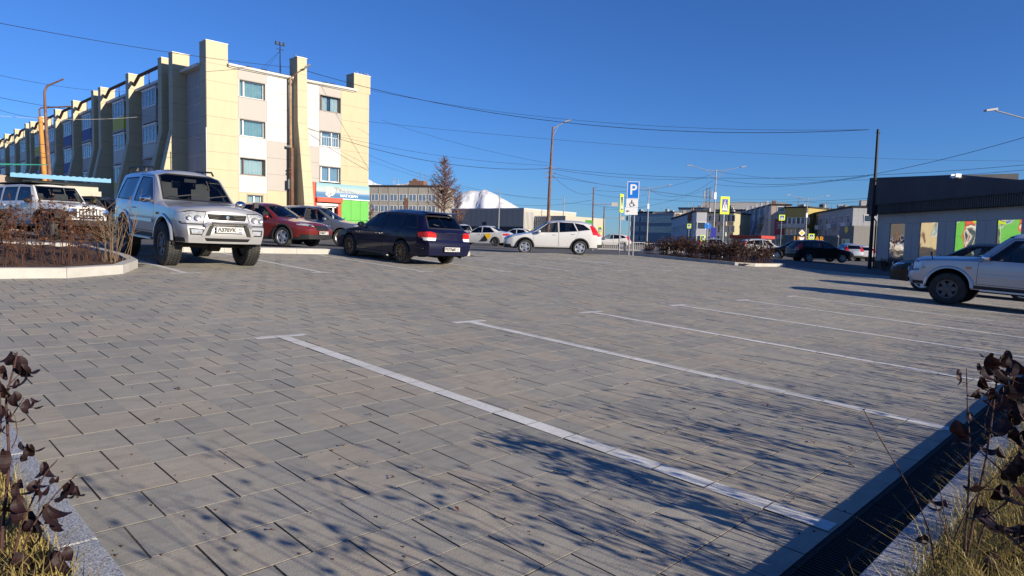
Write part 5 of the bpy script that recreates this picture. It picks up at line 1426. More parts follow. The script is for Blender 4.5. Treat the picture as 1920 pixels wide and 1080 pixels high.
            if S.get('flare'):
                fw, fp, fmat = S['flare']; b = MB(); n = 18; prev = None
                zlow = fr['bot'](sx)+.03; a_lo = math.asin(max(-.3, min(.9, (zlow-zc)/Ra)))
                for k in range(n+1):
                    a = a_lo + (math.pi-2*a_lo)*k/n; ca, sa = math.cos(a), math.sin(a); q = S.get('arch_sq', 1.0)
                    ring = [(X(sx)+(Ra-.005)*ca, sgn*(hwx-.05), zc+(Ra*q-.005)*sa), (X(sx)+(Ra-.005)*ca, sgn*(hwx+fp), zc+(Ra*q-.005)*sa), (X(sx)+(Ra+fw*.5)*ca, sgn*(hwx+fp*.9), zc+(Ra*q+fw*.5)*sa), (X(sx)+(Ra+fw)*ca, sgn*(hwx-.01), zc+(Ra*q+fw)*sa)]
                    if prev:
                        for i in range(3): b.quad(prev[i], ring[i], ring[i+1], prev[i+1])
                    prev = ring
                b.build('wheel_arch', fmat, root, smooth=50)
        # glass with dark surround
        for poly, mt in S['side_glass']:
            pl = P2(poly); fs = cut(bm, pl, 'side', sf)
            ins = cut(bm, shrink(pl, S.get('seal', .022)), 'side', sf)
            fs = [f for f in cut(bm, pl, 'side', sf) if f not in set(ins)]
            take(bm, fs, 'window_seal', S.get('seal_mat', 'black_plastic'), root)
            take(bm, ins, 'side_window', mt, root, -.006)
        for poly in S.get('side_lamp_r', []):
            take(bm, cut(bm, P2(poly), 'side', lambda f, s=sgn: f.normal.y*s > .4 and f.calc_center_median().y*s > .3), 'tail_lamp', 'red_lens', root, .004)
        for poly in S.get('side_lamp_f', []):
            take(bm, cut(bm, P2(poly), 'side', lambda f, s=sgn: f.normal.y*s > .3 and f.calc_center_median().y*s > .3), 'headlamp', 'headlamp_lens', root, .004)
        for poly in S.get('cladding', []):
            take(bm, cut(bm, P2(poly), 'side', sf), 'sill_cladding', S.get('clad_mat', 'black_plastic'), root, .006)
        for di, poly in enumerate(S.get('doors', [])):
            pl = P2(poly); o = cut(bm, pl, 'side', sf); ins = set(cut(bm, shrink(pl, .009), 'side', sf)); o = [f for f in cut(bm, pl, 'side', sf) if f not in ins]
            take(bm, o, 'door_gap', 'liner', root, -.004)
            d = take(bm, [f for f in ins if f.is_valid], 'door', pm, root)
            hs, hz = S['handles'][di]; hy = fr['hw'](hs)*.985
            b = MB(); b.tube([(X(hs)-.09, sgn*(hy-.01), hz), (X(hs)-.075, sgn*(hy+.03), hz), (X(hs)+.075, sgn*(hy+.03), hz), (X(hs)+.09, sgn*(hy-.01), hz)], .013, 6); b.build('handle', S.get('handle_mat', pm), d, smooth=True)
    # front and rear glass
    ff = lambda f: f.normal.x > .12 and f.calc_center_median().z > S['belt'][0][1]
    def glass2(poly, filt, nm, mt):
        ins = cut(bm, shrink(poly, .03), 'front', filt); si = set(ins)
        rim_ = [f for f in cut(bm, poly, 'front', filt) if f not in si]
        take(bm, rim_, 'window_seal', 'black_plastic', root); take(bm, [f for f in ins if f.is_valid], nm, mt, root, -.006)
    yb, zb, yt, zt = S['windscreen']; glass2([(-yb, zb), (yb, zb), (yt, zt), (-yt, zt)], lambda f: f.normal.x > .1 and f.normal.z > .02 and f.calc_center_median().z > zb-.05 and f.calc_center_median().x > X(S['roof_s']) , 'windscreen', 'car_glass')
    if S.get('rear_glass'):
        yb, zb, yt, zt = S['rear_glass']; glass2([(-yb, zb), (yb, zb), (yt, zt), (-yt, zt)], lambda f: f.normal.x < -.12 and f.calc_center_median().x < 0, 'rear_window', S.get('rear_mat', 'tint_glass'))
    F = lambda f: f.normal.x > .25 and f.calc_center_median().x > X(.9)
    B = lambda f: f.normal.x < -.25 and f.calc_center_median().x < X(L-.8)
    for nm, poly, mt, off in S.get('front_parts', []):
        for pl in ([poly] if sum(p[0] for p in poly) == 0 or abs(sum(p[0] for p in poly)) < 1e-6 else [poly, [(-y, z) for y, z in poly]]):
            take(bm, cut(bm, pl, 'front', F), nm, mt, root, off)
    for nm, poly, mt, off in S.get('rear_parts', []):
        for pl in ([poly] if abs(sum(p[0] for p in poly)) < 1e-6 else [poly, [(-y, z) for y, z in poly]]):
            take(bm, cut(bm, pl, 'front', B), nm, mt, root, off)
    # body shell, inner lining, floor
    bm.normal_update()
    me = bpy.data.meshes.new('body'); bm.to_mesh(me); me.materials.append(M(pm)); me.polygons.foreach_set('use_smooth', [True]*len(me.polygons)); me.set_sharp_from_angle(angle=R(S.get('sharp', 32))); link('body', me, root)
    for v in bm.verts: v.co -= v.normal*.03
    bmesh.ops.reverse_faces(bm, faces=bm.faces)
    me = bpy.data.meshes.new('lining'); bm.to_mesh(me); me.materials.append(M('interior')); link('lining', me, root); bm.free()
    zf = S['bot'][0][1]; b = MB(); b.box(X(L-.12), X(.12), -S['hw'][2][1]*.86, S['hw'][2][1]*.86, zf+.02, zf+.10); b.build('floor_pan', 'under', root)
    if S.get('detail', 1) > 1:
        b = MB()
        for sx in (S['fa'], S['fa']+S['wb']): b.tube([(X(sx), -S['track'], S['Rw']), (X(sx), S['track'], S['Rw'])], .06, 8); b.lathe([(.01, -.14), (.14, -.1), (.14, .1), (.01, .14)], 10, axis='Y', c=(X(sx), .1, S['Rw']))
        b.bar((X(S['fa']+.1), -.45, zf-.02), (X(S['fa']+S['wb']), -.45, zf-.02), .08, .12); b.bar((X(S['fa']+.1), .45, zf-.02), (X(S['fa']+S['wb']), .45, zf-.02), .08, .12)
        b.build('axles', 'under', root)
    # cabin
    st = S.get('seats', []); sm = S.get('seat_mat', 'seat_cloth'); fl = zf+.1
    for s_, y in st:
        kk = min(1.0, (fr['top'](s_+.3) - .14 - fl)/1.12)
        b = MB(); b.obox((X(s_)+.05, y, fl+.28*kk), (.24, 0, .02), (0, .24, 0), (-.01, 0, .09)); b.obox((X(s_)-.22, y, fl+.62*kk), (-.05, 0, .30*kk), (0, .23, 0), (.06, 0, .01)); b.obox((X(s_)-.30, y, fl+1.02*kk), (-.01, 0, .09*kk), (0, .12, 0), (.045, 0, 0)); b.build('seat', sm, root)
    ds = S['cowl']; cz_ = fr['belt'](ds); b = MB(); b.box(X(ds+.45), X(ds-.05), -.66, .66, fl, cz_-.03); b.build('dashboard', 'interior', root)
    b = MB(); wx, wy, wz = X(ds+.56), S.get('wheel_y', -.36), cz_+.02
    pts = [(wx-.06*math.cos(a)*.6, wy+.19*math.sin(a), wz+.17*math.cos(a)) for a in [2*math.pi*k/20 for k in range(21)]]; b.tube(pts, .016, 6, cap=False); b.bar((wx, wy-.18, wz), (wx, wy+.18, wz), .03); b.bar((wx, wy, wz), (wx+.2, wy, wz-.1), .05); b.build('steering_wheel', 'interior', root)
    b = MB(); b.box(X(S['roof_s']-.12), X(S['roof_s']-.07), -.12, .12, fr['top'](S['roof_s'])-.20, fr['top'](S['roof_s'])-.13); b.build('rear_view_mirror', 'interior', root)
    # wheels
    for sx in (S['fa'], S['fa']+S['wb']):
        for sgn in (1, -1): add_wheel(root, X(sx), sgn*S['track'], S['Rw'], S['wd'], S['rim'], S['spoke'], S['rim_mat'], S.get('tread', False), S.get('steer', 0) if sx == S['fa'] else 0, rnd.uniform(0, 1))
    # mirrors
    if S.get('mirror'):
        ms, mz = S['mirror']; my = fr['hw'](ms)*.95
        for sgn in (1, -1):
            b = MB(); n = 8
            for k in range(n+1):
                pass
            c = Vector((X(ms), sgn*(my+.13), mz)); b.lathe([(.005, -.075), (.075, -.07), (.095, -.02), (.08, .05), (.04, .085), (.005, .095)], 14, axis='X', c=(0, 0, 0))
            b.v = [(c.x+v[0], c.y+v[1]*1.15, c.z+v[2]*.85) for v in b.v]; o = b.build('wing_mirror', S.get('mirror_mat', pm), root, smooth=50)
            b = MB(); b.bar((X(ms)+.02, sgn*(my-.06), mz-.05), (X(ms)+.01, sgn*(my+.09), mz-.03), .06, .04); b.build('mirror_arm', 'black_plastic', o)
            b = MB(); b.disc((c.x-.076, c.y, c.z), .07, (-1, 0, 0), 14); b.build('mirror_glass', 'chrome', o)
    # wipers
    ws = S['cowl']+.06; wz = fr['top'](ws)+.03; b = MB()
    for y in (-.45, .12): b.bar((X(ws), y, wz), (X(ws+.10), y+.46, wz+.075), .014, .02)
    b.build('wiper', 'black_plastic', root)
    if S.get('rails'):
        r0, r1, ry, rz = S['rails']
        for sgn in (1, -1):
            b = MB(); z0 = fr['top'](r0)-.03; b.tube([(X(r0), sgn*ry, z0), (X(r0+.10), sgn*ry, rz), (X((r0+r1)/2), sgn*ry, rz+.015), (X(r1-.10), sgn*ry, rz), (X(r1), sgn*ry, fr['top'](r1)-.03)], .020, 7)
            for q in (.33, .66): b.bar((X(r0+(r1-r0)*q), sgn*ry, rz-.08), (X(r0+(r1-r0)*q), sgn*ry, rz), .05, .03)
            b.build('roof_rail', S.get('rail_mat', 'black_plastic'), root, smooth=True)
    root['_x'] = L/2
    if S.get('extra'): S['extra'](root, X, fr)
    for k in list(root.keys()):
        if k.startswith('_'): del root[k]
    return root
def faceX(x, y, z, front=True, tilt=0):
    """frame of a flat thing on the nose or tail of a car: its local -Y looks outwards"""
    m = Matrix(((0, -1, 0, x), (1, 0, 0, y), (0, 0, 1, z), (0, 0, 0, 1))) if front else Matrix(((0, 1, 0, x), (-1, 0, 0, y), (0, 0, 1, z), (0, 0, 0, 1)))
    return m @ Matrix.Rotation(tilt, 4, 'X')
def lamp_bits(root, lst):
    for x, y, z, r_, mt in lst:
        for s_ in (1, -1):
            b = MB(); b.lathe([(r_, 0), (r_*.92, .012), (r_*.5, .004), (.003, .002)], 16, axis='X', c=(x, s_*y, z)); b.build('lamp_reflector', mt, root, smooth=True)
def bars(root, nm, x, y0, y1, zs, t, mt, vert=None, d=.02):
    b = MB()
    for z in zs: b.box(x-d, x, y0, y1, z-t/2, z+t/2)
    for y in (vert or []): b.box(x-d*.8, x-.002, y-t/2, y+t/2, zs[0], zs[-1])
    return b.build(nm, mt, root)
# --- three door and five door off-roader of the same family
def prado(paintm, five, lift, plate_txt=None, bull=True, spok='six'):
    e = .50 if five else 0; dz = lift; L = 4.10 + e
    def Z(l): return [(s + (e if s > 2.7 else 0), z+dz) for s, z in l]
    def SP(poly): return [(s + (e if s > 2.7 else 0), z+dz) for s, z in poly]
    S = dict(L=L, paint=paintm, zmid=1.0, step=.06,
        top=Z([(0, 1.02), (.035, 1.09), (.11, 1.125), (.55, 1.165), (1.0, 1.19), (1.18, 1.215), (1.30, 1.26), (1.83, 1.74), (1.98, 1.81), (2.6, 1.845), (3.4, 1.835), (3.86, 1.79), (3.98, 1.50), (4.06, 1.18), (4.10, 1.10)]),
        belt=Z([(0, .95), (.12, 1.01), (.6, 1.06), (1.2, 1.09), (2.0, 1.10), (4.1, 1.12)]),
        hw=[(0, .74), (.06, .80), (.22, .855), (.6, .872), (1.5, .872), (3.4+e, .872), (3.9+e, .85), (4.1+e, .80)],
        rw=[(0, .62), (.2, .70), (1.1, .74), (1.3, .735), (1.85, .655), (3.75+e, .655), (4.1+e, .70)],
        bot=[(0, .43+dz), (.5, .42+dz), (3.6+e, .42+dz), (4.1+e, .48+dz)], nose=[(0, .0), (.46+dz, .05), (.58+dz, .10), (.75+dz, .09), (.80+dz, .015), (1.1+dz, 0)], tail=[(0, .0), (.5+dz, .05), (.7+dz, .08), (.78+dz, .02), (1.2+dz, 0)],
        fa=.79, wb=2.395+(.28 if five else 0), Rw=.385+lift*.5, wd=.275, rim=.215, track=.775, spoke=spok, rim_mat='rim_dark', arch=.47, arch_up=.05+lift*.3, arch_sq=.98, flare=(.060, .024, paintm), tread=not five,
        windscreen=(.70, 1.205+dz, .60, 1.75+dz), roof_s=1.95, cowl=1.22, rear_glass=(.62, 1.14+dz, .56, 1.68+dz),
        doors=[], handles=[], mirror=(1.52, 1.20+dz), mirror_mat='chrome', seats=[(1.95, .37), (1.95, -.37), (2.75+e, .37), (2.75+e, -.37)], seat_mat='seat_cloth', detail=2, rails=(2.15, 3.85+e, .60, 1.865+dz), rail_mat='black_plastic', edge=.10, crown=.035,
        cladding=[[(0.0, .44+dz), (0.0, .52+dz), (L, .52+dz), (L, .44+dz)]], clad_mat='black_plastic', wheel_y=-.36)
    if not five:
        S['doors'] = [[(1.36, .55+dz), (1.36, 1.06+dz), (1.44, 1.12+dz), (1.96, 1.68+dz), (2.72, 1.705+dz), (2.76, .55+dz)]]; S['handles'] = [(2.58, 1.00+dz)]
        S['side_glass'] = [(SP([(1.50, 1.135), (1.99, 1.64), (2.60, 1.67), (2.64, 1.135)]), 'car_glass'), ([(2.80, 1.145+dz), (2.77, 1.66+dz), (3.66, 1.63+dz), (3.86, 1.17+dz)], 'tint_glass')]
    else:
        S['doors'] = [[(1.36, .55+dz), (1.36, 1.06+dz), (1.44, 1.12+dz), (1.96, 1.68+dz), (2.48, 1.70+dz), (2.52, .55+dz)], [(2.54, .55+dz), (2.50, 1.70+dz), (3.28, 1.69+dz), (3.38, 1.12+dz), (3.20, .80+dz), (3.08, .55+dz)]]; S['handles'] = [(2.34, 1.00+dz), (3.10, 1.00+dz)]
        S['side_glass'] = [([(1.50, 1.135+dz), (1.99, 1.64+dz), (2.40, 1.67+dz), (2.43, 1.135+dz)], 'car_glass'), ([(2.58, 1.14+dz), (2.56, 1.67+dz), (3.20, 1.65+dz), (3.27, 1.14+dz)], 'tint_glass'), ([(3.44, 1.15+dz), (3.37, 1.65+dz), (4.20, 1.62+dz), (4.36, 1.17+dz)], 'tint_glass')]
    hl = [(.80, .80+dz), (.78, .985+dz), (.66, 1.02+dz), (.40, 1.015+dz), (.46, .80+dz)]
    S['front_parts'] = [('headlamp', hl, 'headlamp_lens', -.004), ('headlamp_seal', shrink(hl, -.014), 'liner', -.006),
                        ('grille', [(-.35, .875+dz), (.35, .875+dz), (.38, .985+dz), (-.38, .985+dz)], 'liner', -.02),
                        ('bumper_gap', [(-.80, .770+dz), (.80, .770+dz), (.80, .783+dz), (-.80, .783+dz)], 'liner', -.006),
                        ('fog_lamp', [(.485, .605+dz), (.485, .685+dz), (.675, .685+dz), (.66, .605+dz)], 'headlamp_lens', .004), ('fog_surround', [(.46, .58+dz), (.46, .71+dz), (.71, .71+dz), (.69, .58+dz)], 'black_plastic', -.004),
                        ('lower_grille', [(-.40, .47+dz), (.40, .47+dz), (.44, .53+dz), (-.44, .53+dz)], 'liner', -.01)]
    S['side_lamp_f'] = [[(-.10, .81+dz), (-.10, .995+dz), (.18, .985+dz), (.27, .83+dz)]]
    S['rear_parts'] = [('tail_lamp', [(.62, .78+dz), (.62, 1.12+dz), (.80, 1.12+dz), (.80, .78+dz)], 'red_lens', .004)]
    def extra(root, X, fr):
        xb = X(0)+.10
        b = MB(); z = .93+dz
        for k in range(3): b.box(xb-.035, xb-.016, -.34, .34, .898+dz+k*.032, .904+dz+k*.032)
        b.build('grille_bars', 'rim_dark', root)
        b = MB(); b.lathe([(.036, 0), (.036, .014), (.001, .016)], 14, axis='X', c=(xb+.0, 0, .93+dz)); b.build('emblem', 'chrome', root)
        lamp_bits(root, [(X(0)+.088, .545, .905+dz, .058, 'lamp_bowl'), (X(0)+.05, .69, .90+dz, .045, 'lamp_bowl')])
        b = MB(); b.box(X(.12), X(-.10)+.0, -.60, .60, .515+dz, .56+dz); b.build('bumper_intake', 'black_plastic', root)
        if bull:
            for s_ in (1, -1):
                b = MB(); b.prism([(X(0)+.12, s_*.50, .57+dz), (X(0)+.17, s_*.50, .57+dz), (X(0)+.20, s_*.42, .79+dz), (X(0)+.15, s_*.42, .79+dz)], (0, -s_*.085, 0)); b.build('bull_bar_leg', 'rim_silver', root)
                b = MB(); b.prism([(X(0)+.172, s_*.435, .58+dz), (X(0)+.19, s_*.435, .58+dz), (X(0)+.212, s_*.365, .775+dz), (X(0)+.19, s_*.365, .775+dz)], (0, -s_*.075, 0)); b.build('bull_bar_pad', 'black_plastic', root)
            b = MB(); b.tube([(X(0)+.165, -.44, .75+dz), (X(0)+.185, -.38, .815+dz), (X(0)+.20, 0, .825+dz), (X(0)+.185, .38, .815+dz), (X(0)+.165, .44, .75+dz)], .040, 8); o = b.build('bull_bar', 'rim_silver', root, smooth=True)
            b = MB(); b.box(X(0)+.20, X(0)+.242, -.34, .34, .795+dz, .838+dz); b.build('bull_bar_pad', 'black_plastic', o)
            b = MB(); b.tube([(X(0)+.14, -.30, .62+dz), (X(0)+.17, 0, .62+dz), (X(0)+.14, .30, .62+dz)], .022, 6); b.build('bull_bar_tube', 'chrome', o)
        if plate_txt: plate(root, *plate_txt, faceX(X(0)+.235, 0, .70+dz, True))
        for s_ in (1, -1):
            b = MB(); b.box(X(1.45), X(3.0), s_*.80-.09, s_*.80+.09, .40+dz*.9, .44+dz*.9); b.build('side_step', 'rim_silver', root)
            b = MB(); b.box(X(3.12+e)-.01, X(3.12+e)+.01, s_*.78-.13, s_*.78+.13, .22+dz, .50+dz); b.build('mud_flap', 'black_plastic', root)
            b = MB(); b.obox((X(1.18), s_*.885, .93+dz), (.055, 0, 0), (0, .012, 0), (0, 0, .022)); b.build('side_repeater', 'amber_lens', root)
            b = MB(); b.box(X(2.72), X(1.40), s_*.876-.012, s_*.876+.012, .74+dz, .80+dz); b.box(X(3.9+e), X(3.4+e), s_*.868-.012, s_*.868+.012, .74+dz, .80+dz); b.build('side_moulding', paintm, root)
        # roof vent, spot lamps mirror on the wing
        b = MB(); b.tube([(X(.38), .70, 1.04+dz), (X(.36), .76, 1.18+dz)], .012, 6); b.obox((X(.36), .77, 1.21+dz), (.02, 0, 0), (0, .045, 0), (0, 0, .055)); b.build('wing_spot_mirror', 'black_plastic', root)
    S['extra'] = extra
    return S
def lotcar(x, y, rz): return lotM(x, y, rz)
# nose points to -y (towards the lot): heading angle -90 degrees
Sp = prado('silver_paint', False, .07, ('А370УК', '41'))
car('off_roader', 'lifted silver three door off-roader with bull bar, parked facing the camera', Sp, lotcar(5.42, 13.87+.79*0+ (Sp['L']/2 - Sp['fa']), R(-90)))
Sp = prado('pale_silver_paint', True, .02, None, bull=True)
car('off_roader', 'pale silver five door off-roader cut off by the right edge', Sp, lotcar(20.05, 3.66-(Sp['L']/2-Sp['fa']), R(90)))

# --- estate car
def wagon():
    L = 4.42
    S = dict(L=L, paint='blue_paint', zmid=.8, step=.06,
        top=[(0, .60), (.03, .66), (.15, .72), (.9, .86), (1.15, .91), (1.25, .95), (2.0, 1.385), (2.2, 1.43), (2.7, 1.455), (3.5, 1.435), (3.95, 1.40), (4.02, 1.37), (4.33, .98), (4.38, .90), (4.42, .88)],
        belt=[(0, .55), (.2, .68), (.9, .82), (1.3, .87), (3.0, .91), (4.42, .93)],
        hw=[(0, .66), (.08, .74), (.3, .82), (.8, .845), (3.6, .845), (4.1, .825), (4.35, .76), (4.42, .72)],
        rw=[(0, .5), (.3, .66), (1.1, .71), (1.3, .70), (2.1, .565), (3.6, .565), (4.0, .56), (4.42, .66)],
        bot=[(0, .24), (.4, .22), (3.9, .22), (4.42, .30)], nose=[(0, 0), (.3, .04), (.5, .05), (.62, .0), (1, 0)], tail=[(0, 0), (.30, .02), (.50, .08), (.62, .08), (.68, .0), (1.2, 0)],
        fa=.92, wb=2.525, Rw=.315, wd=.205, rim=.205, track=.745, spoke='ten', rim_mat='rim_bronze', arch=.365, arch_up=.01,
        side_glass=[([(1.50, .915), (2.06, 1.31), (2.47, 1.355), (2.50, .925)], 'tint_glass'), ([(2.56, .93), (2.55, 1.36), (3.22, 1.35), (3.34, .955)], 'tint_glass'), ([(3.42, .965), (3.32, 1.345), (3.78, 1.315), (4.06, .99)], 'tint_glass')],
        doors=[[(1.36, .34), (1.36, .86), (1.42, .90), (2.04, 1.35), (2.50, 1.385), (2.535, .34)], [(2.55, .34), (2.525, 1.385), (3.26, 1.375), (3.40, .95), (3.22, .62), (3.12, .34)]], handles=[(2.36, .82), (3.16, .84)],
        windscreen=(.66, .955, .53, 1.36), roof_s=2.1, cowl=1.2, rear_glass=(.60, .985, .50, 1.33), rear_mat='tint_glass', mirror=(1.66, .96), mirror_mat='black_plastic',
        seats=[(2.1, .35), (2.1, -.35), (2.95, .35), (2.95, -.35)], wheel_y=-.35, edge=.08, crown=.03, detail=2, handle_mat='blue_paint',
        rear_parts=[('tail_lamp', [(.46, .76), (.47, .885), (.60, .91), (.78, .90), (.78, .76)], 'red_lens', .006), ('reverse_lamp', [(.49, .68), (.46, .757), (.78, .757), (.76, .68)], 'clear_lens', .006), ('tailgate_gap', [(-.70, .60), (.70, .60), (.70, .612), (-.70, .612)], 'liner', -.005)],
        side_lamp_r=[[(4.14, .765), (4.10, .885), (4.36, .90), (4.5, .76)]])
    def extra(root, X, fr):
        b = MB(); b.prism([(X(3.92), -.55, 1.405), (X(3.92), .55, 1.405), (X(4.14), .50, 1.385), (X(4.14), -.50, 1.385)], (0, 0, .026)); b.build('roof_spoiler', 'blue_paint', root)
        plate(root, 'В577МК', '41', faceX(X(L)-.168, 0, .47, False))
        b = MB(); b.tube([(X(L)+.05, -.42, .245), (X(L)-.10, -.42, .235)], .035, 10); b.build('exhaust', 'chrome', root)
        b = MB(); b.box(X(L)-.055, X(L)-.035, -.35, .35, .655, .675); b.build('tailgate_grip', 'blue_paint', root)
        lettering('tailgate_script', 'IMPREZA', .055, 'chrome', root, faceX(X(L)-.050, -.33, .73, False) @ FACE_MY, depth=.002) if False else None
        b = MB(); b.lathe([(.04, 0), (.04, .008), (.001, .01)], 16, axis='X', c=(X(L)-.056, 0, .76)); b.v = [(v[0], v[1]*1.7, v[2]*.9+.076) for v in b.v]; b.build('emblem', 'chrome', root)
        b = MB(); b.bar((X(4.26), -.05, 1.03), (X(4.26), .42, 1.10), .015, .02); b.build('rear_wiper', 'black_plastic', root)
        b = MB(); b.tube([(X(3.7), .0, 1.43), (X(3.78), 0, 1.62)], .006, 5); b.build('aerial', 'black_plastic', root)
        for s_ in (1, -1):
            b = MB(); b.box(X(4.36), X(4.08), s_*.805-.012, s_*.805+.012, .46, .485); b.build('bumper_strip', 'black_plastic', root)
            b = MB(); b.box(X(3.4), X(1.36), s_*.853-.01, s_*.853+.01, .52, .56); b.build('side_moulding', 'blue_paint', root)
            b = MB(); b.box(X(2.9), X(1.3), s_*.80-.03, s_*.80+.03, .20, .26); b.build('sill', 'black_plastic', root)
        lamp_bits(root, [(X(L)-.0, .64, .72, .045, 'reflector')])
    S['extra'] = extra
    return S
Sw = wagon()
car('estate_car', 'dark blue estate car with bronze wheels parked tail towards the camera', Sw, lotcar(11.55, 17.08-(Sw['L']/2-Sw['fa']), R(90)))

# --- rounded crossovers and saloons
def crossover(paintm, L=4.53, H=1.67, wb=2.62, Rw=.35, W=.90, fa=.94, hood=1.0, slope=.0, spok='five', rimm='rim_silver', clad=True, kick=True, tint='tint_glass', kind=0):
    k = H/1.67; q = L/4.53; z = lambda v: v*k
    S = dict(L=L, paint=paintm, zmid=.95*k, step=.075,
        top=[(0, z(.72)), (.04, z(.80)), (.16, z(.90)), (.8*q, z(1.00)), (1.08*q, z(1.05)), (1.2*q, z(1.10)), (1.95*q, z(1.56)), (2.2*q, z(1.625)), (2.8*q, z(1.66)), (3.6*q, z(1.63)), (4.1*q, z(1.545)), (4.30*q, z(1.36)), (4.45*q, z(1.08)), (4.5*q, z(1.0)), (L, z(.96))],
        belt=[(0, z(.66)), (.2, z(.80)), (.9*q, z(.95)), (1.3*q, z(1.0)), (3.0*q, z(1.05)), (3.9*q, z(1.12)), (L, z(1.1))],
        hw=[(0, W*.78), (.08, W*.86), (.3, W*.96), (.8, W*1.0), (3.6*q, W*1.0), (4.1*q, W*.985), (4.4*q, W*.93), (L, W*.86)],
        rw=[(0, W*.60), (.3, W*.76), (1.1*q, W*.82), (1.3*q, W*.80), (2.1*q, W*.66), (3.6*q, W*.66), (4.1*q, W*.66), (L, W*.78)],
        bot=[(0, z(.30)), (.4, z(.27)), (3.9*q, z(.27)), (L, z(.38))], nose=[(0, 0), (z(.35), .03), (z(.6), .05), (z(.72), .03), (z(1.0), 0)], tail=[(0, 0), (z(.4), .03), (z(.62), .07), (z(.8), .03), (z(1.2), 0)],
        fa=fa, wb=wb, Rw=Rw, wd=.225, rim=Rw*.66, track=W-.12, spoke=spok, rim_mat=rimm, arch=Rw+.055, arch_up=.015, flare=(.055, .012, 'black_plastic') if clad else None,
        side_glass=[([(1.42*q, z(1.04)), (2.02*q, z(1.49)), (2.48*q, z(1.555)), (2.50*q, z(1.065))], 'car_glass'), ([(2.56*q, z(1.07)), (2.55*q, z(1.56)), (3.22*q, z(1.54)), (3.42*q, z(1.13))], tint), ([(3.46*q, z(1.14)), (3.28*q, z(1.535)), (3.72*q, z(1.46)), (4.05*q, z(1.22))], tint)],
        doors=[[(1.32*q, z(.40)), (1.32*q, z(.99)), (1.38*q, z(1.03)), (2.0*q, z(1.53)), (2.50*q, z(1.585)), (2.53*q, z(.40))], [(2.545*q, z(.40)), (2.52*q, z(1.585)), (3.25*q, z(1.565)), (3.50*q, z(1.13)), (3.34*q, z(.78)), (3.18*q, z(.40))]], handles=[(2.36*q, z(.95)), (3.24*q, z(.99))],
        windscreen=(W*.76, z(1.085), W*.62, z(1.54)), roof_s=2.1*q, cowl=1.12*q, rear_glass=(W*.66, z(1.13), W*.58, z(1.47)), mirror=(1.60*q, z(1.08)), seats=[(2.05*q, .37), (2.05*q, -.37), (2.95*q, .37), (2.95*q, -.37)], edge=.09, crown=.03,
        cladding=[[(-.1, z(.2)), (-.1, z(.36)), (L+.1, z(.36)), (L+.1, z(.2))]] if clad else [],
        front_parts=[('headlamp', [(W*.44, z(.74)), (W*.46, z(.83)), (W*.80, z(.90)), (W*.84, z(.80))], 'headlamp_lens', .006), ('headlamp_seal', shrink([(W*.84, z(.80)), (W*.80, z(.90)), (W*.46, z(.83)), (W*.44, z(.74))], -.012), 'liner', -.004), ('grille', [(-W*.40, z(.62)), (W*.40, z(.62)), (W*.42, z(.80)), (-W*.42, z(.80))], 'liner', -.01), ('lower_bumper', [(-W*.9, z(.28)), (W*.9, z(.28)), (W*.9, z(.47)), (-W*.9, z(.47))], 'black_plastic', .004)],
        side_lamp_f=[[(-.1, z(.75)), (-.1, z(.84)), (.42, z(.93)), (.36, z(.82))]],
        rear_parts=[('tail_lamp', [(W*.60, z(.90)), (W*.56, z(1.35)), (W*.8, z(1.35)), (W*.95, z(.90))], 'red_lens', .006), ('lower_bumper', [(-W*.95, z(.3)), (W*.95, z(.3)), (W*.95, z(.52)), (-W*.95, z(.52))], 'black_plastic', .004)],
        side_lamp_r=[[(4.16*q, z(.97)), (4.02*q, z(1.40)), (4.18*q, z(1.44)), (4.42*q, z(1.06)), (4.5*q, z(.95))]])
    def extra(root, X, fr):
        b = MB(); xg = X(0)+.13*W/.9
        for i in range(3): b.tube([(xg-.05, -W*.38, z(.66)+i*.05), (xg, 0, z(.655)+i*.05), (xg-.05, W*.38, z(.66)+i*.05)], .010, 5)
        b.build('grille_bars', 'chrome', root)
        lamp_bits(root, [(X(.02)+.055, W*.60, z(.82), .05, 'reflector')])
        plate(root, kind[0], '41', faceX(X(0)+.17, 0, z(.53), True)) if kind and kind[0] else None
        for s_ in (1, -1):
            b = MB(); b.lathe([(.05, 0), (.045, .012), (.002, .014)], 12, axis='X', c=(X(.03)+.055, s_*W*.66, z(.42))); b.build('fog_lamp', 'reflector', root)
    S['extra'] = extra
    return S
def roadcar(px, d, heading_deg, name, label, S, dz=-.03, group=None):
    p = along(px, d); fwd = MC @ Vector((0, 0, 1)); yaw = math.atan2(fwd.y, fwd.x)
    # heading measured clockwise from straight away from the camera
    return car(name, label, S, T(p.x, p.y, p.z + dz, yaw - R(heading_deg)), group)
S = crossover('white_paint', rimm='rim_silver'); Scrv = S
crv = roadcar(1036, 32.6, -88, 'crossover_car', 'white crossover with red tail lamps waiting at the lot entrance', S)
S = crossover('red_paint', L=4.31, H=1.60, wb=2.63, W=.89, kind=('К785КХ',))
red = roadcar(508, 24.6, 110, 'crossover_car', 'dark red crossover behind the silver off-roader', S)
S = crossover('grey_blue_paint', L=4.5, H=1.70, wb=2.62, W=.89, clad=False)
gb = roadcar(597, 28.6, 96, 'crossover_car', 'grey blue crossover beside the shop sign', S)
S = crossover('black_paint', L=4.6, H=1.68, W=.90)
dk = car('crossover_car', 'dark crossover parked beyond the pale silver off-roader', S, lotcar(25.4, 5.37-(S['L']/2-S['fa']), R(90)))
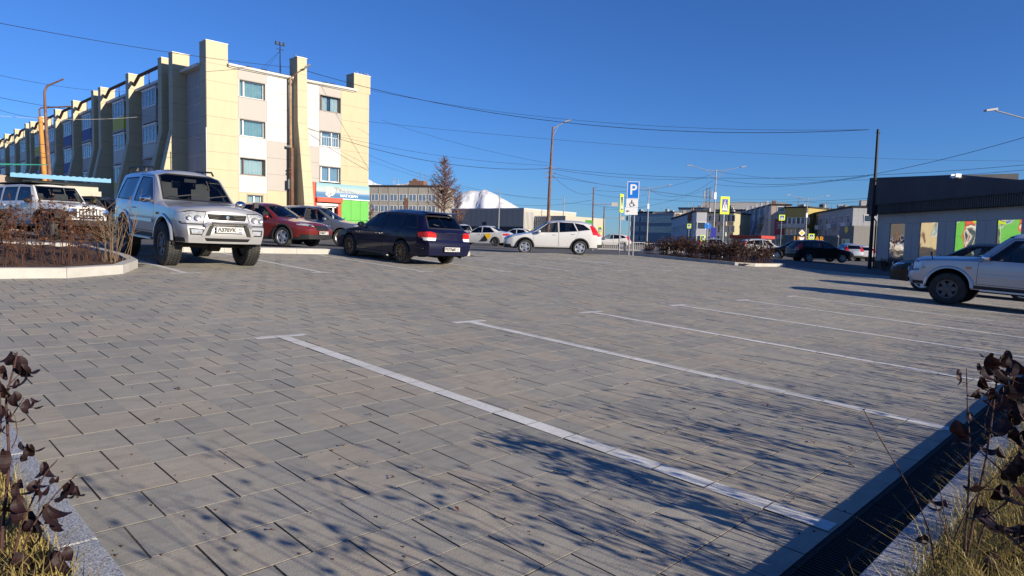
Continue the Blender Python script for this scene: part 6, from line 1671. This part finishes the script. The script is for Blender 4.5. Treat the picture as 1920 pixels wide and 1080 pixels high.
# saloon taxi
def saloon(paintm, taxi=False):
    L = 4.55
    S = dict(L=L, paint=paintm, zmid=.8, step=.08,
        top=[(0, .58), (.04, .64), (.2, .72), (.9, .88), (1.2, .93), (1.3, .97), (2.05, 1.40), (2.3, 1.455), (2.7, 1.475), (3.2, 1.44), (3.9, 1.10), (4.0, 1.06), (4.40, 1.03), (4.5, .98), (L, .90)],
        belt=[(0, .54), (.2, .66), (.9, .82), (1.3, .88), (3.2, .94), (4.0, .98), (L, .88)], hw=[(0, .66), (.08, .74), (.3, .82), (.8, .85), (3.7, .85), (4.2, .83), (4.45, .77), (L, .73)],
        rw=[(0, .5), (.3, .66), (1.1, .71), (1.3, .70), (2.1, .57), (3.2, .57), (3.9, .64), (L, .62)], bot=[(0, .24), (.4, .21), (3.9, .21), (L, .30)], tail=[(0, 0), (.5, .06), (.65, .03), (1.2, 0)],
        fa=.90, wb=2.70, Rw=.31, wd=.20, rim=.20, track=.745, spoke='ten', rim_mat='rim_dark', arch=.36, arch_up=.01,
        side_glass=[([(1.55, .925), (2.12, 1.34), (2.50, 1.385), (2.52, .945)], 'car_glass'), ([(2.58, .95), (2.57, 1.39), (3.10, 1.36), (3.52, 1.02), (3.46, .98)], 'tint_glass')],
        doors=[[(1.40, .32), (1.40, .88), (2.10, 1.38), (2.54, 1.41), (2.56, .32)], [(2.57, .32), (2.55, 1.41), (3.14, 1.38), (3.60, 1.0), (3.34, .62), (3.2, .32)]], handles=[(2.38, .84), (3.28, .88)],
        windscreen=(.66, .975, .53, 1.38), roof_s=2.2, cowl=1.24, rear_glass=(.60, 1.09, .50, 1.38), mirror=(1.70, .97), seats=[(2.1, .35), (2.1, -.35)], edge=.08,
        front_parts=[('headlamp', [(.40, .62), (.42, .72), (.68, .75), (.72, .62)], 'headlamp_lens', .006), ('grille', [(-.34, .55), (.34, .55), (.34, .66), (-.34, .66)], 'liner', -.01)],
        rear_parts=[('tail_lamp', [(.44, .76), (.44, .92), (.80, .92), (.80, .74)], 'red_lens', .006)], side_lamp_r=[[(4.22, .76), (4.18, .90), (4.6, .95), (4.6, .76)]])
    def extra(root, X, fr):
        if taxi:
            for s_ in (1, -1):
                y = s_*.858; b = MB(); b.prism([(X(3.0), y, .34), (X(2.45), y, .34), (X(2.75), y, .72), (X(3.05), y, .84)], (0, s_*.006, 0)); b.build('black_decal', 'ink', root)
                b = MB(); b.prism([(X(3.02), y, .46), (X(2.86), y, .70), (X(2.72), y, .86), (X(3.2), y, .92), (X(3.3), y, .70)], (0, s_*.011, 0)); b.build('yellow_decal', 'sign_yellow', root)
        lamp_bits(root, [(X(.04)+.05, .56, .68, .045, 'reflector')])
    S['extra'] = extra
    return S
Ssal = saloon('white_paint', True)
roadcar(904, 50, -72, 'taxi_car', 'white saloon taxi with a yellow and black door decal', Ssal)
roadcar(965, 56, -80, 'saloon_car', 'white saloon half hidden behind the waiting white crossover', saloon('white_paint'))

# --- boxy white off-roader on the left
def jeep():
    L = 4.55
    S = dict(L=L, paint='white_paint', zmid=1.0, step=.08, cat='car',
        top=[(0, 1.08), (.03, 1.12), (.5, 1.18), (1.25, 1.24), (1.36, 1.27), (1.72, 1.72), (1.80, 1.78), (2.5, 1.82), (4.0, 1.81), (4.40, 1.78), (4.50, 1.2), (4.53, 1.16), (L, 1.15)],
        belt=[(0, 1.02), (.3, 1.12), (1.3, 1.20), (2.0, 1.21), (L, 1.21)], hw=[(0, .56), (.1, .60), (.6, .68), (1.2, .74), (1.5, .78), (4.3, .78), (L, .76)], rw=[(0, .50), (.6, .60), (1.2, .66), (1.35, .70), (1.8, .64), (4.3, .64), (L, .70)],
        bot=[(0, .62), (.6, .52), (4.0, .52), (L, .55)], fa=.62, wb=2.95, Rw=.405, wd=.27, rim=.225, track=.80, spoke='five', rim_mat='rim_dark', arch=.50, arch_up=.05, arch_sq=.9,
        side_glass=[([(1.60, 1.25), (1.88, 1.68), (2.46, 1.70), (2.48, 1.25)], 'tint_glass'), ([(2.58, 1.25), (2.56, 1.70), (3.34, 1.70), (3.38, 1.25)], 'tint_glass'), ([(3.48, 1.26), (3.46, 1.69), (4.28, 1.67), (4.34, 1.26)], 'tint_glass')],
        doors=[[(1.42, .60), (1.42, 1.22), (1.82, 1.73), (2.52, 1.745), (2.53, .60)], [(2.55, .60), (2.54, 1.745), (3.40, 1.74), (3.42, 1.1), (3.06, .85), (3.0, .60)]], handles=[(2.38, 1.12), (3.26, 1.12)],
        windscreen=(.68, 1.27, .60, 1.72), roof_s=1.79, cowl=1.30, rear_glass=(.55, 1.25, .52, 1.68), mirror=(1.62, 1.25), mirror_mat='black_plastic', seats=[(2.0, .37), (2.0, -.37), (2.9, .37), (2.9, -.37)], edge=.05, crown=.02, bow_f=.03, sharp=25, detail=2,
        front_parts=[('grille', [(-.42, .74), (.42, .74), (.46, 1.02), (-.46, 1.02)], 'black_plastic', -.004)])
    def extra(root, X, fr):
        b = MB()
        for k in range(8): b.box(X(0)+.03, X(0)+.055, -.36+k*.1, -.30+k*.1, .76, 1.0)
        b.build('grille_slats', 'white_paint', root)
        for s_ in (1, -1):
            b = MB(); b.lathe([(.095, -.02), (.095, .02), (.07, .025), (.002, .03)], 16, axis='X', c=(X(0)+.04, s_*.50, .93)); b.build('headlamp', 'reflector', root, smooth=True)
            for sx, n in ((.62, 0), (3.57, 1)):
                b = MB(); o_ = [(X(sx)+.62, .78), (X(sx)+.56, .90), (X(sx)+.32, .985), (X(sx)-.30, .985), (X(sx)-.56, .86), (X(sx)-.66, .62)]; i_ = [(x, z-.06) for x, z in o_]
                y0 = s_*(.60 if n == 0 else .74); b.prism([(x, y0, z) for x, z in o_] + [(x, y0, z) for x, z in reversed(i_)], (0, s_*(.36 if n == 0 else .22), 0)); b.build('fender', 'black_plastic', root)
            b = MB(); b.box(X(3.0), X(1.3), s_*.82-.07, s_*.82+.07, .46, .53); b.build('side_step', 'black_plastic', root)
            b = MB(); b.box(X(.62)-.06, X(.62)+.1, s_*.96-.002, s_*.96+.004, .86, .92); b.build('side_repeater', 'amber_lens', root)
        b = MB(); b.box(X(0)+.06, X(0)+.24, -.80, .80, .50, .68); b.build('front_bumper', 'black_plastic', root)
        b = MB(); b.tube([(X(0)+.24, -.30, .60), (X(0)+.28, -.28, .80), (X(0)+.28, .28, .80), (X(0)+.24, .30, .60)], .025, 6); b.build('bumper_hoop', 'black_plastic', root)
        b = MB(); b.box(X(4.38), X(1.80), -.66, .66, 1.822, 1.85); b.build('soft_top', 'black_plastic', root)
    S['extra'] = extra
    return S
roadcar(90, 21.5, 118, 'off_roader', 'boxy white off-roader with black fenders at the left edge', jeep(), dz=-.12)

# --- more cars further along, copies of the ones above in other paint
def copy_tree(o, parent=None, paint_from=None, paint_to=None):
    c = o.copy(); COL.objects.link(c); c.parent = parent
    if c.type == 'MESH' and paint_from:
        for sl_ in c.material_slots:
            if sl_.material and sl_.material.name == paint_from: sl_.link = 'OBJECT'; sl_.material = M(paint_to)
    for ch in o.children: copy_tree(ch, c, paint_from, paint_to)
    return c
def copy_car(src, px, d, hd, name, label, pf, pt, dz=-.04):
    c = copy_tree(src, None, pf, pt); p = along(px, d); fwd = MC @ Vector((0, 0, 1)); yaw = math.atan2(fwd.y, fwd.x)
    c.matrix_world = T(p.x, p.y, p.z+dz, yaw - R(hd)); c.name = name; c['label'] = label; return c
bpy.context.view_layer.update()
PB = 'white_paint'
taxi = [o for o in COL.objects if o.name == 'taxi_car'][0]
copy_car(crv, 1492, 56, -60, 'crossover_car', 'black crossover under the shop lettering', PB, 'black_paint')
copy_car(crv, 1538, 50, 84, 'crossover_car', 'dark grey crossover right of the black one under the shop lettering', PB, 'dark_green_paint')
copy_car(gb, 1432, 62, 95, 'crossover_car', 'white crossover seen through the hedge end', 'grey_blue_paint', PB)
copy_car(gb, 1588, 64, 8, 'crossover_car', 'pale silver crossover tail on near the black pole', 'grey_blue_paint', 'pale_silver_paint')
copy_car(red, 1617, 66, 15, 'crossover_car', 'white crossover with red lamps just left of the black pole', 'red_paint', PB)
copy_car(crv, 1552, 74, 80, 'crossover_car', 'white crossover behind the dark grey crossover', PB, PB)
copy_car(gb, 200, 30, 80, 'crossover_car', 'black crossover between the boxy white and silver off-roaders', 'grey_blue_paint', 'black_paint')
copy_car(gb, 868, 60, 170, 'crossover_car', 'white crossover facing the camera left of the taxi', 'grey_blue_paint', PB)
copy_car(crv, 1145, 78, -85, 'crossover_car', 'white crossover far behind the railing', PB, PB)
copy_car(red, 1345, 66, 95, 'crossover_car', 'silver crossover far behind the hedge', 'red_paint', 'pale_silver_paint')
# ------------------------------------------------------------------ plants
rp = random.Random(77)
def leaf_mesh(name, mat, L=1.0, W=.62, curl=.5, fold=.35, tw=.3, seed=0):
    r_ = random.Random(seed); n = 8; b = MB(); rows = []
    for i in range(n+1):
        t = i/n; w = W*.5*(math.sin(math.pi*(t*.86+.07))**.8)*(1+.07*math.sin(9*t+seed)); a = curl*t*t*1.6
        c = Vector((0, L*t*math.cos(a*.6), -L*t*math.sin(a*.8))); s_ = tw*t
        l = c + Vector((-w*math.cos(s_), -.05*w, fold*w + .03*math.sin(5*t+seed))); r2 = c + Vector((w*math.cos(s_), -.05*w, fold*w*1.1 + .03*math.sin(4*t+2*seed))); rows.append((l, c, r2))
    for p, q in zip(rows, rows[1:]):
        b.quad(p[0], p[1], q[1], q[0]); b.quad(p[1], p[2], q[2], q[1])
    return b.mesh(name, mat, smooth=80)
LEAVES = [leaf_mesh('leaf', 'dark_red_leaf', 1, rp.uniform(.5, .75), rp.uniform(.2, 1.2), rp.uniform(.1, .7), rp.uniform(-.6, .6), k) for k in range(7)]
def put_leaf(parent, p, s, droop=None):
    m = Matrix.Translation(p) @ Matrix.Rotation(rp.uniform(0, 6.28), 4, 'Z') @ Matrix.Rotation(R(-80) if droop is None else droop + rp.uniform(-.5, .5), 4, 'X') @ Matrix.Rotation(rp.uniform(-1, 1), 4, 'Y') @ Matrix.Diagonal((s, s, s, 1))
    return link('leaf', rp.choice(LEAVES), parent, m)
def smooth_path(pts, n=4):
    P = [Vector(p) for p in pts]; out = []
    for i in range(len(P)-1):
        p0, p1, p2, p3 = P[max(i-1, 0)], P[i], P[i+1], P[min(i+2, len(P)-1)]
        for k in range(n):
            t = k/n; out.append(.5*((2*p1)+(-p0+p2)*t+(2*p0-5*p1+4*p2-p3)*t*t+(-p0+3*p1-3*p2+p3)*t**3))
    out.append(P[-1]); return out
def hero_shrub(label, base, stems, leaves, extra):
    t = thing('shrub', label, 'shrub', Matrix.Translation(base))
    for pts, r0 in stems:
        Q = smooth_path([P3(*q) - base for q in pts]); n = len(Q); b = MB()
        r0 = r0*.66; b.tube(Q, [r0*(1-.6*i/(n-1)) + .0005*math.sin(i*2.3) for i in range(n)], 7)
        for i in range(2, n, 3):       # buds
            d_ = Vector((rp.uniform(-1, 1), rp.uniform(-1, 1), .6)).normalized(); b.tube([Q[i], Q[i]+d_*r0*2.6], [r0*.7, r0*.25], 5)
        b.build('stem', 'twig_red', t, smooth=50)
    for px, py, d, s in leaves:
        for k in range(extra):
            put_leaf(t, P3(px+rp.uniform(-6, 6)*(k > 0), py+rp.uniform(-8, 4)*(k > 0), d+rp.uniform(-.04, .04)) - base, s*rp.uniform(.95, 1.4), R(-95))
    return t
hero_shrub('dark red leaved shrub at the lower right over the dry grass', Vector((2.85, .42, .06)),
    [([(1800, 1130, 2.40), (1812, 985, 2.43), (1818, 850, 2.46), (1814, 760, 2.5), (1812, 690, 2.52)], .0065), ([(1800, 1120, 2.38), (1828, 960, 2.45), (1852, 840, 2.5), (1868, 720, 2.55), (1876, 668, 2.58)], .0075),
     ([(1758, 1120, 2.28), (1746, 1015, 2.28), (1724, 950, 2.28), (1680, 872, 2.28), (1640, 805, 2.28), (1619, 768, 2.28)], .0050), ([(1790, 1010, 2.4), (1826, 935, 2.42), (1880, 880, 2.45), (1945, 800, 2.5)], .0048),
     ([(1790, 1110, 2.38), (1776, 1000, 2.37), (1762, 915, 2.37)], .0050), ([(1815, 1110, 2.4), (1846, 985, 2.44), (1895, 935, 2.5), (1940, 885, 2.55)], .0060), ([(1852, 838, 2.5), (1846, 790, 2.5), (1862, 745, 2.5)], .0035), ([(1775, 1000, 2.37), (1760, 960, 2.36), (1748, 940, 2.35)], .0036),
     ([(1860, 1120, 2.4), (1868, 1040, 2.42), (1900, 1010, 2.45), (1950, 1000, 2.5)], .0050), ([(1868, 760, 2.54), (1895, 730, 2.57), (1905, 690, 2.6)], .0036)],
    [(1858, 668, 2.56, .055), (1884, 662, 2.6, .060), (1868, 690, 2.56, .060), (1902, 678, 2.62, .065), (1845, 690, 2.54, .05), (1838, 712, 2.53, .055), (1895, 700, 2.6, .07), (1832, 735, 2.52, .035), (1795, 788, 2.46, .080), (1886, 742, 2.56, .075), (1908, 750, 2.6, .08), (1880, 905, 2.46, .070), (1842, 948, 2.44, .070), (1918, 985, 2.5, .07),
     (1872, 842, 2.5, .05), (1828, 905, 2.44, .045), (1768, 945, 2.36, .045), (1730, 1005, 2.29, .04), (1800, 700, 2.5, .03), (1862, 1035, 2.42, .06), (1884, 1050, 2.45, .07), (1912, 850, 2.52, .06), (1902, 800, 2.55, .065), (1818, 775, 2.5, .03), (1908, 1040, 2.5, .06), (1880, 985, 2.46, .05), (1875, 700, 2.58, .07), (1890, 720, 2.6, .075), (1912, 715, 2.62, .08), (1900, 770, 2.58, .08), (1885, 790, 2.56, .07), (1915, 815, 2.56, .075), (1862, 728, 2.55, .055), (1895, 870, 2.5, .06)], 3)
hero_shrub('dark red leaved shrub at the lower left over the granite kerb', Vector((.34, 2.35, .20)),
    [([(2, 1120, 2.0), (4, 1000, 2.02), (16, 880, 2.05), (14, 800, 2.08), (12, 745, 2.1), (26, 690, 2.12), (32, 660, 2.14)], .0085), ([(16, 790, 2.08), (30, 768, 2.09), (44, 748, 2.1)], .0035), ([(22, 840, 2.06), (32, 815, 2.07), (28, 780, 2.08)], .003), ([(18, 720, 2.11), (30, 708, 2.11), (38, 700, 2.12)], .0026),
     ([(12, 1100, 1.98), (36, 1000, 2.0), (62, 935, 2.02), (84, 890, 2.04), (108, 862, 2.06)], .0058), ([(22, 1090, 1.97), (60, 990, 1.99), (106, 925, 2.02), (144, 890, 2.05)], .0056), ([(70, 1090, 1.95), (105, 1040, 1.97), (130, 1020, 1.98)], .0045), ([(-20, 1000, 2.0), (0, 940, 2.0), (22, 915, 2.02)], .005), ([(-15, 860, 2.06), (2, 790, 2.08), (-4, 700, 2.1)], .005)],
    [(22, 665, 2.13, .055), (34, 672, 2.13, .055), (40, 684, 2.13, .05), (6, 690, 2.12, .05), (48, 700, 2.12, .042), (30, 715, 2.1, .026), (28, 738, 2.1, .048), (2, 720, 2.1, .05), (4, 765, 2.08, .045), (18, 770, 2.08, .045), (48, 752, 2.1, .045), (62, 752, 2.1, .028), (8, 798, 2.07, .032), (38, 828, 2.06, .038), (52, 832, 2.06, .042), (12, 845, 2.05, .05), (42, 852, 2.05, .032), (30, 905, 2.02, .05),
     (84, 866, 2.05, .05), (98, 895, 2.04, .045), (66, 900, 2.03, .045), (72, 922, 2.02, .045), (90, 950, 2.02, .055), (98, 965, 2.02, .055), (128, 905, 2.05, .055), (122, 920, 2.04, .05), (138, 912, 2.06, .045), (30, 935, 2.0, .055), (14, 950, 2.0, .06), (70, 985, 1.99, .055), (58, 975, 2.0, .045), (108, 1035, 1.98, .055), (126, 1030, 1.98, .035), (90, 1060, 1.96, .06), (40, 1040, 1.96, .07), (14, 1050, 1.95, .075), (60, 1070, 1.95, .06)], 2)
# ---- generic bare shrub
_sv = {}
def bush_mesh(key, n, h, spread_, leafn, lmat, smat, lsz, r0, seed, fan=1.0):
    if key in _sv: return _sv[key]
    r_ = random.Random(seed); b = MB(); lb = MB()
    def leafq(p):
        s_ = lsz*r_.uniform(.6, 1.25); u = Vector((r_.uniform(-1, 1), r_.uniform(-1, 1), r_.uniform(-1, .4))).normalized(); w = u.cross(Vector((r_.uniform(-1, 1), r_.uniform(-1, 1), r_.uniform(-1, 1)))).normalized(); c = u.cross(w)*.3
        lb.quad(p, p+u*s_*.5+w*s_*.32+c*s_*.2, p+u*s_, p+u*s_*.5-w*s_*.32+c*s_*.2)
    for i in range(n):
        a = r_.uniform(0, 6.28); rad = r_.uniform(0, .10 + .22*fan*(spread_ > .38)); sp = r_.uniform(.15, 1)*spread_*fan; hh = h*r_.uniform(.62, 1.0)
        base = Vector((rad*math.cos(a), rad*math.sin(a), -.02)); tip = Vector((sp*math.cos(a+r_.uniform(-.4, .4)), sp*math.sin(a), hh)); mid = base.lerp(tip, .5) + Vector((r_.uniform(-.06, .06), r_.uniform(-.06, .06), .04))
        Q = smooth_path([base, mid, tip], 3); b.tube(Q, [r0*(1-.65*k/(len(Q)-1)) for k in range(len(Q))], 4, cap=False)
        for k in range(r_.randint(2, 4)):
            t = r_.uniform(.35, .95); p = Q[int(t*(len(Q)-1))]; d_ = Vector((r_.uniform(-1, 1), r_.uniform(-1, 1), r_.uniform(.3, 1.2))).normalized(); e = p + d_*h*r_.uniform(.12, .30)
            b.tube([p, p.lerp(e, .5)+Vector((0, 0, .015)), e], [r0*.55, r0*.45, r0*.3], 3, cap=False)
            for _ in range(leafn): leafq(p.lerp(e, r_.uniform(.2, 1)) + Vector((r_.uniform(-.02, .02), r_.uniform(-.02, .02), 0)))
        for _ in range(leafn): leafq(Q[r_.randint(len(Q)//2, len(Q)-1)])
    _sv[key] = (b.mesh('stems', smat), lb.mesh('leaves', lmat) if leafn else None); return _sv[key]
def bush(label, x, y, z, meshes, rz=0, s=1, group=None, name='shrub'):
    t = thing(name, label, 'shrub', T(x, y, z, rz) @ Matrix.Diagonal((s, s, s, 1)), group); o = link('stems', meshes[0], t)
    if meshes[1]: tag(link('leaves', meshes[1], t), kind='stuff')
    return t
# left bed: a few bushes with brown leaves, straw coloured stems at the right end
DL = [bush_mesh(('dl', k), 15, 1.05, .46, 5, 'brown_leaf', 'twig_brown', .05, .006, 20+k) for k in range(3)]
DD = [bush_mesh(('dd', k), 13, 1.1, .46, 7, 'dark_twig_leaf', 'twig_brown', .055, .006, 30+k) for k in range(2)]
ST = bush_mesh(('st', 0), 22, 1.25, .55, 1, 'brown_leaf', 'twig_pale', .04, .007, 44)
for i, (x, y, m, s, lab) in enumerate(((1.05, 12.6, DD[0], 1.0, 'dark leaved bare shrub at the left end of the left bed'), (1.75, 13.3, DD[1], 1.05, 'tall dark leaved shrub before the white off-roader door'), (2.05, 12.25, DL[0], .9, 'brown shrub close to the left bed kerb'),
        (2.75, 13.2, DL[1], 1.05, 'dense russet shrub before the white off-roader wheel'), (2.55, 14.4, DL[2], 1.05, 'russet shrub at the back of the left bed'), (3.15, 13.6, DL[0], 1.0, 'brown shrub before the white off-roader grille'), (3.55, 13.5, ST, 1.0, 'straw coloured bare stems fanning out at the bed corner'),
        (.6, 14.0, DL[1], 1.0, 'brown shrub left of centre at the back of the left bed'), (1.3, 15.4, DD[0], .95, 'dark shrub furthest back in the left bed'), (3.6, 15.6, DL[2], .9, 'brown shrub in the far right corner of the left bed'))):
    bush(lab, x, y, lotz(x, y)+.09, m, i*1.3, s*(1.0 if m is not ST else .95), 'shrubs in the left bed')
# hedge bed by the parking sign
HD = [bush_mesh(('hd', k), 30, 1.12, .62, 6, 'dark_twig_leaf', 'twig_brown', .075, .008, 60+k) for k in range(4)]
i = 0
for yy in (14.5, 15.4, 16.3, 17.2, 18.1, 19.0, 19.8):
    for xx in (31.4, 32.7, 34.0):
        x = xx+rp.uniform(-.25, .25); y = yy+rp.uniform(-.2, .2); s = rp.uniform(.85, 1.12)*(1.0 if yy < 18.5 else .85)
        row_ = {31.4: 'kerb side', 32.7: 'middle', 34.0: 'far side'}[xx]; nth = ['nearest the white kerb corner', 'second from the kerb corner', 'third from the kerb corner', 'fourth from the kerb corner', 'fifth from the kerb corner', 'sixth from the kerb corner', 'nearest the parking sign'][[14.5, 15.4, 16.3, 17.2, 18.1, 19.0, 19.8].index(yy)]
        bush(f'dark brown hedge bush, {row_} row, {nth}', x, y, lotz(x, y)+.09, HD[i % 4], i*.9, s, 'hedge bushes by the parking sign', 'hedge_bush'); i += 1
# low dark bushes in front of the pavilion
for i, (px, d) in enumerate(((1662, 40), (1684, 38.5), (1706, 37.3), (1730, 36), (1756, 34.5), (1786, 33))):
    p = along(px, d); bush('low dark bush by the pavilion wall, %s from the black pole' % ['first', 'second', 'third', 'fourth', 'fifth', 'sixth'][i], p.x, p.y, p.z-.03, HD[i % 4], i, .7, 'bushes along the pavilion', 'hedge_bush')
# row of shrubs in the near bed; most of them stand to the right of the picture and throw their shade over the paving
SH = [bush_mesh(('sh', k), 15, 1.12, .40, 2, 'dark_red_leaf', 'twig_red', .047, .0045, 80+k) for k in range(5)]
x = 2.0; i = 0
while x < 25:
    y = rp.uniform(-.28, .02); bush('dark red leaved shrub in the near bed just beyond the right edge', x, y, lotz(x, y)+.06, SH[i % 5], i*1.7, rp.uniform(.78, 1.12), 'shrubs along the near bed'); x += rp.uniform(.42, .62); i += 1
for k, (x, y) in enumerate(((1.45, -.30), (2.6, -.6), (3.4, -.6), (4.3, -.5), (5.4, -.6))):
    bush('dark red leaved shrub in the near bed just beyond the right edge', x, y, lotz(x, y)+.06, SH[k % 5], k*2.1, 1.1, 'shrubs along the near bed')
# ---- dry grass
def grass(name, label, zone, n, h0, h1, seed):
    r_ = random.Random(seed); b = MB()
    for _ in range(n):
        x, y = zone(r_); z = lotz(x, y)+.06; h = r_.uniform(h0, h1); a = r_.uniform(0, 6.28); w = r_.uniform(.0012, .0026); lean = r_.uniform(.15, 1.1)*h
        d_ = Vector((math.cos(a), math.sin(a), 0)); s_ = Vector((-d_.y, d_.x, 0))*w; p0 = Vector((x, y, z)); p1 = p0+d_*lean*.3+Vector((0, 0, h*.62)); p2 = p0+d_*lean+Vector((0, 0, h*r_.uniform(.75, 1.0)))
        k = len(b.v); b.v += [tuple(p0-s_), tuple(p0+s_), tuple(p1+s_*.8), tuple(p1-s_*.8), tuple(p2)]; b.f += [(k, k+1, k+2, k+3), (k+3, k+2, k+4)]; b.m += [0, 0]
    o = b.build(name, 'dry_grass', None, fix=False); tag(o, label, 'grass', kind='stuff')
grass('dry_grass', 'straw yellow dry grass in the near bed at the lower right', lambda r_: (r_.uniform(2.0, 7.5)**1.0, r_.uniform(-.15, .56)), 15000, .07, .24, 5)
grass('dry_grass', 'straw yellow dry grass behind the granite kerb at the lower left', lambda r_: (r_.uniform(.0, .48), r_.uniform(1.6, 4.4)), 9000, .05, .20, 6)
# ---- fallen leaves and grit on the paving
FL = [leaf_mesh('fallen_leaf', 'dead_leaf', 1, .55, .3, .5, .4, 40+k) for k in range(4)]
spots = [(1390, 800), (1305, 770), (740, 900), (790, 882), (852, 955), (735, 897), (575, 862), (300, 790), (640, 840), (170, 595), (1735, 700), (1590, 842), (1520, 832), (1180, 722), (1040, 762), (505, 1000), (1590, 875), (1228, 680), (1085, 640), (430, 700), (950, 640), (690, 780), (860, 700), (330, 730), (1440, 760), (255, 505), (250, 498)]
def lot_hit(px, py):
    r_ = MC @ Vector(((px-960)/1245, (py-540)/1245, 1.0)); t = -CZ/(r_.z - GA*r_.x - GB*r_.y); return r_.x*t, r_.y*t
for i, (px, py) in enumerate(spots):
    x, y = lot_hit(px, py); s = rp.uniform(.022, .038)
    o = link('fallen_leaf', FL[i % 4], None, lotM(x, y, rp.uniform(0, 6.28), .012) @ Matrix.Diagonal((s, s, s, 1))); tag(o, 'small dry brown leaf lying on the paving', 'leaf', 'fallen leaves on the paving')
b = MB(); r_ = random.Random(4)
for _ in range(280):
    px, py = r_.uniform(100, 1700), 560+500*r_.random()**1.2; x, y = lot_hit(px, py)
    if not in_lot(x, y): continue
    s = r_.uniform(.0015, .0045); b.obox((x, y, lotz(x, y)+s*.8), (s, s*.4, 0), (-s*.3, s, 0), (0, 0, s*.7))
o = b.build('grit', 'bark', None); tag(o, 'scattered grit and seed husks on the paving', 'grit', kind='stuff')
# ---- bare larch and a thin tree beside it
def bare_tree(px, d, top, label, kind, seed, wid):
    p = along(px, d); t = thing('larch_tree' if kind else 'bare_tree', label, 'tree', T(p.x, p.y, p.z-.2)); h = height_at(px, top, d) - p.z; r_ = random.Random(seed)
    b = MB(); b.tube([(0, 0, -.3), (.05, 0, h*.4), (-.06, 0, h*.75), (0, 0, h)], [.20, .15, .08, .02], 7)
    if kind: b.tube([(-.42, 0, -.3), (-.45, 0, h*.35), (-.25, 0, h*.62)], [.14, .10, .04], 6)
    b.build('trunk', 'bark', t, smooth=50)
    b = MB(); n = 190 if kind else 70
    for i in range(n):
        f = r_.uniform(.34 if kind else .22, .99); z = h*f; L_ = wid*(1.05-f)**.75*r_.uniform(.45, 1.1)*(1 if f > .35 else .8); a = r_.uniform(0, 6.28); up = r_.uniform(.15, 1.0)
        d_ = Vector((math.cos(a), math.sin(a), up)); p0 = Vector((0, 0, z)); p1 = p0+d_*L_*.55; p2 = p0+d_*L_+Vector((0, 0, L_*.16))
        b.tube([p0, p1, p2], [.045, .03, .014], 4, cap=False)
        for k in range(7):
            q = p0.lerp(p2, r_.uniform(.25, 1)); e = q+Vector((r_.uniform(-1, 1), r_.uniform(-1, 1), r_.uniform(-.3, 1))).normalized()*L_*r_.uniform(.15, .42)
            b.tube([q, e], [.022, .010], 3, cap=False)
    tag(b.build('crown', 'larch_twig', t, fix=False), kind='stuff')
bare_tree(832, 88, 294, 'bare larch with reddish twigs beside the weathered grey block', True, 3, 3.7)
bare_tree(857, 92, 352, 'thin bare tree right of the larch', False, 4, 2.2)
bare_tree(695, 110, 380, 'small bare tree between the green shop wall and the grey block', False, 8, 1.8)
